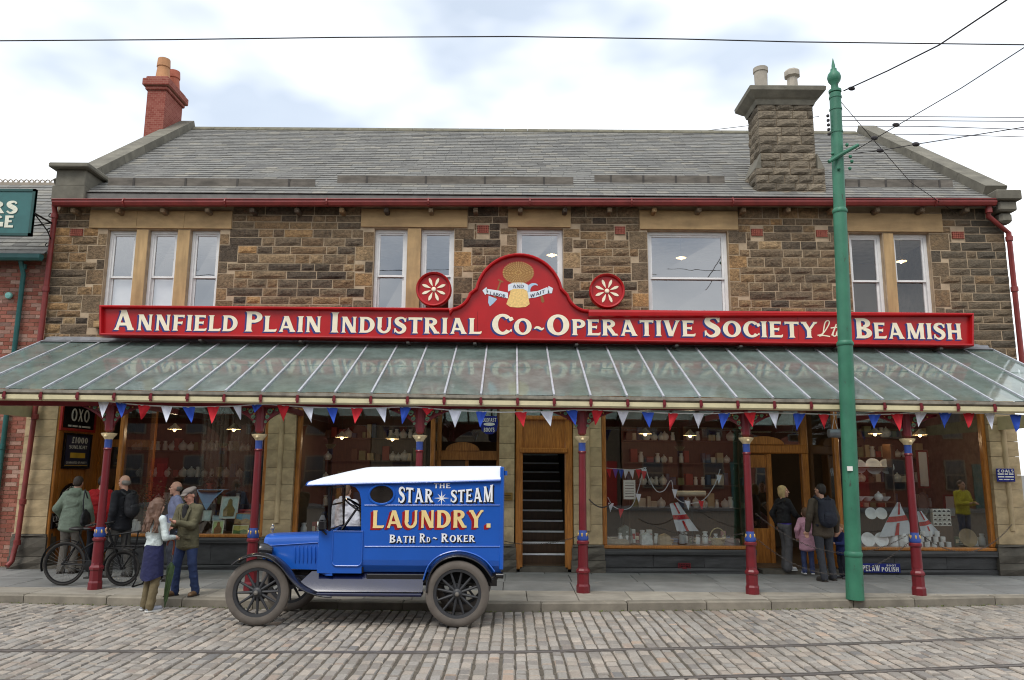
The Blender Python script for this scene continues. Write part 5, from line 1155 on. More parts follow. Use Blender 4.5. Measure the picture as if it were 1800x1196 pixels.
p = P(428, 905, 15.1); r = thing('box', 'red box standing behind the small seascape', 'box', (p.x, 15.1, DK1)); MB().bbox(p.x - .12, p.x + .14, 15.1, 15.35, DK1, p.z + .05, .01).build('body', REDF, r); MB().bbox(p.x - .125, p.x + .145, 15.095, 15.355, p.z + .052, p.z + .09, .01).build('lid', REDF, r)
# --- shelves along the back of the shops, with goods
def shelf_unit(x0, x1, Y, zs_, lb, seed):
    rr = random.Random(seed); r = thing('shelf_unit', lb, 'shelves', ((x0 + x1) / 2, Y, .1), 'shelving at the back of the shops'); MB().box(x0, x1, Y + .3, Y + .33, .1, 3.2).build('back_board', OAKD, r)
    for x in (x0, x1): MB().box(x - .02, x + .02, Y, Y + .3, .1, 3.2).build('upright', OAKD, r)
    for z in zs_: MB().box(x0 + .02, x1 - .02, Y, Y + .3, z, z + .025).build('shelf', OAKD, r)
    nm_ = {(190, 176, 140): 'buff', (150, 60, 50): 'red', (70, 90, 120): 'blue', (120, 130, 90): 'green', (210, 204, 190): 'cream', (96, 70, 50): 'brown'}
    pal = [(190, 176, 140), (150, 60, 50), (70, 90, 120), (120, 130, 90), (210, 204, 190), (96, 70, 50)]
    for zi, z in enumerate(zs_):
        sh_ = ['lowest', 'second', 'third', 'top'][min(zi, 3)]; where = lb.split('through ')[1]
        x = x0 + .1
        while x < x1 - .15:
            w = rr.uniform(.07, .16); h = rr.uniform(.1, .32); c_ = rr.choice(pal); k = rr.random()
            if k < .5:
                bx = MB().bbox(x, x + w, Y + .05, Y + .22, z + .026, z + .026 + h, .006).build('package', M('pack_%d_%d_%d' % c_, c_, .6, var=.15, bump=.05)); tag(bx, 'small %s packet on the %s back shelf in %s' % (nm_[c_], sh_, where), 'packet', 'packets on the back shelves')
            elif k < .85: item('storage_jar', rr.choice((JAR, POTB)), 'small pale jar on the %s back shelf in %s' % (sh_, where), 'jar', (x + .06, Y + .12, z + .026), 'jars on the back shelves', sc=rr.uniform(.9, 1.25))
            x += w + rr.uniform(.005, .05)
shelf_unit(GX(1095, 17.6), GX(1300, 17.6), 17.6, (1.0, 1.5, 2.0, 2.5), 'wooden shelves of goods seen through the flag-hung window', 3)
shelf_unit(GX(545, 17.4), GX(745, 17.4), 17.4, (1.0, 1.5, 2.0, 2.5), 'wooden shelves of goods seen through the window behind the van', 5)
shelf_unit(GX(1500, 17.4), GX(1735, 17.4), 17.4, (1.05, 1.6, 2.15, 2.6), 'wooden shelves of goods seen through the crockery window', 9)
shelf_unit(GX(230, 17.8), GX(440, 17.8), 17.8, (1.0, 1.6, 2.2), 'wooden shelves of goods seen through the window with the paintings', 12)
# --- flag-hung window
FW = M('flag_white', (206, 212, 220), .85, var=.06, vs=6, bump=.1); FR = M('flag_red', (176, 36, 36), .85, bump=.1)
def st_george(px, pts, cross, lb, Y=14.85):
    """A cloth flag: outline in photo sight lines, slightly billowed, with its red cross as sewn strips."""
    c0 = P(*pts[0], Y); r = thing('flag', lb, 'flag', tuple(P(*pts[-1], Y)), 'white flags with red crosses in the windows')
    A, B_, C_, D_ = [P(x, y, Y) for x, y in pts]; n = 8
    def q(u, v): p = A.lerp(B_, u).lerp(D_.lerp(C_, u), v); p.y += .03 * sin(u * 7 + v * 3); return p
    vs = [q(i / n, j / n) for j in range(n + 1) for i in range(n + 1)]
    MB().add(vs, [(j * (n + 1) + i, j * (n + 1) + i + 1, (j + 1) * (n + 1) + i + 1, (j + 1) * (n + 1) + i) for j in range(n) for i in range(n)]).build('cloth', FW, r, smooth='all')
    b = MB(); off = Vector((0, -.008, 0))
    for k in range(n):
        a_, b2 = k / n, (k + 1) / n
        b.add([q(a_, .42) + off, q(b2, .42) + off, q(b2, .58) + off, q(a_, .58) + off], [(0, 1, 2, 3)])
        if not .4 < (a_ + b2) / 2 < .6: b.add([q(.43, a_) + off, q(.57, a_) + off, q(.57, b2) + off, q(.43, b2) + off], [(0, 1, 2, 3)])
    b.build('cross', FR, r, fix=False); return r
st_george(0, [(1177, 886), (1192, 883), (1228, 934), (1190, 934)], 0, 'white flag with red cross draped to a point in the window by the stair doorway')
st_george(0, [(1577, 883), (1582, 883), (1608, 938), (1545, 945)], 0, 'tall white flag with red cross hung as a tent beside the green pole')
st_george(0, [(1612, 900), (1620, 898), (1652, 938), (1622, 944)], 0, 'white flag with red cross spread behind the last column')
def garland(pts, flags, lb, Y=14.8):
    r = thing('garland', lb, 'garland', tuple(P(*pts[0], Y))); q = _spl(pts, 6); MB().tube([P(x, y, Y) for x, y in q], .008, 4).build('cord', FW, r)
    for x, y, ch in flags:
        A, B_, C_ = P(x - 5, y, Y - .01), P(x + 5, y + 1, Y - .01), P(x + R.uniform(-3, 3), y + 17, Y - .02); MB().add([A, C_, B_], [(0, 1, 2)]).build('pennant', pc[ch], r)
garland([(1068, 874), (1078, 890), (1095, 896), (1112, 888), (1125, 850), (1133, 822), (1142, 845), (1155, 864), (1168, 862), (1180, 845), (1186, 872), (1205, 885), (1235, 880), (1255, 855), (1266, 825)], [(1074, 884, 'w'), (1092, 894, 'r'), (1122, 868, 'w'), (1132, 828, 'r'), (1186, 860, 'w'), (1208, 880, 'w'), (1232, 880, 'r'), (1264, 835, 'w')], 'looped garland of little white and red flags inside the window by the stair doorway')
garland([(1066, 823), (1090, 825), (1115, 826), (1136, 822)], [(1070, 824, 'r'), (1082, 824, 'b'), (1092, 825, 'b'), (1101, 825, 'w'), (1110, 826, 'w'), (1122, 825, 'r'), (1132, 824, 'w')], 'short straight garland of tiny flags above the paper notice', 15.2)
a, c, z0, z1 = rect(1096, 1117, 844, 878, 14.9); r = thing('notice', 'white paper notice propped in the window by the stair doorway', 'notice', (a, 14.9, z0)); MB().box(a, c, 14.9, 14.91, z0, z1).build('sheet', WHITEP, r); MB().tube([((a + c) / 2, 14.93, z0), ((a + c) / 2, 14.98, DK3)], .01, 5).build('stand', OAKD, r)
for k in range(6): MB().box(a + .03, c - .03, 14.897, 14.9, z0 + .05 + k * .05, z0 + .058 + k * .05).build('printed_line', BLACKP, r)
r = thing('cloth_roll', 'pale roll of cloth on a stand in the window by the stair doorway', 'cloth roll', tuple(P(1213, 880, 15.3))); a, c = P(1190, 868, 15.3), P(1240, 868, 15.3); MB().tube([a, c], .055, 12).build('roll', M('cloth_cream', (196, 186, 164), .9), r); MB().tube([a.lerp(c, .5) - Vector((0, 0, .05)), (a.lerp(c, .5).x, 15.3, DK3)], .02, 6).build('stand', BLACKP, r)
for px, w, h, col, lb in ((1085, .5, .1, (150, 140, 120), 'pale folded cloth on the window floor nearest the stair doorway'), (1138, .22, .22, (190, 196, 196), 'pale pointed tea cosy on the window floor'), (1170, .24, .2, (150, 130, 96), 'small tan box on the window floor below the flag'), (1285, .36, .12, (130, 110, 110), 'patterned folded cloth at the end of the window floor'), (1100, .3, .34, (120, 126, 120), 'grey green draped block behind the folded cloth')):
    p = P(px, 950, 15.0 if px != 1100 else 15.25); b = MB().prism([(p.x - w / 2, p.y, DK3), (p.x + w / 2, p.y, DK3), (p.x + w / 2 * .8, p.y + .02, DK3 + h * .8), (p.x + .02, p.y + .03, DK3 + h), (p.x - w / 2 * .85, p.y + .02, DK3 + h * .75)], (0, .22, 0)); tag(b.build('folded_cloth' if 'cloth' in lb else 'shop_box', M('good_%d_%d_%d' % col, col, .8, var=.25, vs=14, bump=.2)), lb, 'cloth' if 'cloth' in lb else 'box')
p = P(1262, 955, 14.95); r = thing('basket', 'pale wicker basket with a hooped handle on the window floor', 'basket', (p.x, 14.95, DK3)); WICK = M('wicker', (176, 160, 120), .8, var=.3, vs=30, bump=.5)
MB().lathe([(.0, 0), (.1, 0), (.15, .12), (.155, .13), (.14, .12), (.09, .015), (0, .012)], (p.x, 14.95, DK3), 16, cap=False).build('body', WICK, r); MB().tube([(p.x + .15 * cos(rad(q)), 14.95, DK3 + .12 + .2 * sin(rad(q))) for q in range(0, 181, 15)], .012, 6).build('handle', WICK, r)
# --- crockery window
k = 0
for row, (n, z) in enumerate(((7, DK3), (5, DK3 + .1), (3, DK3 + .2))):
    for i in range(n):
        px = 1630 + (i - (n - 1) / 2) * 12.5 + row * 3; p = P(px, 955, 14.85 + .02 * R.random()); item('mug', MUG, 'plain white mug stacked low in the crockery window', 'mug', (p.x, p.y, z), 'white mugs in the crockery window', sc=1.0 if row else 1.0)
for i, px in enumerate((1570, 1588, 1606)):
    p = P(px, 950, 14.95); item('canister', shp([(.0, 0), (.085, 0), (.087, .01), (.087, .24), (.08, .25), (0, .252)], 16), ['white canister at the foot of the tent flag', 'middle white canister under the tent flag', 'white canister next to the last column'][i], 'canister', (p.x, 14.95, DK3), 'white canisters')
for i, (px, Y, z, sc_) in enumerate(((1522, 14.9, DK3 + .13, 1.05), (1545, 14.9, DK3 + .13, 1.05), (1530, 15.25, 1.05, .9), (1548, 15.25, 1.05, .9), (1540, 15.6, 1.95, 1.3), (1563, 15.6, 1.95, 1.2), (1515, 15.6, 1.95, 1.1))):
    p = P(px, 900, Y); item('plate', PLATE, 'pale plate standing on edge among the crockery by the green pole', 'plate', (p.x, Y, z), 'display plates', (pi / 2 - .25, 0, 0), sc_)
for i, (px, Y, z) in enumerate(((1545, 15.5, 1.28), (1532, 15.0, DK3))): item('teapot', POTB, ['white teapot on the shelf above the tent flag', 'white teapot on the window floor by the green pole'][i], 'teapot', (P(px, 880, Y).x, Y, z), 'teapots')
for i, px in enumerate((1512, 1527, 1557)): item('bowl', BOWL, 'white bowl on the shelf above the tent flag', 'bowl', (P(px, 890, 15.5).x, 15.5, 1.28), 'white bowls')
r = thing('display_shelf', 'narrow glass-fronted display shelf of crockery beside the green pole', 'shelf', (P(1540, 900, 15.5).x, 15.5, DK3)); a, c = P(1500, 900, 15.4).x, P(1575, 900, 15.4).x
for z in (1.25, 1.92): MB().box(a, c, 15.4, 15.75, z, z + .025).build('shelf', OAKD, r)
for x in (a, c): MB().box(x - .015, x + .015, 15.4, 15.75, DK3, 2.4).build('upright', OAKD, r)
for i in range(4):
    for j in range(3): item('patterned_cup', MUG, 'black and white patterned cup in the stacked column beyond the last column', 'cup', (P(1634 + i * 9 + j * 4, 905, 15.1).x, 15.1, P(1640, 918, 15.1).z - .1 * j + .1), 'patterned cups') if False else None
r = thing('oval_tray', 'dark oval tray standing behind the last column', 'tray', (P(1624, 905, 15.0).x, 15.0, P(1624, 905, 15.0).z)); c = P(1624, 885, 15.0); MB().lathe([(0, .0), (.14, .0), (.17, -.02), (.18, -.02), (.175, .012), (0, .012)], (0, 0, 0), 20, 'Y', cap=False).build('tray_body', M('tray_brown', (58, 46, 38), .4), r).matrix_parent_inverse = Matrix.Identity(4)
r.children[0].scale = (.6, 1, 1.25); r.children[0].location = (0, 0, .2)
MB().tube([(c.x, 15.03, c.z - .2), (c.x, 15.1, DK3)], .012, 5).build('easel_leg', OAKD, r)
a, c, z0, z1 = rect(1640, 1672, 895, 925, 15.05); r = thing('patterned_tin', 'stack of black and white patterned tins in the crockery window', 'tins', (a, 15.05, z0)); PT_ = M('pattern_white', (214, 214, 208), .4, bump=0)
MB().box(a - .02, c + .02, 15.05, 15.35, DK3, z0).build('stand', OAKD, r)
for j in range(4):
    for i in range(4): q = MB().bbox(a + (c - a) * i / 4 + .003, a + (c - a) * (i + 1) / 4 - .003, 15.05, 15.15, z0 + (z1 - z0) * j / 4 + .002, z0 + (z1 - z0) * (j + 1) / 4 - .002, .004).build('tin', PT_, r); MB().prism([(a + (c - a) * (i + .5) / 4 + .03 * cos(rad(w)), 15.048, z0 + (z1 - z0) * (j + .3) / 4 + .035 * sin(rad(w))) for w in range(0, 181, 30)], (0, .001, 0)).build('tin_mark', BLACKP, q)
a, c, z0, z1 = rect(1645, 1680, 925, 948, 15.0); tag(MB().bbox(a, c, 15.2, 15.45, DK3, z1, .02).build('blue_box', M('tub_blue', (44, 64, 140), .5)), 'deep blue box behind the white mugs', 'box')
p = P(1700, 945, 14.95); item('plate', PLATE, 'tan plate propped at the far end of the crockery window', 'plate', (p.x, 14.95, DK3 + .17), None, (pi / 2 - .3, 0, 0), 1.35).data = shp([(.0, .008), (.07, .006), (.125, .022), (.128, .026), (.07, .012), (0, .012)], 20, M('plate_tan', (150, 130, 96), .5), 'plate')
for i, (px, py, w, h) in enumerate(((1623, 825, 14, 60), (1680, 890, 34, 34), (1728, 893, 14, 36))):
    a, c, z0, z1 = rect(px - w / 2, px + w / 2, py - h / 2, py + h / 2, 16.6); r = thing('framed_panel', ['tall narrow white panel in a maroon frame behind the last column', 'square white panel in a maroon frame inside the crockery window', 'narrow white panel in a maroon frame at the far window edge'][i], 'panel', (a, 16.6, z0), 'framed white panels')
    MB().box(a - .04, c + .04, 16.6, 16.63, z0 - .04, z1 + .04).build('frame', RED, r); MB().box(a, c, 16.585, 16.6, z0, z1).build('sheet', FW, r); MB().box((a + c) / 2 - .02, (a + c) / 2 + .02, 16.63, 16.66, .1, z0).build('post', OAKD, r)
r = thing('enamel_can', 'grey enamel can hanging at the doorway beside the green pole', 'can', tuple(P(1468, 768, 14.3))); c = P(1468, 762, 14.3); MB().lathe([(0, -.13), (.08, -.12), (.085, .1), (.06, .13), (0, .13)], c, 14, 'X').build('body', M('enamel_grey', (136, 140, 148), .35, .4, var=.2), r, smooth=True); MB().tube([c + Vector((-.05, 0, .08)), c + Vector((0, 0, .3)), c + Vector((.05, 0, .08))], .007, 5).tube([c + Vector((0, 0, .3)), (c.x, 14.3, 3.4)], .007, 5).build('string', FW, r)

# CLUTTER: smaller goods filling the window floors
rr = random.Random(21)
PALC = [('red', (150, 52, 48)), ('cream', (206, 198, 176)), ('blue', (72, 96, 140)), ('green', (96, 116, 84)), ('tan', (160, 132, 92)), ('white', (214, 216, 214)), ('pink', (186, 140, 140))]
for where, x0_, x1_, deck, n_ in (('the flag-hung window', 1072, 1305, DK3, 22), ('the crockery window', 1505, 1728, DK3, 22), ('the window behind the van', 532, 745, SILL1 - .02, 14), ('the window with the paintings', 215, 350, DK1, 9)):
    for i in range(n_):
        nm, c_ = rr.choice(PALC); x = GX(x0_ + (x1_ - x0_) * (i + rr.uniform(.2, .8)) / n_, 15.3); y = rr.uniform(15.15, 15.55); w, h = rr.uniform(.07, .14), rr.uniform(.08, .3); k = rr.random()
        if k < .45:
            r = thing('packet', 'small %s packet on the display floor of %s' % (nm, where), 'packet', (x, y, deck), 'packets on the window floors'); MB().bbox(x - w / 2, x + w / 2, y, y + .09, deck, deck + h, .005).build('carton', M('pk_' + nm, c_, .6, var=.15, bump=.05), r); MB().box(x - w * .36, x + w * .36, y - .002, y, deck + h * .3, deck + h * .7).build('wrapper_label', CREAM if nm not in ('cream', 'white') else REDP, r)
        elif k < .7: item('jar', JAR, 'small white jar on the display floor of %s' % where, 'jar', (x, y, deck), 'jars on the window floors', sc=rr.uniform(.8, 1.3))
        else:
            r = thing('folded_cloth', 'folded %s cloth on the display floor of %s' % (nm, where), 'cloth', (x, y, deck), 'folded cloths on the window floors')
            for q in range(rr.randint(2, 4)): MB().bbox(x - .1 + rr.uniform(-.01, .01), x + .1 + rr.uniform(-.01, .01), y - .05, y + .1, deck + q * .036, deck + q * .036 + .034, .012).build('fold', M('fc_' + nm, c_, .9, var=.2, vs=12, bump=.3), r)
# ================================================================== NEIGHBOURING BUILDING ON THE LEFT, ACROSS THE STREET, POLE AND WIRES
t = NT('brick_red'); rn = t.random(); wp = t.coord(world_pos=True)
base = t.ramp(rn, [(0, lin((134, 80, 66))), (.3, lin((152, 94, 80))), (.55, lin((168, 112, 96))), (.75, lin((126, 86, 76))), (.9, lin((184, 150, 134))), (1, lin((104, 76, 70)))])
base = t.mix(1.0, base, t.ramp(t.noise(wp, 22, 5, .7), [(.3, (.75,) * 3), (.7, (1.15,) * 3)]), 'MULTIPLY'); t.bsdf(base, .9, spec=.3, bump=t.noise(wp, 60, 4), bstr=.4, bdist=.006); BRICK = t.m
TEAL = M('teal_paint', (44, 98, 96), .4, var=.12, bump=.05, dirt=.15)
NX = XL - .03; NY = 14.7
nb = thing('brick_house', 'red brick house with green gutter at the left edge', 'building', (NX - 1, NY, 0)); nzt = P(30, 462, NY).z
cw = MB().box(NX - 3.2, NX, NY + .015, NY + 3, 0, nzt + .2).build('wall', MORTAR, nb)
BKM = [block_mesh('brick', BRICK, .12, 1, .06) for _ in range(4)]
bl = []; z = .02; r_ = 0
while z < nzt + .1:
    x = NX - (0 if r_ % 2 else .115)
    if r_ % 2 == 0: bl.append((NX - .055, z, .105))
    while x > NX - 2.9:
        bl.append((x - .1125, z, .217)); x -= .2265
    z += .0765; r_ += 1
def vis(q): return -q[0] + P(0, 700, NY).x if q[1] < nzt else -99
bl.sort(key=lambda q: -q[0])
for q in bl[:300]: place('brick', R.choice(BKM), cw, (q[0], NY + .03, q[1] + .033), (q[2], .06, .066))
b = MB()
for q in bl[300:]: join_blocks(b, BKM, [((q[0], NY + .03, q[1] + .033), (q[2], .06, .066))])
stuff(b.build('bricks', BRICK, cw, fix=False))
# roof, gutter, crest
e0 = P(30, 448, NY - .25).z; rz_ = P(40, 324, NY + 2.6); YN0, YN1 = NY - .28, NY + 2.6
nr = MB().add([(NX - 3.4, YN0, e0), (NX - .01, YN0, e0), (NX - .01, YN1, rz_.z), (NX - 3.4, YN1, rz_.z), (NX - .01, NY + 5.4, e0), (NX - 3.4, NY + 5.4, e0)], [(0, 1, 2, 3), (3, 2, 4, 5)]).build('roof', DARK, nb)
b = MB(); an = math.atan2(rz_.z - e0, YN1 - YN0); ln_ = math.hypot(rz_.z - e0, YN1 - YN0)
for r_ in range(int(ln_ / .17)):
    x = NX - .02
    while x > NX - 3.3:
        w = R.uniform(.24, .3); me = R.choice(SLM); y0, z0 = YN0 + r_ * .17 * cos(an), e0 + r_ * .17 * sin(an)
        b.add([(x - w / 2 + v.co.x * (w - .006), y0 + v.co.y * .28 * cos(an) - v.co.z * sin(an), z0 + v.co.y * .28 * sin(an) + v.co.z * cos(an)) for v in me.vertices], [tuple(p.vertices) for p in me.polygons]); x -= w
stuff(b.build('slates', SLATE, nr, fix=False))
cr = M('crest_tile', (150, 140, 126), .85)
for k in range(26):
    x = NX - .06 - k * .125; MB().tube([(x + .05 * cos(rad(q)), YN1, rz_.z + .06 + .05 * sin(rad(q))) for q in range(0, 360, 45)], .016, 5, closed=True).build('crest_ring', cr, nr)
MB().box(NX - 3.4, NX - .01, YN1 - .07, YN1 + .07, rz_.z - .05, rz_.z + .02).build('ridge', cr, nr)
MB().prism([(NX - 3.4, YN0 - .1 + u, e0 - .09 + v) for u, v in ((0, .08), (0, 0), (.04, -.04), (.1, -.04), (.14, .02), (.14, .08))], (3.36, 0, 0)).build('gutter', TEAL, nb)
q = P(42, 470, NY - .08); w_ = P(20, 640, NY - .08)
pipe('downpipe', [(q.x, NY - .2, e0 - .1), (q.x, NY - .07, e0 - .35), (w_.x, NY - .07, .1)], .045, TEAL, nb, [(q.x, NY - .1, e0 - .2), (q.x * .7 + w_.x * .3, NY - .07, w_.z + .05), (w_.x, NY - .07, 2.2)])
pq = P(60, 720, WY - .3); pz = P(40, 985, WY - .25)
pipe('downpipe', [(GX(58), 14.36, 3.2), (GX(56), 14.34, 2.9), (GX(50), 14.34, .5), (GX(49), 14.3, .35), (GX(48), 14.28, .16), (GX(45), 14.2, .08)], .045, GUT, coop, [(GX(57), 14.34, 2.75), (GX(52), 14.34, 1.2), (GX(50), 14.34, .48)])
# insulator boss on the brick wall
q = P(16, 520, NY - .03); MB().lathe([(0, -.05), (.06, -.04), (.07, 0), (.05, .03)], q, 12, 'Y').build('wall_boss', M('boss_turquoise', (120, 180, 170), .5), nb)
# hanging sign
a, c, z0, z1 = rect(-70, 60, 333, 415, 13.9); hs = thing('hanging_sign', 'teal hanging board ending in RS and GE on an iron bracket', 'sign', ((a + c) / 2, 13.9, z0))
MB().box(a, c, 13.88, 13.93, z0, z1).build('board', TEAL, hs); b = MB(); TD = M('teal_dark', (18, 66, 62), .4)
for x0, x1, y0, y1 in ((a, c, z0, z0 + .05), (a, c, z1 - .05, z1), (c - .05, c, z0, z1), (a, a + .05, z0, z1)): b.box(x0, x1, 13.865, 13.94, y0, y1)
b.build('frame', TD, hs)
SC = M('sign_letter', (214, 214, 196), .5, bump=0); a1, c1 = P(-38, 375, 13.88), P(30, 375, 13.88)
letters(hs, 'MASTERS'[-3:], a1, XA, ZA_, c1.x - a1.x, P(0, 350, 13.88).z - P(0, 371, 13.88).z, SC, TD, (.012, -.012), s=0, k=.3, gap=.08); a1, c1 = P(-38, 400, 13.88), P(24, 400, 13.88)
letters(hs, 'DGE', a1, XA, ZA_, c1.x - a1.x, P(0, 378, 13.88).z - P(0, 399, 13.88).z, SC, TD, (.012, -.012), s=0, k=.3, gap=.08)
b = MB().tube([(c, 13.9, z0 + .45), (NX + .02, 14.6, z0 + .45)], .018, 6).tube([(c, 13.9, z0 + .2), (NX + .02, 14.6, z0 + .5)], .014, 6).tube([(c, 13.9, z0 + .45), (c + .1, 14.2, z0 + .2), (NX, 14.6, z0 + .1)], .012, 6)
for q in range(3): b.tube([(NX - .02 + .06 * cos(w / 2) * (1 - w / 16), 14.5, z0 + .3 * q + .06 * sin(w / 2) * (1 - w / 16)) for w in range(14)], .009, 5)
b.build('bracket', M('iron_black', (24, 26, 26), .5, .4), hs)
# red brick chimney behind the left gable
c0 = P(277, 220, 18.8); w2 = .24; bc = thing('brick_chimney', 'red brick chimney with two clay pots behind the left gable', 'chimney', (c0.x, 19, ZE)); ctz = P(285, 172, 19).z
BR2 = NT('brick_course'); bt = BR2.n('ShaderNodeTexBrick'); bt.inputs['Scale'].default_value = 4.4; bt.inputs['Mortar Size'].default_value = .012; bt.inputs['Color1'].default_value = (*lin((130, 66, 56)), 1); bt.inputs['Color2'].default_value = (*lin((148, 88, 76)), 1); bt.inputs['Mortar'].default_value = (*lin((160, 120, 104)), 1); bt.inputs['Bias'].default_value = -.2
sx = BR2.n('ShaderNodeSeparateXYZ'); BR2.l(BR2.coord(world_pos=True), sx.inputs[0]); ad = BR2.n('ShaderNodeMath', operation='ADD'); BR2.l(sx.outputs[0], ad.inputs[0]); BR2.l(sx.outputs[1], ad.inputs[1]); cb = BR2.n('ShaderNodeCombineXYZ'); BR2.l(ad.outputs[0], cb.inputs[0]); BR2.l(sx.outputs[2], cb.inputs[1]); BR2.l(cb.outputs[0], bt.inputs['Vector'])
BR2.bsdf(bt.outputs[0], .9, spec=.3, bump=bt.outputs[1], bstr=-.5, bdist=.01); BK2 = BR2.m
MB().box(c0.x - w2, c0.x + w2, 18.6, 19.6, ZE, ctz).build('stack', BK2, bc)
MB().bbox(c0.x - w2 - .05, c0.x + w2 + .05, 18.55, 19.65, ctz + .002, ctz + .1, .02).bbox(c0.x - w2 - .11, c0.x + w2 + .11, 18.49, 19.71, ctz + .102, ctz + .3, .02).bbox(c0.x - w2 - .05, c0.x + w2 + .05, 18.55, 19.65, ctz + .302, ctz + .38, .02).build('corbelled_head', BK2, bc)
for y, hgt, m in ((18.85, .62, M('pot_tan', (178, 128, 88), .8, var=.15)), (19.35, .55, M('pot_red', (164, 92, 70), .8, var=.15))): MB().lathe([(.2, 0), (.18, .05), (.15, hgt * .6), (.17, hgt * .63), (.155, hgt), (.12, hgt), (.11, hgt * .7)], (c0.x + (y - 18.85) * .1, y, ctz + .38), 14).build('chimney_pot', m, bc, smooth=True)
# the opposite terrace: it is what the shop windows mirror
OB = M('opposite_brick', (120, 70, 56), .9, var=.25, vs=4, bump=.3)
for k, (x0, x1, h, col, lb) in enumerate(((-44, -7.5, 5.6, OB, 'brick terrace across the street, mirrored in the paintings window'), (-7.4, 5.8, 5.2, GAB, 'stone terrace across the street, mirrored in the middle windows'), (5.9, 44, 5.8, OB, 'brick terrace across the street, mirrored in the crockery window'))):
    r = thing('terrace_house', lb, 'building', ((x0 + x1) / 2, -13, 0), 'terrace across the street'); Y0 = -12
    MB().box(x0, x1, Y0 - 8, Y0, -.2, h).build('wall', col, r); MB().prism([(x0, Y0 + .3, h), (x0, Y0 - 4, h + 3.4), (x0, Y0 - 8.3, h)], (x1 - x0, 0, 0)).build('roof', MATS['slate_plain'], r)
    for j in range(int((x1 - x0) / 3.2)):
        x = x0 + 1.6 + j * 3.2
        for z in (.9, 3.6):
            w = MB().box(x - .55, x + .55, Y0 + .002, Y0 + .06, z, z + 1.6).build('window', M('far_frame', (120, 108, 92), .6), r); MB().box(x - .47, x + .47, Y0 + .061, Y0 + .07, z + .08, z + .76).box(x - .47, x + .47, Y0 + .061, Y0 + .07, z + .84, z + 1.52).build('pane', M('far_pane', (40, 46, 54), .08, var=.1, bump=0), w)
        if j % 2: MB().box(x + .9, x + 1.8, Y0 + .002, Y0 + .05, 0, 2.3).build('door', TEAL if j % 4 == 1 else REDF, r)
    for x in (x0 + 2, x1 - 2): MB().box(x - .4, x + .4, Y0 - 4.4, Y0 - 3.4, h + 2.6, h + 4.6).build('chimney', BK2, r)
struct(MB().box(-60, 60, -12, -9.6, -.3, 0).build('far_pavement', FLAG_B))
# ------------------------------------------------------------------ tram pole and wires
t = NT('pole_green'); wp = t.coord(world_pos=True); sp_ = t.coord((1, 1, .35), world_pos=True)
c = t.ramp(t.noise(wp, 3, 6), [(.3, lin((40, 102, 78))), (.7, lin((56, 122, 94)))])
c = t.mix(t.ramp(t.noise(sp_, 16, 6, .7), [(.62, (0, 0, 0)), (.68, (.85, .85, .85))]), c, lin((58, 52, 44)))
c = t.mix(t.ramp(t.noise(sp_, 4, 5), [(.5, (0, 0, 0)), (.8, (.4, .4, .4))]), c, lin((34, 74, 60)))
t.bsdf(c, .5, bump=t.noise(wp, 40, 5), bstr=.2, bdist=.006); POLEG = t.m
bp_ = G(1501, 1053); PXb, PY = bp_.x, 11.75; PXt = P(1467, 150, PY).x; ptz = P(1466, 165, PY).z
def pol(z): return PXb + (PXt - PXb) * z / ptz
pole = thing('tram_pole', 'tall green iron tram pole with ball and spike finial', 'pole', (PXb, PY, 0))
zz = [0, P(1496, 975, PY).z, P(1488, 605, PY).z, P(1482, 372, PY).z, ptz]; rr_ = [.128, .124, .112, .1, .084]
for i in range(4):
    z0, z1 = zz[i], zz[i + 1]; MB().tube([(pol(z0), PY, z0), (pol(z1), PY, z1)], [rr_[i] if i == 0 else rr_[i] * .93, rr_[i] * .93 if i == 0 else rr_[i] * .9], 20).build('pole_section', POLEG, pole, smooth=True)
    if i: MB().lathe([(rr_[i - 1] * .95, -.03), (rr_[i - 1] * 1.01, -.02), (rr_[i - 1] * 1.01, .02), (rr_[i] * .93, .05)], (pol(z0), PY, z0), 20, cap=False).build('pole_joint', POLEG, pole, smooth=True)
ft = P(1463, 103, PY).z; h_ = ft - ptz
MB().lathe([(.07, 0), (.1, .02), (.1, .06), (.06, .08), (.055, .16), (.095, .22), (.11, .28), (.095, .34), (.05, .4), (.05, .43), (.03, .45), (.028, .5), (.004, h_)], (PXt, PY, ptz), 18).build('finial', POLEG, pole, smooth=True)
IRON = M('iron_dark', (44, 40, 42), .6, .4, var=.2)
for y in (172, 193, 233): q = P(1468, y, PY); MB().lathe([(.088, -.02), (.1, -.015), (.1, .015), (.088, .02)], (pol(q.z), PY, q.z), 16, cap=False).build('band', POLEG, pole)
qz = P(1475, 280, PY).z; b = MB().tube([(pol(qz) - .2, PY - .12, qz - .1), (pol(qz), PY - .1, qz + .03), (pol(qz) + .3, PY - .1, qz + .2)], [.03, .035, .028], 8)
for dx, dz in ((-.12, .05), (-.13, -.03), (.16, .0), (.18, -.08), (.12, .2), (-.04, -.2), (.14, -.2)): b.ell((pol(qz) + dx, PY - .1, qz + dz), (.03, .03, .03), 6, 5)
b.build('wire_bracket', POLEG, pole, smooth=True)
b = MB()
for k in range(5): b.lathe([(.01, -.025), (.026, -.015), (.026, .015), (.01, .025)], (pol(zz[3]) - .1, PY - .02, P(1460, 205 + k * 8, PY).z), 8)
b.build('insulator_stack', IRON, pole)
MB().box(pol(2.1) - .1, pol(2.1) - .02, PY - .128, PY - .115, P(1488, 828, PY).z, P(1488, 820, PY).z).build('number_plate', WHITEP, pole)
def wire(pts, r, lb, knots=(), grp='overhead wires'):
    w = thing('overhead_wire', lb, 'wire', tuple(pts[0]), grp); MB().tube(pts, r, 5).build('cable', IRON, w)
    for k in knots: MB().ell(k, (.06, .03, .035), 8, 6).build('insulator', IRON, w)
    return w
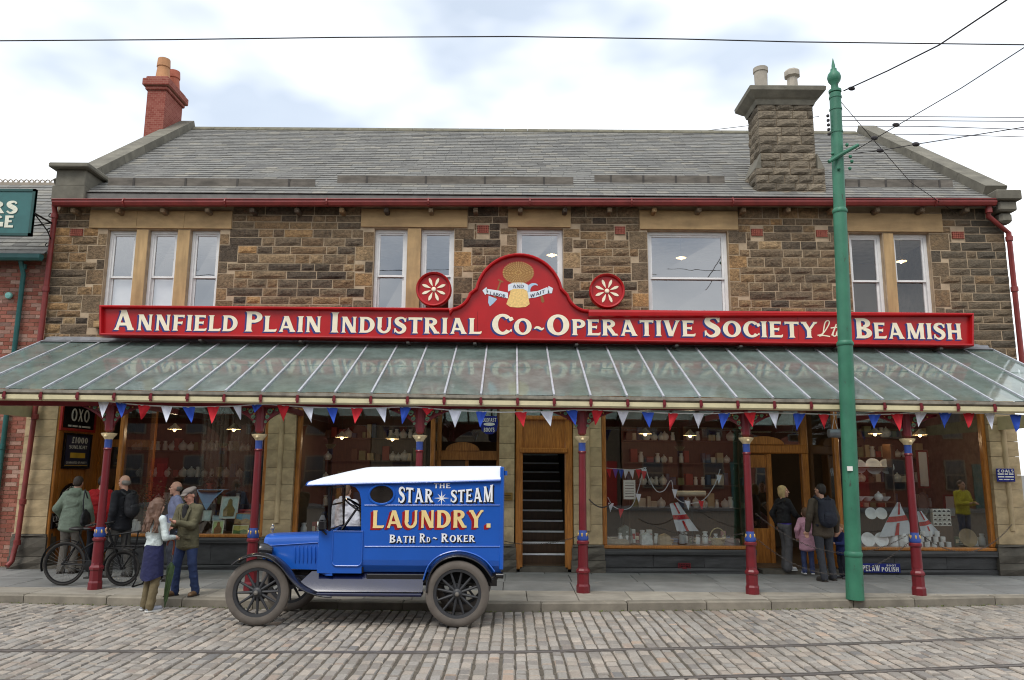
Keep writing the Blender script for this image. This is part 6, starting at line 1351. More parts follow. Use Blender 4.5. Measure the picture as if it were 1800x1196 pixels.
wire([P(x, y, 9.0) for x, y in ((-400, 74), (0, 72), (300, 70), (600, 66), (900, 64.5), (1200, 69), (1400, 74), (1800, 79), (2200, 80))], .008, 'long tram wire crossing the whole sky above the roof')
a = P(1483, 160, PY); wire([a, P(1560, 125, 10.8), P(1650, 80, 9.6), P(1770, 0, 8.2), P(1900, -90, 7)], .011, 'thick stay wire climbing from the top of the green pole', [P(1497, 156, 11.6)])
a = P(1503, 265, PY); wire([a, P(1575, 222, 11.0), P(1690, 155, 10), P(1800, 84, 9), P(1900, 20, 8.2)], .007, 'stay wire rising from the pole bracket to the upper right', [P(1537, 243, 11.5), P(1575, 220, 11.1)])
a = P(1500, 270, PY); wire([a, P(1548, 265, 11.3), P(1610, 254, 10.8), P(1800, 224, 9.5), P(1950, 200, 8.6)], .007, 'lower stay wire running right from the pole bracket', [P(1547, 265, 11.4), P(1610, 254, 10.9)])
wire([P(1477, 178, PY), P(1530, 240, 12.6), P(1600, 320, 13.8), P(1680, 375, WY - .05)], .006, 'thin wire dropping from the pole top to the eaves')
for k, (y0, y1) in enumerate(((205, 207), (212, 214), (222, 228), (236, 241))): wire([P(1462, y0, 24), P(1630, y0 + .5, 26), P(1800, y1, 28), P(2000, y1 + 3, 30)], .014, 'thin telegraph wire beyond the roof, %s of the four' % ['topmost', 'second', 'third', 'lowest'][k], grp='telegraph wires')
wire([P(1225, 232, 25), P(1318, 221, 25), P(1440, 205, 25)], .012, 'thin telegraph wire passing behind the stone chimney', grp='telegraph wires')
# ================================================================== THE LAUNDRY VAN
VN_, VF = 10.2, 11.1; VC = (VN_ + VF) / 2
V = lambda x, y, Y=VN_: P(x, y, Y)
VBLUE = M('van_blue', (24, 86, 178), .3, var=.07, vs=2, bump=.03, bs=70, coat=.4, dirt=.08); VWHITE = M('van_roof_white', (214, 219, 226), .5, var=.04, vs=3, bump=.05)
VBLACK = M('van_black', (20, 20, 24), .25, var=.15, bump=.03, coat=.4); VDB = M('van_apron', (14, 22, 56), .16, var=.2, vs=3, bump=.03, coat=.6)
TYRE = M('tyre_rubber', (96, 89, 82), .85, var=.2, vs=6, bump=.4, bs=60); SPOKE = M('spoke_dark', (46, 47, 50), .5, var=.15, bump=.05); LEATH = M('seat_leather', (28, 26, 26), .5, bump=.2)
van = thing('delivery_van', 'vintage blue laundry delivery van with white roof parked at the kerb', 'van', (V(640, 1000).x, VC, RZ))
x0, x1 = V(638, 920).x, V(881, 920).x; ze0, ze1 = V(638, 848).z, V(881, 844).z
zt0 = min(ze0, ze1); zb0 = V(760, 985).z; zb1 = V(760, 1010).z
prof = [(VN_, zt0 + .02), (VN_, zb0), (VN_ + .015, zb0 - .07), (VN_ + .07, zb1 + .02), (VN_ + .12, zb1), (VF - .12, zb1), (VF - .07, zb1 + .02), (VF - .015, zb0 - .07), (VF, zb0), (VF, zt0 + .02)]
body = MB().prism([(x0, y, z) for y, z in prof], (x1 - x0, 0, 0)).build('body', VBLUE, van)
MB().bbox(x1 - .02, x1 + .03, VN_ - .012, VF + .012, zb1 + .06, ze1 + .17, .01).build('rear_frame', VBLUE, body)
for py in (888.5, 961):
    a, c = V(641, py), V(879, py); MB().tube([(a.x, VN_ - .002, a.z), (c.x, VN_ - .002, c.z)], .009, 6).build('bead', VBLUE, body)
c = V(671, 869.5); rx, rz = .165, .125
MB().tube([(c.x + rx * cos(rad(q)), VN_ - .002, c.z + rz * sin(rad(q))) for q in range(0, 360, 12)], .016, 6, closed=True).build('oval_frame', VBLUE, body)
MB().add([(c.x + rx * cos(rad(q)), VN_ - .004, c.z + rz * sin(rad(q))) for q in range(0, 360, 12)], [tuple(range(30))]).build('oval_pane', M('dark_pane', (40, 36, 34), .06, var=.6, vs=3, bump=0), body)
# roof
def roof_sec(x, ze, zc, n=14):
    return [(x, VN_ - .025 + (VF - VN_ + .05) * t_, ze + (zc - ze) * (1 - abs(2 * t_ - 1) ** 3.2) ** .55) for t_ in [i / n for i in range(n + 1)]]
secs = [roof_sec(V(541, 850).x, V(541, 851.5).z, P(541, 845, VC).z), roof_sec(V(560, 850).x, V(560, 850.8).z, P(560, 838.5, VC).z), roof_sec(V(600, 850).x, V(600, 849.6).z, P(600, 829, VC).z), roof_sec(V(634, 850).x, V(634, 848.5).z, P(634, 822, VC).z), roof_sec(V(645, 850).x, V(645, 848.2).z, P(645, 821, VC).z), roof_sec(V(760, 850).x, V(760, 846).z, P(760, 820, VC).z), roof_sec(V(880, 850).x, V(880, 843).z, P(880, 819.5, VC).z)]
n = len(secs[0]); vs = [p for s_ in secs for p in s_]; m = len(secs)
fs = [(i * n + j, i * n + j + 1, (i + 1) * n + j + 1, (i + 1) * n + j) for i in range(m - 1) for j in range(n - 1)] + [tuple(range(n)), tuple((m - 1) * n + j for j in range(n))] + [(i * n, (i + 1) * n, (i + 1) * n + n - 1, i * n + n - 1) for i in range(m - 1)]
MB().add(vs, fs).build('roof', VWHITE, van, smooth=True)
b = MB()
for sd in (0, n - 1): b.tube([Vector(s_[sd]) + Vector((0, 0, -.012)) for s_ in secs], .016, 6)
b.tube([Vector(p) + Vector((-.01, 0, -.008)) for p in secs[0]], .014, 6); b.build('roof_rail', VBLUE, van)
MB().tube([(x1 + .05, VN_ + .05, V(884, 836).z), (x1 + .05, VN_ + .05, V(884, 828).z)], .025, 8).build('rear_hinge', VBLUE, van)
# cab sides with the door, pillars and arch of the opening
zd, zk = V(600, 934).z, V(600, 1008).z; xa, xb = V(561, 930).x, V(638, 930).x; xp = V(580, 900).x
for Y0, Y1 in ((VN_, VN_ + .03), (VF - .03, VF)):
    near_side = Y0 == VN_
    MB().box(xa, xb, Y0, Y1, zk, zd).build('cab_side', VBLUE, van)
    if near_side:
        dx0, dx1, dz0, dz1 = V(585, 960).x, V(637, 960).x, V(610, 995).z, V(610, 934).z; rr2 = .06
        pts = [(dx0, dz1), (dx0, dz0 + rr2)] + [(dx0 + rr2 - rr2 * cos(rad(q)), dz0 + rr2 - rr2 * sin(rad(q))) for q in range(15, 90, 15)] + [(dx0 + rr2, dz0), (dx1 - rr2, dz0)] + [(dx1 - rr2 + rr2 * sin(rad(q)), dz0 + rr2 - rr2 * cos(rad(q))) for q in range(15, 90, 15)] + [(dx1, dz0 + rr2), (dx1, dz1), ]
        d = MB().prism([(x, Y0 - .008, z) for x, z in pts], (0, .01, 0)).build('door', VBLUE, van)
        MB().tube([(x, Y0 - .009, z) for x, z in pts], .01, 6, closed=True).build('door_bead', VBLUE, d)
    MB().bar((xp, (Y0 + Y1) / 2, zd), (V(577, 855).x, (Y0 + Y1) / 2, V(577, 852).z), .025, .025).build('windscreen_post', VBLACK, van)
    arc = [(xb, zd), (xb, V(638, 851).z), (V(600, 851).x, V(600, 851).z), (V(612, 852).x, V(612, 852.5).z), (V(625, 856).x, V(625, 857).z), (V(632, 864).x, V(632, 866).z), (V(635, 876).x, V(635, 880).z), (V(635, 930).x, zd)]
    MB().prism([(x, Y0 + .002, z) for x, z in arc], (0, .026, 0)).build('cab_arch', VBLUE, van)
MB().box(xb - .01, xb + .02, VN_ + .03, VF - .03, zk, ze0).build('cab_back', VBLACK, van)
MB().box(xa, xb, VN_ + .03, VF - .03, zk, zk + .04).build('cab_floor', VBLACK, van)
MB().bbox(V(606, 930).x, xb - .01, VN_ + .05, VF - .05, zk + .04, V(606, 955).z, .03).build('seat', LEATH, van); 
# windscreen: frame and two panes
zt_w = V(577, 854).z; zm = V(578, 888).z; ws = MB()
for z in (zd + .02, zm, zt_w - .03): ws.tube([(xp, VN_ + .04, z), (xp, VF - .04, z)], .012, 6)
for y in (VN_ + .04, VF - .04): ws.tube([(xp, y, zd), (xp, y, zt_w)], .012, 6)
w = ws.build('windscreen', VBLACK, van); MB().add([(xp, VN_ + .04, zd), (xp, VF - .04, zd), (xp, VF - .04, zt_w), (xp, VN_ + .04, zt_w)], [(0, 1, 2, 3)]).build('pane', SG, w)
sc = V(629, 892, VN_ + .28); sb = V(598, 936, VN_ + .28); d = (sc - sb).normalized()
e1 = d.cross(Vector((0, 1, 0))).normalized(); e2 = Vector((0, 1, 0))
stw = MB().tube([sc + e1 * (.2 * cos(rad(q))) + e2 * (.2 * sin(rad(q))) for q in range(0, 360, 15)], .014, 6, closed=True).build('steering_wheel', VBLACK, van)
b = MB().tube([sb, sc], .016, 8)
for q in range(4): b.tube([sc, sc + e1 * (.2 * cos(rad(q * 90 + 30))) + e2 * (.2 * sin(rad(q * 90 + 30)))], .008, 5)
b.build('steering_column', VBLACK, stw)
# bonnet, cowl, radiator
def hood(x, zb_, zs_, zc, y0, y1, k=10):
    out = [(x, y0, zb_), (x, y0, zs_)]
    for i in range(1, k): t_ = i / k; out.append((x, y0 + (y1 - y0) * (1 - cos(pi * t_)) / 2, zs_ + (zc - zs_) * sin(pi * t_) ** .7))
    return out + [(x, y1, zs_), (x, y1, zb_)]
def loft(secs):
    n = len(secs[0]); vs = [p for s_ in secs for p in s_]; m = len(secs)
    return MB().add(vs, [(i * n + j, i * n + (j + 1) % n, (i + 1) * n + (j + 1) % n, (i + 1) * n + j) for i in range(m - 1) for j in range(n)] + [tuple(range(n)), tuple((m - 1) * n + j for j in range(n))])
hb = V(520, 1001, VN_ + .14).z
hd0 = hood(V(471, 960, VN_ + .2).x, hb, V(471, 954, VN_ + .2).z, P(471, 937, VC).z, VN_ + .2, VF - .2); hd1 = hood(V(559, 960, VN_ + .12).x, hb, V(559, 951, VN_ + .12).z, P(559, 934, VC).z, VN_ + .12, VF - .12)
bon = loft([hd0, hd1]).build('bonnet', VBLUE, van, smooth=True)
cw2 = loft([hood(hd1[0][0] + .003, hb - .03, hd1[1][2], P(559, 933.5, VC).z, VN_ + .11, VF - .11), hood(V(575, 960).x, hb - .06, zd - .12, zd + .02, VN_ + .01, VF - .01), hood(V(586, 960).x, hb - .06, zd - .1, zd + .03, VN_, VF)]).build('cowl', VBLUE, van, smooth=True)
for k in range(6):
    px = 519 + k * 7; f = (px - 471) / 88; y = VN_ + .2 - .08 * f; p = V(px, 975, y); MB().ell((p.x, y - .004, p.z), (.014, .016, .115), 6, 8, Matrix.Rotation(-.05, 3, 'Y')).build('louvre', VBLUE, bon, smooth=True)
MB().tube([(hd0[1][0], VN_ + .19, hd0[1][2] - .04), (hd1[1][0], VN_ + .11, hd1[1][2] - .02)], .006, 5).build('bonnet_bead', VBLUE, bon)
rd = MB().prism([(hd0[0][0] - .06, p[1], p[2]) for p in hood(0, hb - .02, hd0[1][2] - .01, P(471, 938, VC).z, VN_ + .21, VF - .21)], (.057, 0, 0)).build('radiator', VBLUE, van)
MB().prism([(hd0[0][0] - .064, p[1], p[2]) for p in hood(0, hb + .04, hd0[1][2] - .06, P(471, 945, VC).z, VN_ + .25, VF - .25)], (.003, 0, 0)).build('radiator_core', VBLACK, rd)
p = P(483, 934, VC); MB().lathe([(.018, -.02), (.018, .02), (.03, .03), (.03, .05), (.012, .065), (.02, .08), (0, .1)], (hd0[0][0] - .03, VC, p.z), 10).build('radiator_cap', M('nickel', (190, 184, 170), .25, .9), rd)
# chassis, apron, running boards, black box
ap0, ap1 = V(528, 1030).x, V(744, 1030).x; zr = V(650, 1044, 10.08).z
b = MB().add([(V(545, 1005).x, VN_ + .1, zk + .01), (ap1, VN_ + .1, zk + .01), (ap1, VN_ - .02, zr + .12), (ap1, VN_ - .1, zr + .02), (ap0, VN_ - .1, zr + .02), (ap0, VN_ - .02, zr + .12)], [(0, 1, 2, 5), (5, 2, 3, 4)]); b.build('splash_apron', VDB, van, smooth='all')
for y0, y1 in ((VN_ - .17, VN_ + .06), (VF - .06, VF + .14)): MB().bbox(V(560, 1040).x, ap1, y0, y1, zr - .03, zr + .01, .01).build('running_board', VDB, van)
MB().bbox(V(643, 1015).x, ap1 + .02, VN_ + .02, VN_ + .3, V(643, 1026).z, zb1 - .002, .01).build('gap_shade_box', VBLACK, van)  # black box put in for the dark gap under the body
for y in (VC - .3, VC + .3): MB().box(V(470, 1000).x, x1 - .05, y - .04, y + .04, .36, .47).build('chassis_rail', VBLACK, van)
# fenders
def fender(pts, y0, y1, name, mat=VBLACK, crown=.03, th=.014):
    q = _spl(pts, 4); k = 6; vs = []
    w = [V(x, y, 10.05) for x, y in q]
    for i, p in enumerate(w):
        a, c = w[max(i - 1, 0)], w[min(i + 1, len(w) - 1)]; d = (c - a).normalized(); nr = Vector((-d.z, 0, d.x)); nr = nr if nr.z > 0 or abs(nr.z) < .3 else -nr
        for j in range(k + 1): t_ = j / k; vs.append(Vector((p.x, y0 + (y1 - y0) * t_, p.z)) + nr * (crown * (1 - (2 * t_ - 1) ** 2) - crown))
    n = k + 1; b = MB().add(vs, [(i * n + j, i * n + j + 1, (i + 1) * n + j + 1, (i + 1) * n + j) for i in range(len(w) - 1) for j in range(k)])
    for j in (0, k): b.tube([vs[i * n + j] for i in range(len(w))], .01, 5)
    return b.build(name, mat, van, smooth='all')
ff = [(407, 990), (418, 982), (440, 974), (462, 973), (482, 980), (500, 995), (513, 1012), (527, 1027), (545, 1037), (566, 1043), (585, 1045)]
rf = [(746, 1042), (748, 1022), (757, 999), (775, 982), (803, 974), (830, 979), (851, 992), (865, 1010), (870, 1019)]
for y0, y1 in ((VN_ - .2, VN_ + .06), (VF - .06, VF + .14)): fender(ff, y0, y1, 'front_fender', VBLACK); fender(rf, y0 + .04, y1, 'rear_fender', VBLACK)
b = MB(); q = _spl([(x * 1.0 + (x - 805) * .07, y - 5 if y < 1015 else y - 2) for x, y in rf[1:-1]], 4); b.tube([V(x, y, VN_ - .004) for x, y in q], .012, 6); b.build('arch_bead', VBLUE, body)
wc = V(804, 1040, 10.1); MB().add([(wc.x + .45 * cos(rad(q)), VN_ - .006, max(zb1 - .1, RZ + .405 + .45 * sin(rad(q)))) for q in range(0, 360, 15)], [tuple(range(24))]).build('well_shade_disc', M('well_shade_black', (10, 10, 11), .9, bump=0), body)  # flat black disc on the body side paints the wheel arch's darkness
# wheels
def wheel(cx, cy, sgn, r=.405):
    w = MB().lathe([(r - .105, -.03), (r - .1, -.042), (r - .07, -.052), (r - .03, -.048), (r - .006, -.03), (r, 0), (r - .006, .03), (r - .03, .048), (r - .07, .052), (r - .1, .042), (r - .105, .03)], (0, 0, 0), 48, 'Y', cap=False)
    w.f += [((10 * 48) + j, (10 * 48) + (j + 1) % 48, (j + 1) % 48, j) for j in range(48)]; w.mi += [0] * 48
    root = w.build('wheel', TYRE, van, smooth=True); 
    MB().lathe([(r - .14, -.03), (r - .104, -.036), (r - .1, -.03), (r - .1, .03), (r - .104, .036), (r - .14, .03), (r - .14, -.03)], (0, 0, 0), 48, 'Y', cap=False).build('rim', SPOKE, root, smooth=True)
    for k in range(12):
        a = 2 * pi * (k + .5) / 12; u = Vector((cos(a), 0, sin(a))); MB().tube([u * .05, u * .12, u * (r - .135)], [.02, .019, .013], 8).build('spoke', SPOKE, root, smooth=True)
    MB().lathe([(.0, -.075), (.02, -.073), (.03, -.06), (.045, -.04), (.06, -.035), (.065, .03), (.12, .035), (.12, .05), (0, .05)], (0, 0, 0), 16, 'Y').build('hub', SPOKE, root, smooth=True)
    MB().lathe([(0, -.095), (.022, -.09), (.03, -.076)], (0, 0, 0), 12, 'Y', cap=False).build('hub_cap', M('hub_grey', (130, 126, 120), .4, .6), root, smooth=True)
    root.location = (cx, cy, RZ + r + .004); root.rotation_euler = (0, R.uniform(0, .5), 0 if sgn > 0 else pi); return root
wx0, wx1 = V(453, 1040, 10.1).x, V(804, 1040, 10.1).x
wheel(wx0, 10.1, 1); wheel(wx1, 10.1, 1); wheel(wx0 + .12, 11.14, -1); wheel(wx1, 11.14, -1)
for x in (wx0, wx1): MB().tube([(x, 10.12, RZ + .41), (x, 11.12, RZ + .41)], .03, 8).build('axle', VBLACK, van)
# lamps
for y in (VN_ + .12, VF - .12):
    p = V(462, 968, y); hl = MB().lathe([(0, .14), (.04, .13), (.085, .06), (.1, 0), (.1, -.02), (.09, -.025)], p, 18, 'X').build('headlamp', VBLACK, van, smooth=True); MB().lathe([(0, -.03), (.088, -.022), (.1, -.02)], p, 18, 'X', cap=False).build('lens', M('lens', (200, 200, 190), .1, .3, bump=0), hl); MB().tube([p + Vector((.05, 0, -.08)), p + Vector((.08, 0, -.3))], .014, 6).build('stalk', VBLACK, hl)
p = V(567, 922, VN_ - .06); sl = MB().bbox(p.x - .05, p.x + .05, p.y - .05, p.y + .05, p.z - .08, p.z + .06, .02).build('side_lamp', VBLACK, van); MB().lathe([(.05, 0), (.02, .06), (.025, .08), (0, .1)], (p.x, p.y, p.z + .06), 12).build('lamp_chimney', VBLACK, sl); MB().lathe([(0, -.07), (.04, -.06), (.045, -.045)], p, 12, 'X').build('lens', MATS['lens'], sl); MB().tube([p + Vector((0, 0, -.08)), p + Vector((.04, .06, -.13))], .012, 6).build('stalk', VBLACK, sl)
p = V(878, 1012, VN_ + .05); MB().lathe([(0, -.05), (.035, -.045), (.04, .05), (0, .055)], p, 12, 'X').build('tail_lamp', VBLACK, van, smooth=True)
# painted lettering
LW, LB, LC, LR = M('letter_white', (236, 238, 240), .4, var=.03, bump=0), M('letter_black', (14, 16, 30), .4, bump=0), M('letter_cream', (232, 206, 142), .4, var=.05, bump=0), M('letter_red', (150, 14, 22), .4, bump=0)
def vt(txt, x0, x1, yb, yt, mat, shade, off, **k):
    a, c = V(x0, yb, VN_ - .002), V(x1, yb - (x1 - x0) * .004, VN_ - .002); r = c - a; letters(body, txt, a, r, ZA_, r.length, V(x0, yt).z - V(x0, yb).z, mat, shade, off, **k)
vt('THE', 762, 792, 858.5, 850, LW, None, 0, s=.09, k=.2)
vt('STAR', 700, 762, 883.5, 858, LW, LB, (.02, -.02), s=.08, k=.22, arc=lambda f: (0, 1.08 - .2 * f))
vt('STEAM', 792, 867, 883, 858, LW, LB, (.02, -.02), s=.08, k=.22, arc=lambda f: (0, .84 + .4 * f * f))
vt('*', 764, 788, 888.5, 863.5, LW, None, 0, s=0, k=.2)
vt('LAUNDRY.', 655, 864, 928.5, 897.5, LC, LR, (-.035, -.024), s=.018, k=.235, gap=.13)
vt('BATH', 684, 729, 954, 940, LW, LB, (.014, -.016), s=.08, k=.22, small=.82); vt('RD', 737, 756, 953.5, 938, LW, LB, (.014, -.016), s=.08, k=.22, small=.6); vt('~', 760, 769, 952, 938, LW, LB, (.01, -.012), s=.08, k=.22); vt('ROKER', 775, 835, 953, 938, LW, LB, (.014, -.016), s=.08, k=.22, small=.8)
# ================================================================== PEOPLE
def surface_nets(D, org, cell):
    s = D < 0; nx, ny, nz = D.shape
    cnt = np.zeros((nx - 1, ny - 1, nz - 1), np.int8); crn = {}
    for i in (0, 1):
        for j in (0, 1):
            for k in (0, 1):
                sl = (slice(i, nx - 1 + i), slice(j, ny - 1 + j), slice(k, nz - 1 + k)); crn[i, j, k] = sl; cnt += s[sl]
    idx = np.argwhere((cnt > 0) & (cnt < 8)); m = len(idx); ids = -np.ones(cnt.shape, np.int64); ids[tuple(idx.T)] = np.arange(m)
    acc = np.zeros((m, 3)); num = np.zeros(m); cs = [(i, j, k) for i in (0, 1) for j in (0, 1) for k in (0, 1)]
    for a in cs:
        for ax in range(3):
            if a[ax]: continue
            b = list(a); b[ax] = 1; da = D[tuple((idx + np.array(a)).T)]; db = D[tuple((idx + np.array(b)).T)]; q = (da < 0) != (db < 0)
            t_ = np.where(q, da / np.where(q, da - db, 1), 0); p = np.array(a, float)[None].repeat(m, 0); p[:, ax] += t_; acc[q] += p[q]; num[q] += 1
    vs = (idx + acc / num[:, None]) * cell + org; fs = []
    for ax in range(3):
        b = [slice(None)] * 3; c = [slice(None)] * 3; b[ax] = slice(0, -1); c[ax] = slice(1, None)
        e = np.argwhere(s[tuple(b)] != s[tuple(c)]); o1, o2 = [q for q in range(3) if q != ax]
        e = e[(e[:, o1] > 0) & (e[:, o2] > 0) & (e[:, o1] < D.shape[o1] - 1) & (e[:, o2] < D.shape[o2] - 1)]
        d1 = np.zeros(3, int); d1[o1] = 1; d2 = np.zeros(3, int); d2[o2] = 1
        q = np.stack([ids[tuple((e - d1 - d2).T)], ids[tuple((e - d2).T)], ids[tuple(e.T)], ids[tuple((e - d1).T)]], 1); ins = s[tuple(e.T)]; flip = ins if ax != 1 else ~ins
        q[~flip] = q[~flip][:, ::-1]; fs.append(q)
    return vs, np.concatenate(fs)
def sdf(prims, cell=.012, k=.02):
    """Smoothly blended round cones ('c', a, b, ra, rb) and ellipsoids ('e', centre, radii[, rot])."""
    lo, hi = np.full(3, 1e9), np.full(3, -1e9); bbs = []
    for p in prims:
        if p[0] == 'c': a, b = np.array(p[1], float), np.array(p[2], float); r = max(p[3], p[4]); l, h = np.minimum(a, b) - r, np.maximum(a, b) + r
        else: c = np.array(p[1], float); r = max(p[2]); l, h = c - r, c + r
        bbs.append((l, h)); lo = np.minimum(lo, l); hi = np.maximum(hi, h)
    lo -= 3 * cell; hi += 3 * cell; n = np.ceil((hi - lo) / cell).astype(int) + 1; D = np.full(n, .5)
    for p, (l, h) in zip(prims, bbs):
        i0 = np.maximum(((l - k - 2 * cell - lo) / cell).astype(int), 0); i1 = np.minimum(((h + k + 2 * cell - lo) / cell).astype(int) + 2, n)
        X = [(np.arange(i0[q], i1[q]) * cell + lo[q]) for q in range(3)]; G3 = np.stack(np.meshgrid(*X, indexing='ij'), -1)
        if p[0] == 'c':
            a, b = np.array(p[1], float), np.array(p[2], float); ab = b - a; t_ = np.clip(((G3 - a) @ ab) / max(ab @ ab, 1e-9), 0, 1); d = np.linalg.norm(G3 - a - t_[..., None] * ab, axis=-1) - (p[3] + (p[4] - p[3]) * t_)
        else:
            q = G3 - np.array(p[1], float)
            if len(p) > 3: q = q @ np.array(p[3])
            r = np.array(p[2], float); k0 = np.linalg.norm(q / r, axis=-1); k1 = np.linalg.norm(q / r ** 2, axis=-1); d = np.where(k1 > 1e-6, k0 * (k0 - 1) / np.maximum(k1, 1e-6), -r.min())
        S = D[i0[0]:i1[0], i0[1]:i1[1], i0[2]:i1[2]]; hh = np.clip(.5 + .5 * (S - d) / k, 0, 1); D[i0[0]:i1[0], i0[1]:i1[1], i0[2]:i1[2]] = S * (1 - hh) + d * hh - k * hh * (1 - hh)
    return surface_nets(D, lo, cell)
def sdf_obj(name, prims, mat, parent, cell=.012, k=.02, clip=None):
    vs, fs = sdf(prims, cell, k); me = bpy.data.meshes.new(name); me.from_pydata(vs.tolist(), [], fs.tolist()); me.materials.append(mat); me.polygons.foreach_set('use_smooth', [True] * len(me.polygons)); me.update()
    return link(bpy.data.objects.new(name, me), parent)
def skin(c=(206, 158, 134)): return M('skin_%d_%d_%d' % c, c, .55, var=.08, vs=9, bump=.05)
def cloth(c, rough=.85): return M('cloth_%d_%d_%d' % c, c, rough, var=.2, vs=9, bump=.7, bs=13, bdist=.03)
def v3(*a): return np.array(a, float)
def person(label, loc, rz, H, top, legs, shoe, hair, wrists, feet=None, lean=0., head=(0, 0), hem=.86, female=False, hair_style='short', skin_c=(206, 158, 134), sleeve=1.0, grp=None, hood=False, collar=None, flare=0., bulk=1.0, shirt=None, child=False):
    """Faces -y in its own frame; wrists and feet in metres for a 1.75 m figure; heading rz; head = (turn, nod)."""
    r = thing('person', label, 'person', loc, grp, local=True, rz=rz); s = H / 1.75
    def J(x, y, z):
        if z > .95: y -= lean * (z - .95); z -= abs(lean) * .12 * (z - .95)
        return v3(x, y, z)
    hw, sw = (.088, .155) if female else (.092, .185)
    if child: sw = .15
    hips = [J(-hw, 0, .93), J(hw, 0, .93)]; sh = [J(-sw, .0, 1.41), J(sw, .0, 1.41)]
    feet = feet or [(-.1, 0), (.1, 0)]
    an = [v3(f[0], f[1] + .03, .09) for f in feet]; kn = [(hips[i] + an[i]) / 2 + v3(0, -.035, .02) for i in (0, 1)]
    el = []; wr = []
    for i in (0, 1):
        w = J(*wrists[i]); d = w - sh[i]; ln = np.linalg.norm(d); U, Fo = .29, .26
        if ln > U + Fo - .01: d *= (U + Fo - .01) / ln; w = sh[i] + d; ln = U + Fo - .01
        t_ = (U * U - Fo * Fo + ln * ln) / (2 * ln); hgt = math.sqrt(max(0, U * U - t_ * t_)); bd = v3((-1 if i == 0 else 1) * .6, .9, -.5); u = d / ln; bd = bd - u * (bd @ u); bd /= np.linalg.norm(bd)
        el.append(sh[i] + u * t_ + bd * hgt); wr.append(w)
    S = lambda prims: [(p[0], np.array(p[1]) * s, np.array(p[2]) * s, p[3] * s, p[4] * s) if p[0] == 'c' else ('e', np.array(p[1]) * s, np.array(p[2]) * s, *p[3:]) for p in prims]
    # head and neck
    hz = 1.625 if not child else 1.60; hs = 1.0 if not child else 1.28; hc = J(0, -.02, hz); ht, nod = head; ct_, st_ = cos(ht), sin(ht); cn_, sn_ = cos(nod), sin(nod)
    RM = np.array([[ct_, -st_, 0], [st_, ct_, 0], [0, 0, 1]]) @ np.array([[1, 0, 0], [0, cn_, -sn_], [0, sn_, cn_]])
    HP = lambda x, y, z: hc + RM @ v3(x * hs, y * hs, z * hs)
    hd = [('e', HP(0, .012, .03), (.076 * hs, .092 * hs, .088 * hs), RM), ('e', HP(0, -.02, -.03), (.06 * hs, .07 * hs, .088 * hs), RM), ('c', HP(0, -.088, .012), HP(0, -.108, -.02), .01 * hs, .015 * hs), ('c', HP(-.02, -.08, -.06), HP(.02, -.08, -.06), .014 * hs, .014 * hs), ('e', HP(0, -.07, -.1), (.025 * hs, .022 * hs, .02 * hs), RM)]
    for e in (-1, 1): hd += [('e', HP(e * .077, .012, -.005), (.012 * hs, .022 * hs, .033 * hs), RM), ('c', HP(e * .045, -.08, .032), HP(e * .015, -.088, .03), .01 * hs, .01 * hs), ('e', HP(e * .04, -.062, -.02), (.022, .02, .02))]
    hd += [('c', J(0, .01, 1.44), J(0, 0, 1.56), .055, .05)]
    body = list(hd)
    for i in (0, 1):
        body += [('c', sh[i], el[i], .042, .034), ('c', el[i], wr[i], .034, .024), ('c', hips[i], kn[i], .07, .048), ('c', kn[i], an[i], .046, .034)]
        d = wr[i] - el[i]; d /= np.linalg.norm(d); side = np.cross(d, v3(0, 0, 1) if abs(d[2]) < .9 else v3(0, 1, 0)); side /= np.linalg.norm(side); up = np.cross(side, d); cu = -up if i == 0 else up
        pc_ = wr[i] + d * .05; body += [('c', wr[i], pc_, .024, .03), ('c', pc_ - side * .016, pc_ + side * .016, .024, .024)]
        for q, fl in ((-.03, .058), (-.01, .07), (.01, .072), (.03, .062)):
            a0 = pc_ + side * q + d * .02; a1 = a0 + d * fl * .6 + cu * .01; a2 = a1 + d * fl * .35 + cu * .03; body += [('c', a0, a1, .0105, .0095), ('c', a1, a2, .0095, .008)]
        t0 = wr[i] + d * .02 + side * .028 * (1 if i else -1); t1 = t0 + d * .035 + side * .03 * (1 if i else -1); body += [('c', t0, t1, .013, .011), ('c', t1, t1 + d * .03 + cu * .012, .011, .009)]
    body += [('e', J(0, 0, 1.25), (sw * .85, .085, .2)), ('e', J(0, 0, 1.0), (.13, .085, .14)), ('c', sh[0], sh[1], .045, .045)]
    sdf_obj('body', S(body), skin(skin_c), r, .0105, .012)
    # trousers
    if legs:
        tr = [('e', J(0, .005, .97), (.155 * bulk, .108 * bulk, .13)), ('e', J(0, .035, .9), (.14, .1, .1))]
        for i in (0, 1): tr += [('c', hips[i] - v3(0, 0, .03), kn[i], .092 * bulk, .07), ('c', kn[i], an[i] + v3(0, .01, 0), .07 + flare * .3, .06 + flare), ('c', an[i] + v3(0, .01, .02), an[i] + v3(0, .012, -.035), .058 + flare, .06 + flare)]
        for i in (0, 1):
            for q in range(3): f = .25 + .28 * q; p = kn[i] * (1 - f) + an[i] * f; tr.append(('c', p + v3(-.05, -.03, R.uniform(-.02, .02)), p + v3(.05, -.03, R.uniform(-.03, .03)), .018, .016))
        sdf_obj('trousers', S(tr), cloth(legs), r, .013, .025)
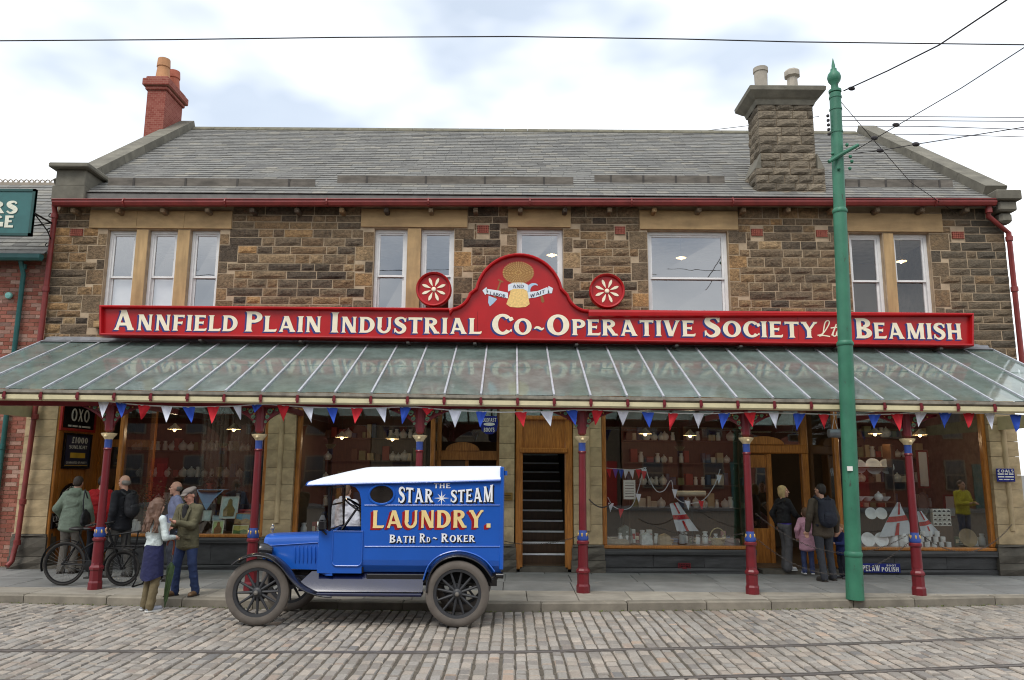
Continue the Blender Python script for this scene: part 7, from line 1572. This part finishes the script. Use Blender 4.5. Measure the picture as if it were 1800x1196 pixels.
    # shoes
    for i in (0, 1):
        a = an[i]; tx = .03 if i else -.03
        so = sdf_obj('shoe', S([('c', v3(a[0], a[1] + .03, .048), v3(a[0] + tx, a[1] - .15, .038), .045, .04), ('c', v3(a[0], a[1], .09), v3(a[0], a[1], .06), .045, .045)]), cloth(shoe, .5), r, .012, .02)
        vv = np.array([v.co[:] for v in so.data.vertices]); vv[:, 2] = np.maximum(vv[:, 2], .014 * s); so.data.vertices.foreach_set('co', vv.ravel())
        MB().prism([((a[0] + tx * f + q) * s, (a[1] + y) * s, .001) for q, y, f in ((-.04, .07, 0), (.04, .07, 0), (.044, -.05, .6), (.045, -.14, 1), (.02, -.195, 1.1), (-.02, -.195, 1.1), (-.045, -.14, 1), (-.044, -.05, .6))], (0, 0, .018)).build('sole', M('sole_pale' if sum(shoe) > 400 else 'sole_dark', (214, 214, 210) if sum(shoe) > 400 else (50, 42, 36), .7), so)
    # jacket / jumper
    if top:
        b = bulk; jk = [('e', J(0, -.005, 1.27), ((sw + .015) * b, .122 * b, .2)), ('e', J(0, 0, 1.1), (.165 * b, .115 * b, .18)), ('c', sh[0] + v3(.02, 0, .01), sh[1] + v3(-.02, 0, .01), .068, .068), ('c', J(-.05, .01, 1.46), J(.05, .01, 1.46), .05, .05)]
        n = max(3, int((1.06 - hem) / .045))
        for q in range(n + 1):
            z = 1.06 + (hem - 1.06) * q / n; g_ = q / n; jk.append(('e', J(0, .005, z), ((.17 + .07 * g_ * (1.05 - hem)) * b, (.118 + .05 * g_ * (1.05 - hem)) * b, .075)))
        for i in (0, 1):
            w2 = el[i] + (wr[i] - el[i]) * (sleeve * .97); jk += [('c', sh[i], el[i], .066 * b, .056 * b), ('c', el[i], w2, .056 * b, .045 * b)]
            for q in range(3): f = .3 + .25 * q; p = el[i] * (1 - f * .4) + (wr[i] if q % 2 else sh[i]) * f * .4; jk.append(('e', p, (.058 * b, .058 * b, .03)))
        if hood: jk += [('e', J(0, .1, 1.45), (.12, .075, .07)), ('c', J(-.07, .05, 1.5), J(.07, .05, 1.5), .045, .045)]
        for q in range(5): zz_ = 1.0 + .09 * q; e = 1 if q % 2 else -1; jk.append(('c', J(-.1 * e, .1 * b, zz_), J(.09 * e, .108 * b, zz_ + .05), .02, .014))
        sdf_obj('jacket', S(jk), cloth(top), r, .0125, .022)
    # hair
    hm = cloth(hair, .6) if hair else None
    if hair_style == 'short': sdf_obj('hair', S([('e', HP(0, .028, .048), (.083 * hs, .094 * hs, .085 * hs), RM), ('e', HP(0, .05, .0), (.076 * hs, .066 * hs, .08 * hs), RM)]), hm, r, .011, .02)
    elif hair_style == 'crop': sdf_obj('hair', S([('e', HP(0, .05, -.005), (.08 * hs, .062 * hs, .06 * hs), RM), ('e', HP(0, .03, .0), (.082 * hs, .05 * hs, .045 * hs), RM)]), hm, r, .011, .02)
    elif hair_style == 'bob': sdf_obj('hair', S([('e', HP(0, .028, .05), (.09, .098, .085), RM), ('e', HP(0, .05, -.03), (.088, .07, .11), RM), ('c', HP(-.078, -.01, .03), HP(-.075, 0, -.11), .034, .03), ('c', HP(.078, -.01, .03), HP(.075, 0, -.11), .034, .03)]), hm, r, .011, .02)
    elif hair_style == 'long':
        pr = [('e', HP(0, .02, .045), (.095, .105, .09), RM), ('e', HP(0, .06, -.06), (.1, .07, .14), RM)]
        for q in range(13):
            a = -1.5 + 3.0 * q / 12; x, y = .105 * sin(a), .03 + .09 * cos(a); z0 = .03
            for kk in range(6): z1 = z0 - .075; x1, y1 = x * 1.07 + .022 * sin(kk * 2.1 + q * 1.7), y * 1.04 + .018 * cos(kk * 2 + q); pr.append(('c', HP(x, y, z0), HP(x1, y1, z1), .03 - .003 * kk, .028 - .003 * kk)); x, y, z0 = x1, y1, z1
        sdf_obj('hair', S(pr), hm, r, .0105, .01)
    # eyes, brows, mouth
    b = MB()
    for e in (-1, 1): b.ell(HP(e * .031, -.0865, .012) * s, (.011 * s, .008 * s, .007 * s), 6, 5)
    b.build('eyes', M('eye_dark', (44, 34, 30), .4, bump=0), r); MB().ell(HP(0, -.093, -.06) * s, (.022 * s, .008 * s, .006 * s), 8, 5).build('mouth', M('lips', (150, 84, 78), .5, bump=0), r)
    r_info = dict(root=r, s=s, J=J, HP=HP, wr=wr, el=el, sh=sh, RM=RM, hips=hips, kn=kn, an=an); return r_info
def foot_at(px, ytop, Y, z0=0.0): p = P(px, ytop, Y); return (P(px, (ytop + 1000) / 2, Y).x, Y, z0), p.z - z0
def to_world(pi_, p): return pi_['root'].matrix_basis @ Vector(p)
HANG = ((-.24, -.04, .86), (.24, -.04, .86))
def backpack(pi_, lb, col, scale=1.0):
    r = pi_['root']; s = pi_['s'] * scale; c = pi_['J'](0, .19, 1.22) * pi_['s']; loc = to_world(pi_, c)
    bp = thing('backpack', lb, 'backpack', loc, local=True, rz=r.rotation_euler.z); m = cloth(col, .7)
    sdf_obj('main_compartment', [('e', v3(0, 0, .02) * s, v3(.15, .1, .23) * s), ('e', v3(0, .03, -.1) * s, v3(.15, .1, .13) * s), ('c', v3(-.08, 0, .17) * s, v3(.08, 0, .17) * s, .06 * s, .06 * s)], m, bp, .014, .03)
    sdf_obj('front_pocket', [('e', v3(0, .1, -.08) * s, v3(.11, .05, .11) * s), ('c', v3(-.07, .1, -.02) * s, v3(.07, .1, -.02) * s, .035 * s, .035 * s)], m, bp, .014, .02)
    for e in (-1, 1): MB().tube([Vector(v3(e * .09, -.06, .2) * s), Vector(v3(e * .11, -.15, .26) * s), Vector(v3(e * .12, -.3, .18) * s), Vector(v3(e * .13, -.33, .0) * s), Vector(v3(e * .14, -.2, -.16) * s), Vector(v3(e * .13, -.07, -.2) * s)], .022, 6).build('strap', m, bp)
    MB().tube([Vector(v3(-.05, .05, .22) * s), Vector(v3(0, .07, .26) * s), Vector(v3(.05, .05, .22) * s)], .01, 5).build('grab_loop', m, bp); return bp
# woman in the sage jacket, bent towards the doorway
loc, H = foot_at(126, 842, 13.95); p1 = person('person in a sage green hooded jacket and grey trousers, back turned', loc, pi + .1, H * 1.03, (124, 136, 120), (98, 92, 84), (60, 54, 50), (58, 44, 36), ((-.3, -.12, .95), (.27, -.2, 1.0)), lean=.14, head=(.1, .35), hem=.8, female=True, hood=True, bulk=1.22)
q = to_world(p1, p1['J'](-.27, .08, 1.0) * p1['s']); r = thing('shoulder_bag', 'black shoulder bag hanging on the sage green jacket', 'bag', q, local=True, rz=pi); sdf_obj('bag_body', [('e', (0, 0, 0), (.05, .14, .15)), ('e', (0, 0, -.08), (.055, .15, .08))], cloth((26, 26, 30), .5), r, .014, .02); MB().tube([(0, -.1, .1), (.02, -.06, .3), (.06, .0, .48), (.03, .08, .3), (0, .1, .1)], .013, 6).build('strap', cloth((26, 26, 30), .5), r)
loc, H = foot_at(170, 836, 14.55); person('person in a bright red jacket half hidden behind the first column', loc, pi - .15, H, (168, 16, 24), (28, 30, 40), (30, 28, 28), (52, 40, 34), HANG, lean=.1, head=(0, .4), hem=.78, bulk=1.15)
loc, H = foot_at(214, 835, 13.5); p3 = person('balding person in a black jacket with a backpack, facing the doorway', loc, -1.95, H, (26, 28, 34), (74, 72, 68), (36, 32, 30), (140, 134, 126), ((-.22, -.1, .9), (.24, -.02, .88)), feet=[(-.1, .12), (.1, -.14)], hair_style='crop', hem=.84, bulk=1.05); backpack(p3, 'black and grey backpack worn by the balding person in black', (40, 40, 44), .9)
loc, H = foot_at(306, 846, 13.2); person('grey haired person in a pale blue shirt, face turned towards the doorway', loc, -1.0, H, (124, 130, 160), (52, 56, 66), (40, 36, 32), (112, 106, 100), ((-.2, -.2, 1.05), (.22, -.1, .95)), head=(-.35, 0), hair_style='crop')
# man in the flat cap
loc, H = foot_at(331, 858, 11.62); p5 = person('person in a flat cap, olive tweed jacket and blue jeans at the kerb', loc, -.3, H, (86, 82, 60), (38, 54, 92), (104, 78, 52), (92, 84, 76), ((-.1, -.32, 1.12), (.02, -.3, 1.2)), feet=[(-.16, -.06), (.15, .06)], head=(-.25, .42), hem=.8, bulk=1.1, skin_c=(204, 150, 128))
r, s, J, HP = p5['root'], p5['s'], p5['J'], p5['HP']
cap = sdf_obj('flat_cap', [('e', HP(0, .02, .085) * s, v3(.1, .125, .045) * s, p5['RM']), ('e', HP(0, -.1, .06) * s, v3(.075, .06, .016) * s, p5['RM'])], cloth((112, 104, 98)), r, .0105, .02)
sdf_obj('jumper_front', [('e', J(0, -.115, 1.33) * s, v3(.055, .03, .12) * s), ('e', J(0, -.1, 1.44) * s, v3(.05, .04, .05) * s)], cloth((24, 24, 26)), r, .012, .01)
for e in (-1, 1): MB().prism([Vector(J(e * a_, b_, c_) * s) for a_, b_, c_ in ((.045, -.15, 1.1), (.06, -.13, 1.3), (.075, -.08, 1.47), (.12, -.11, 1.4), (.1, -.145, 1.3))], (0, -.012, 0)).build('lapel', cloth((86, 82, 60)), r); MB().bbox(e * .1 * s - .07, e * .1 * s + .07, -.155 * s, -.14 * s, .93 * s, .985 * s, .006).build('pocket_flap', cloth((78, 74, 54)), r)
w = to_world(p5, p5['wr'][0] * s + v3(0, -.1, 0)); pp = thing('map_leaflet', 'crumpled white paper held between the cap wearer and the long haired child', 'paper', w, local=True, rz=-.4)
MB().add([(-.09, 0, -.06), (-.02, -.03, -.08), (.07, 0, -.05), (.09, .02, .06), (.01, -.02, .09), (-.08, .02, .07)], [(0, 1, 4, 5), (1, 2, 3, 4)]).build('sheet', WHITEP, pp)
# girl with long hair, standing in the road
loc, H = foot_at(273, 876, 11.1, RZ); p6 = person('child with long brown hair, white top, navy skirt and khaki trousers', loc, 2.62, H, (196, 206, 204), (104, 92, 66), (150, 154, 164), (92, 66, 50), ((-.12, -.26, 1.12), (.1, -.28, 1.08)), feet=[(-.11, .03), (.11, -.03)], head=(.1, .15), hem=.99, bulk=.86, female=True, hair_style='long', skin_c=(212, 168, 146))
r, s = p6['root'], p6['s']; b = MB(); n = 40; rows_ = ((1.07, .142, .106), (.98, .162, .128), (.86, .172, .142), (.64, .186, .154), (.5, .194, .16)); vs = []
for z, rx, ry in rows_:
    for q in range(n): a = 2 * pi * q / n; f = 1 + .05 * sin(a * 9) * (1 - z); vs.append((rx * f * cos(a) * s, ry * f * sin(a) * s, (z + (.035 * sin(a * 2 + 1) if z < .55 else 0)) * s))
MB().add(vs, [(i * n + j, i * n + (j + 1) % n, (i + 1) * n + (j + 1) % n, (i + 1) * n + j) for i in range(len(rows_) - 1) for j in range(n)]).build('skirt', cloth((26, 30, 70)), r, smooth='all')
w = to_world(p6, p6['wr'][1] * s); bt_ = thing('drink_bottle', 'small white bottle with a red cap in the child\'s hand', 'bottle', w + Vector((.02, -.03, 0)), local=True); MB().lathe([(.0, 0), (.034, 0), (.036, .02), (.036, .13), (.02, .16)], (0, 0, 0), 12).build('flask', M('bottle_white', (214, 210, 232), .3, bump=0), bt_, smooth=True); MB().lathe([(.021, .16), (.021, .185), (0, .19)], (0, 0, 0), 12, cap=False).build('cap', REDP, bt_)
# umbrella leaning between them
a, c = P(306, 958, 11.35), P(290, 1058, 11.25); c.z = RZ + .01; um = thing('umbrella', 'furled green umbrella with a hooked wooden handle at the kerb', 'umbrella', tuple(c)); GRU = cloth((62, 84, 48), .6); d = (a - c)
k1 = [c + d * f for f in (0, .06, .2, .45, .62, .68, .72)]; MB().tube(k1, [.004, .012, .03, .045, .05, .035, .012], 10).build('canopy', GRU, um, smooth=True)
b = MB()
for q in range(4): u = 2 * pi * q / 4; b.tube([c + d * f + Vector((cos(u + f * 3) * w_, sin(u + f * 3) * w_, 0)) for f, w_ in ((.1, .016), (.3, .036), (.5, .048), (.66, .044))], .009, 5)
b.build('fold', cloth((82, 104, 62), .6), um); MB().lathe([(.03, -.015), (.036, 0), (.03, .015)], tuple(c + d * .66), 10).build('band', M('band_white', (200, 206, 200), .6), um)
MB().tube([c + d * .7, c + d * .86], .009, 6).build('shaft', M('nickel', (190, 184, 170), .25, .9), um); MB().tube([c + d * .84, c + d * 1.0, c + d * 1.05 + Vector((-.01, 0, .01)), c + d * 1.07 + Vector((-.05, 0, .015)), c + d * 1.05 + Vector((-.09, 0, 0)), c + d * .99 + Vector((-.1, 0, 0))], .013, 8).build('handle', M('handle_wood', (130, 62, 40), .35), um, smooth=True)
# figure seen through the cab, and the family at the doorway
loc, H = foot_at(606, 852, 13.0); person('person in a white hooded top seen through the cab of the van', loc, pi - .3, H, (222, 222, 230), (60, 66, 86), (50, 48, 46), (120, 92, 70), HANG, hem=.86, hood=True, bulk=1.1)
loc, H = foot_at(1379, 854, 14.5, .07); p8 = person('blonde person in a black jacket and grey trousers in the doorway', loc, 1.9, H, (24, 23, 26), (84, 82, 84), (190, 190, 192), (186, 160, 112), ((-.16, -.34, .98), (.2, .02, .92)), feet=[(-.09, .0), (.09, -.1)], head=(-.75, 0), hem=.99, female=True, hair_style='bob', flare=.03); r, s = p8['root'], p8['s']
sdf_obj('purple_top', [('e', v3(0, 0, .96) * s, v3(.172, .122, .06) * s)], cloth((78, 60, 176)), r, .0125, .01)
loc, H = foot_at(1446, 851, 13.75); p9 = person('person in a brown jacket and dark jeans with a navy backpack', loc, pi + .12, H, (76, 66, 54), (50, 52, 58), (62, 58, 54), (40, 34, 30), ((-.3, -.05, .88), (.29, -.03, .9)), feet=[(-.12, .02), (.13, .16)], head=(.35, .1), hem=.82, bulk=1.12); backpack(p9, 'navy backpack on the brown jacket at the doorway', (30, 34, 48), 1.15)
loc, H = foot_at(1418, 893, 14.25, .04); person('small child in a pink coat and blue leggings at the doorway', loc, pi - .2, H, (204, 152, 170), (52, 62, 98), (170, 160, 190), (96, 70, 50), ((.05, -.3, 1.25), (.24, -.04, .95)), hem=.66, child=True, bulk=1.08)
loc, H = foot_at(1479, 922, 13.95); person('small child in a navy coat beside the green pole', loc, -1.2, H, (32, 44, 92), (30, 32, 44), (60, 60, 66), (150, 104, 62), ((-.2, -.3, 1.15), (.1, -.33, 1.15)), hem=.8, child=True, bulk=1.12)
q = P(1695, 905, 21.2); person('person in a yellow jacket mirrored in the crockery window', (q.x, 8.0, RZ), pi * .9, 1.74, (206, 196, 40), (70, 84, 110), (60, 60, 60), (90, 70, 56), ((-.12, -.3, 1.15), (.12, -.3, 1.15)), hem=.88, bulk=1.15)
# ================================================================== BICYCLE
BB_ = 12.55; BP = lambda x, y, Y=BB_: P(x, y, Y)
bk = thing('delivery_bicycle', 'black delivery bicycle with front carrier frame parked behind the first column', 'bicycle', (BP(160, 1000).x, BB_, 0)); BKB = M('bicycle_black', (18, 18, 20), .55, var=.2, bump=.03, spec=.3); RUB = M('bicycle_tyre', (40, 38, 36), .85)
def bwheel(px, r):
    x = BP(px, 985).x; c = Vector((x, BB_, r)); w = MB().tube([c + Vector((cos(q) * (r - .02), 0, sin(q) * (r - .02))) for q in (2 * pi * k / 40 for k in range(40))], .021, 8, closed=True).build('wheel', RUB, bk, smooth=True)
    MB().tube([c + Vector((cos(q) * (r - .045), 0, sin(q) * (r - .045))) for q in (2 * pi * k / 40 for k in range(40))], .012, 6, closed=True).build('rim', BKB, w, smooth=True)
    b = MB()
    for k in range(28): a = 2 * pi * k / 28; e = .025 * (-1) ** k; b.tube([c + Vector((cos(a + .5 * (-1) ** (k // 2)) * .025, e, sin(a + .5 * (-1) ** (k // 2)) * .025)), c + Vector((cos(a) * (r - .05), 0, sin(a) * (r - .05)))], .0022, 3)
    stuff(b.build('spokes', M('spoke_steel', (130, 130, 130), .4, .7), w)); MB().tube([c - Vector((0, .06, 0)), c + Vector((0, .06, 0))], .022, 8).build('hub', BKB, w); return c
rc, fc = bwheel(114, .335), bwheel(217, .27)
bb = Vector((BP(162, 982).x, BB_, .3)); sx = BP(140, 935); st2 = Vector((sx.x, BB_, BP(140, 940).z)); ht_ = Vector((BP(190, 935).x, BB_, BP(190, 932).z)); hb_ = Vector((BP(199, 955).x, BB_, BP(199, 957).z))
b = MB().tube([bb, st2], .017, 8).tube([st2 - Vector((0, 0, .1)), rc + Vector((0, .05, 0))], .01, 6).tube([st2 - Vector((0, 0, .1)), rc - Vector((0, .05, 0))], .01, 6).tube([bb, rc + Vector((0, .05, 0))], .011, 6).tube([bb, rc - Vector((0, .05, 0))], .011, 6).tube([ht_, hb_], .022, 8).tube([bb, hb_ + Vector((-.02, 0, .02))], .019, 8).tube([st2 - Vector((-.04, 0, .25)), ht_ - Vector((0, 0, .06))], .017, 8)
b.build('frame', BKB, bk, smooth=True); MB().tube([hb_, fc + Vector((-.06, .05, .15)), fc + Vector((0, .05, 0))], .012, 6).tube([hb_, fc + Vector((-.06, -.05, .15)), fc + Vector((0, -.05, 0))], .012, 6).build('fork', BKB, bk)
MB().prism([bb + Vector((.05, -.01, .1)), ht_ - Vector((.02, .01, .14)), hb_ - Vector((.03, .01, .0)), bb + Vector((.1, -.01, .1))], (0, .02, 0)).build('name_panel', BKB, bk)
for c, r in ((rc, .365), (fc, .3)):
    b = MB(); a0, a1 = (20, 200) if c is rc else (40, 190); pts = [c + Vector((cos(rad(a)) * r, 0, sin(rad(a)) * r)) for a in np.linspace(a0, a1, 18)]
    for i in range(17): b.bar(pts[i], pts[i + 1], .055, .006, up=(pts[i] - c))
    b.build('mudguard', BKB, bk)
sd_ = MB().ell(st2 + Vector((-.04, 0, .09)), (.13, .1, .035), 12, 8).ell(st2 + Vector((.09, 0, .09)), (.1, .035, .025), 10, 6).build('saddle', LEATH, bk, smooth=True); MB().tube([st2, st2 + Vector((0, 0, .08))], .012, 6).build('seat_post', BKB, bk)
hq = ht_ + Vector((-.02, 0, .1)); MB().tube([ht_, hq], .014, 6).tube([hq + Vector((-.16, -.26, -.02)), hq + Vector((-.02, -.24, .02)), hq + Vector((.03, -.08, 0)), hq, hq + Vector((.03, .08, 0)), hq + Vector((-.02, .24, .02)), hq + Vector((-.16, .26, -.02))], .012, 7).build('handlebar', BKB, bk, smooth=True)
for e in (-1, 1): MB().tube([hq + Vector((-.2, .26 * e, -.025)), hq + Vector((-.1, .26 * e, 0))], .018, 8).build('grip', RUB, bk)
ca_, cb_ = BP(195, 945), BP(253, 932); zt_c, zb_c = BP(220, 938).z, BP(220, 962).z; b = MB()
for y in (-.19, .19):
    b.tube([(ca_.x, BB_ + y, zt_c - .03), (cb_.x, BB_ + y, zt_c + .05)], .011, 6).tube([(ca_.x, BB_ + y, zb_c), (cb_.x - .03, BB_ + y, zb_c)], .011, 6)
    for k in range(4): f = k / 3; b.tube([(ca_.x + (cb_.x - ca_.x) * f, BB_ + y, zt_c - .03 + .08 * f), (ca_.x + (cb_.x - .03 - ca_.x) * f, BB_ + y, zb_c)], .008, 5)
for f in np.linspace(0, 1, 5): x = ca_.x + (cb_.x - .03 - ca_.x) * f; b.tube([(x, BB_ - .19, zb_c), (x, BB_ + .19, zb_c)], .008, 5)
b.tube([(cb_.x, BB_ - .19, zt_c + .05), (cb_.x, BB_ + .19, zt_c + .05)], .011, 6).tube([(ca_.x, BB_ - .19, zt_c - .03), (ca_.x, BB_ + .19, zt_c - .03)], .011, 6); b.tube([(cb_.x - .1, BB_, zb_c), fc], .01, 6).tube([(ca_.x, BB_, zb_c), hb_], .012, 6)
b.build('carrier', BKB, bk)
MB().tube([(cb_.x - .06, BB_ - .17, zb_c), (cb_.x + .02, BB_ - .17, .12), (cb_.x - .03, BB_ - .17, .01)], .012, 6).tube([(cb_.x - .06, BB_ + .17, zb_c), (cb_.x + .02, BB_ + .17, .12), (cb_.x - .03, BB_ + .17, .01)], .012, 6).tube([(cb_.x - .03, BB_ - .17, .012), (cb_.x - .03, BB_ + .17, .012)], .01, 6).build('prop_stand', BKB, bk)
MB().lathe([(.03, -.012), (.085, -.006), (.09, 0), (.085, .006), (.03, .012)], tuple(bb - Vector((0, .05, 0))), 20, 'Y').build('chainring', BKB, bk)
MB().tube([bb - Vector((0, .07, 0)), bb + Vector((.02, -.08, -.16))], .01, 6).tube([bb + Vector((0, .07, 0)), bb + Vector((-.02, .08, .16))], .01, 6).build('crank', BKB, bk)
for v in ((.02, -.13, -.16), (-.02, .13, .16)): c = bb + Vector(v); MB().bbox(c.x - .04, c.x + .04, c.y - .05, c.y + .05, c.z - .012, c.z + .012, .004).build('pedal', RUB, bk)
b = MB().tube([bb + Vector((0, -.05, .088)), rc + Vector((0, -.05, .035))], .006, 4).tube([bb + Vector((0, -.05, -.088)), rc + Vector((0, -.05, -.035))], .006, 4); b.build('chain', BKB, bk)
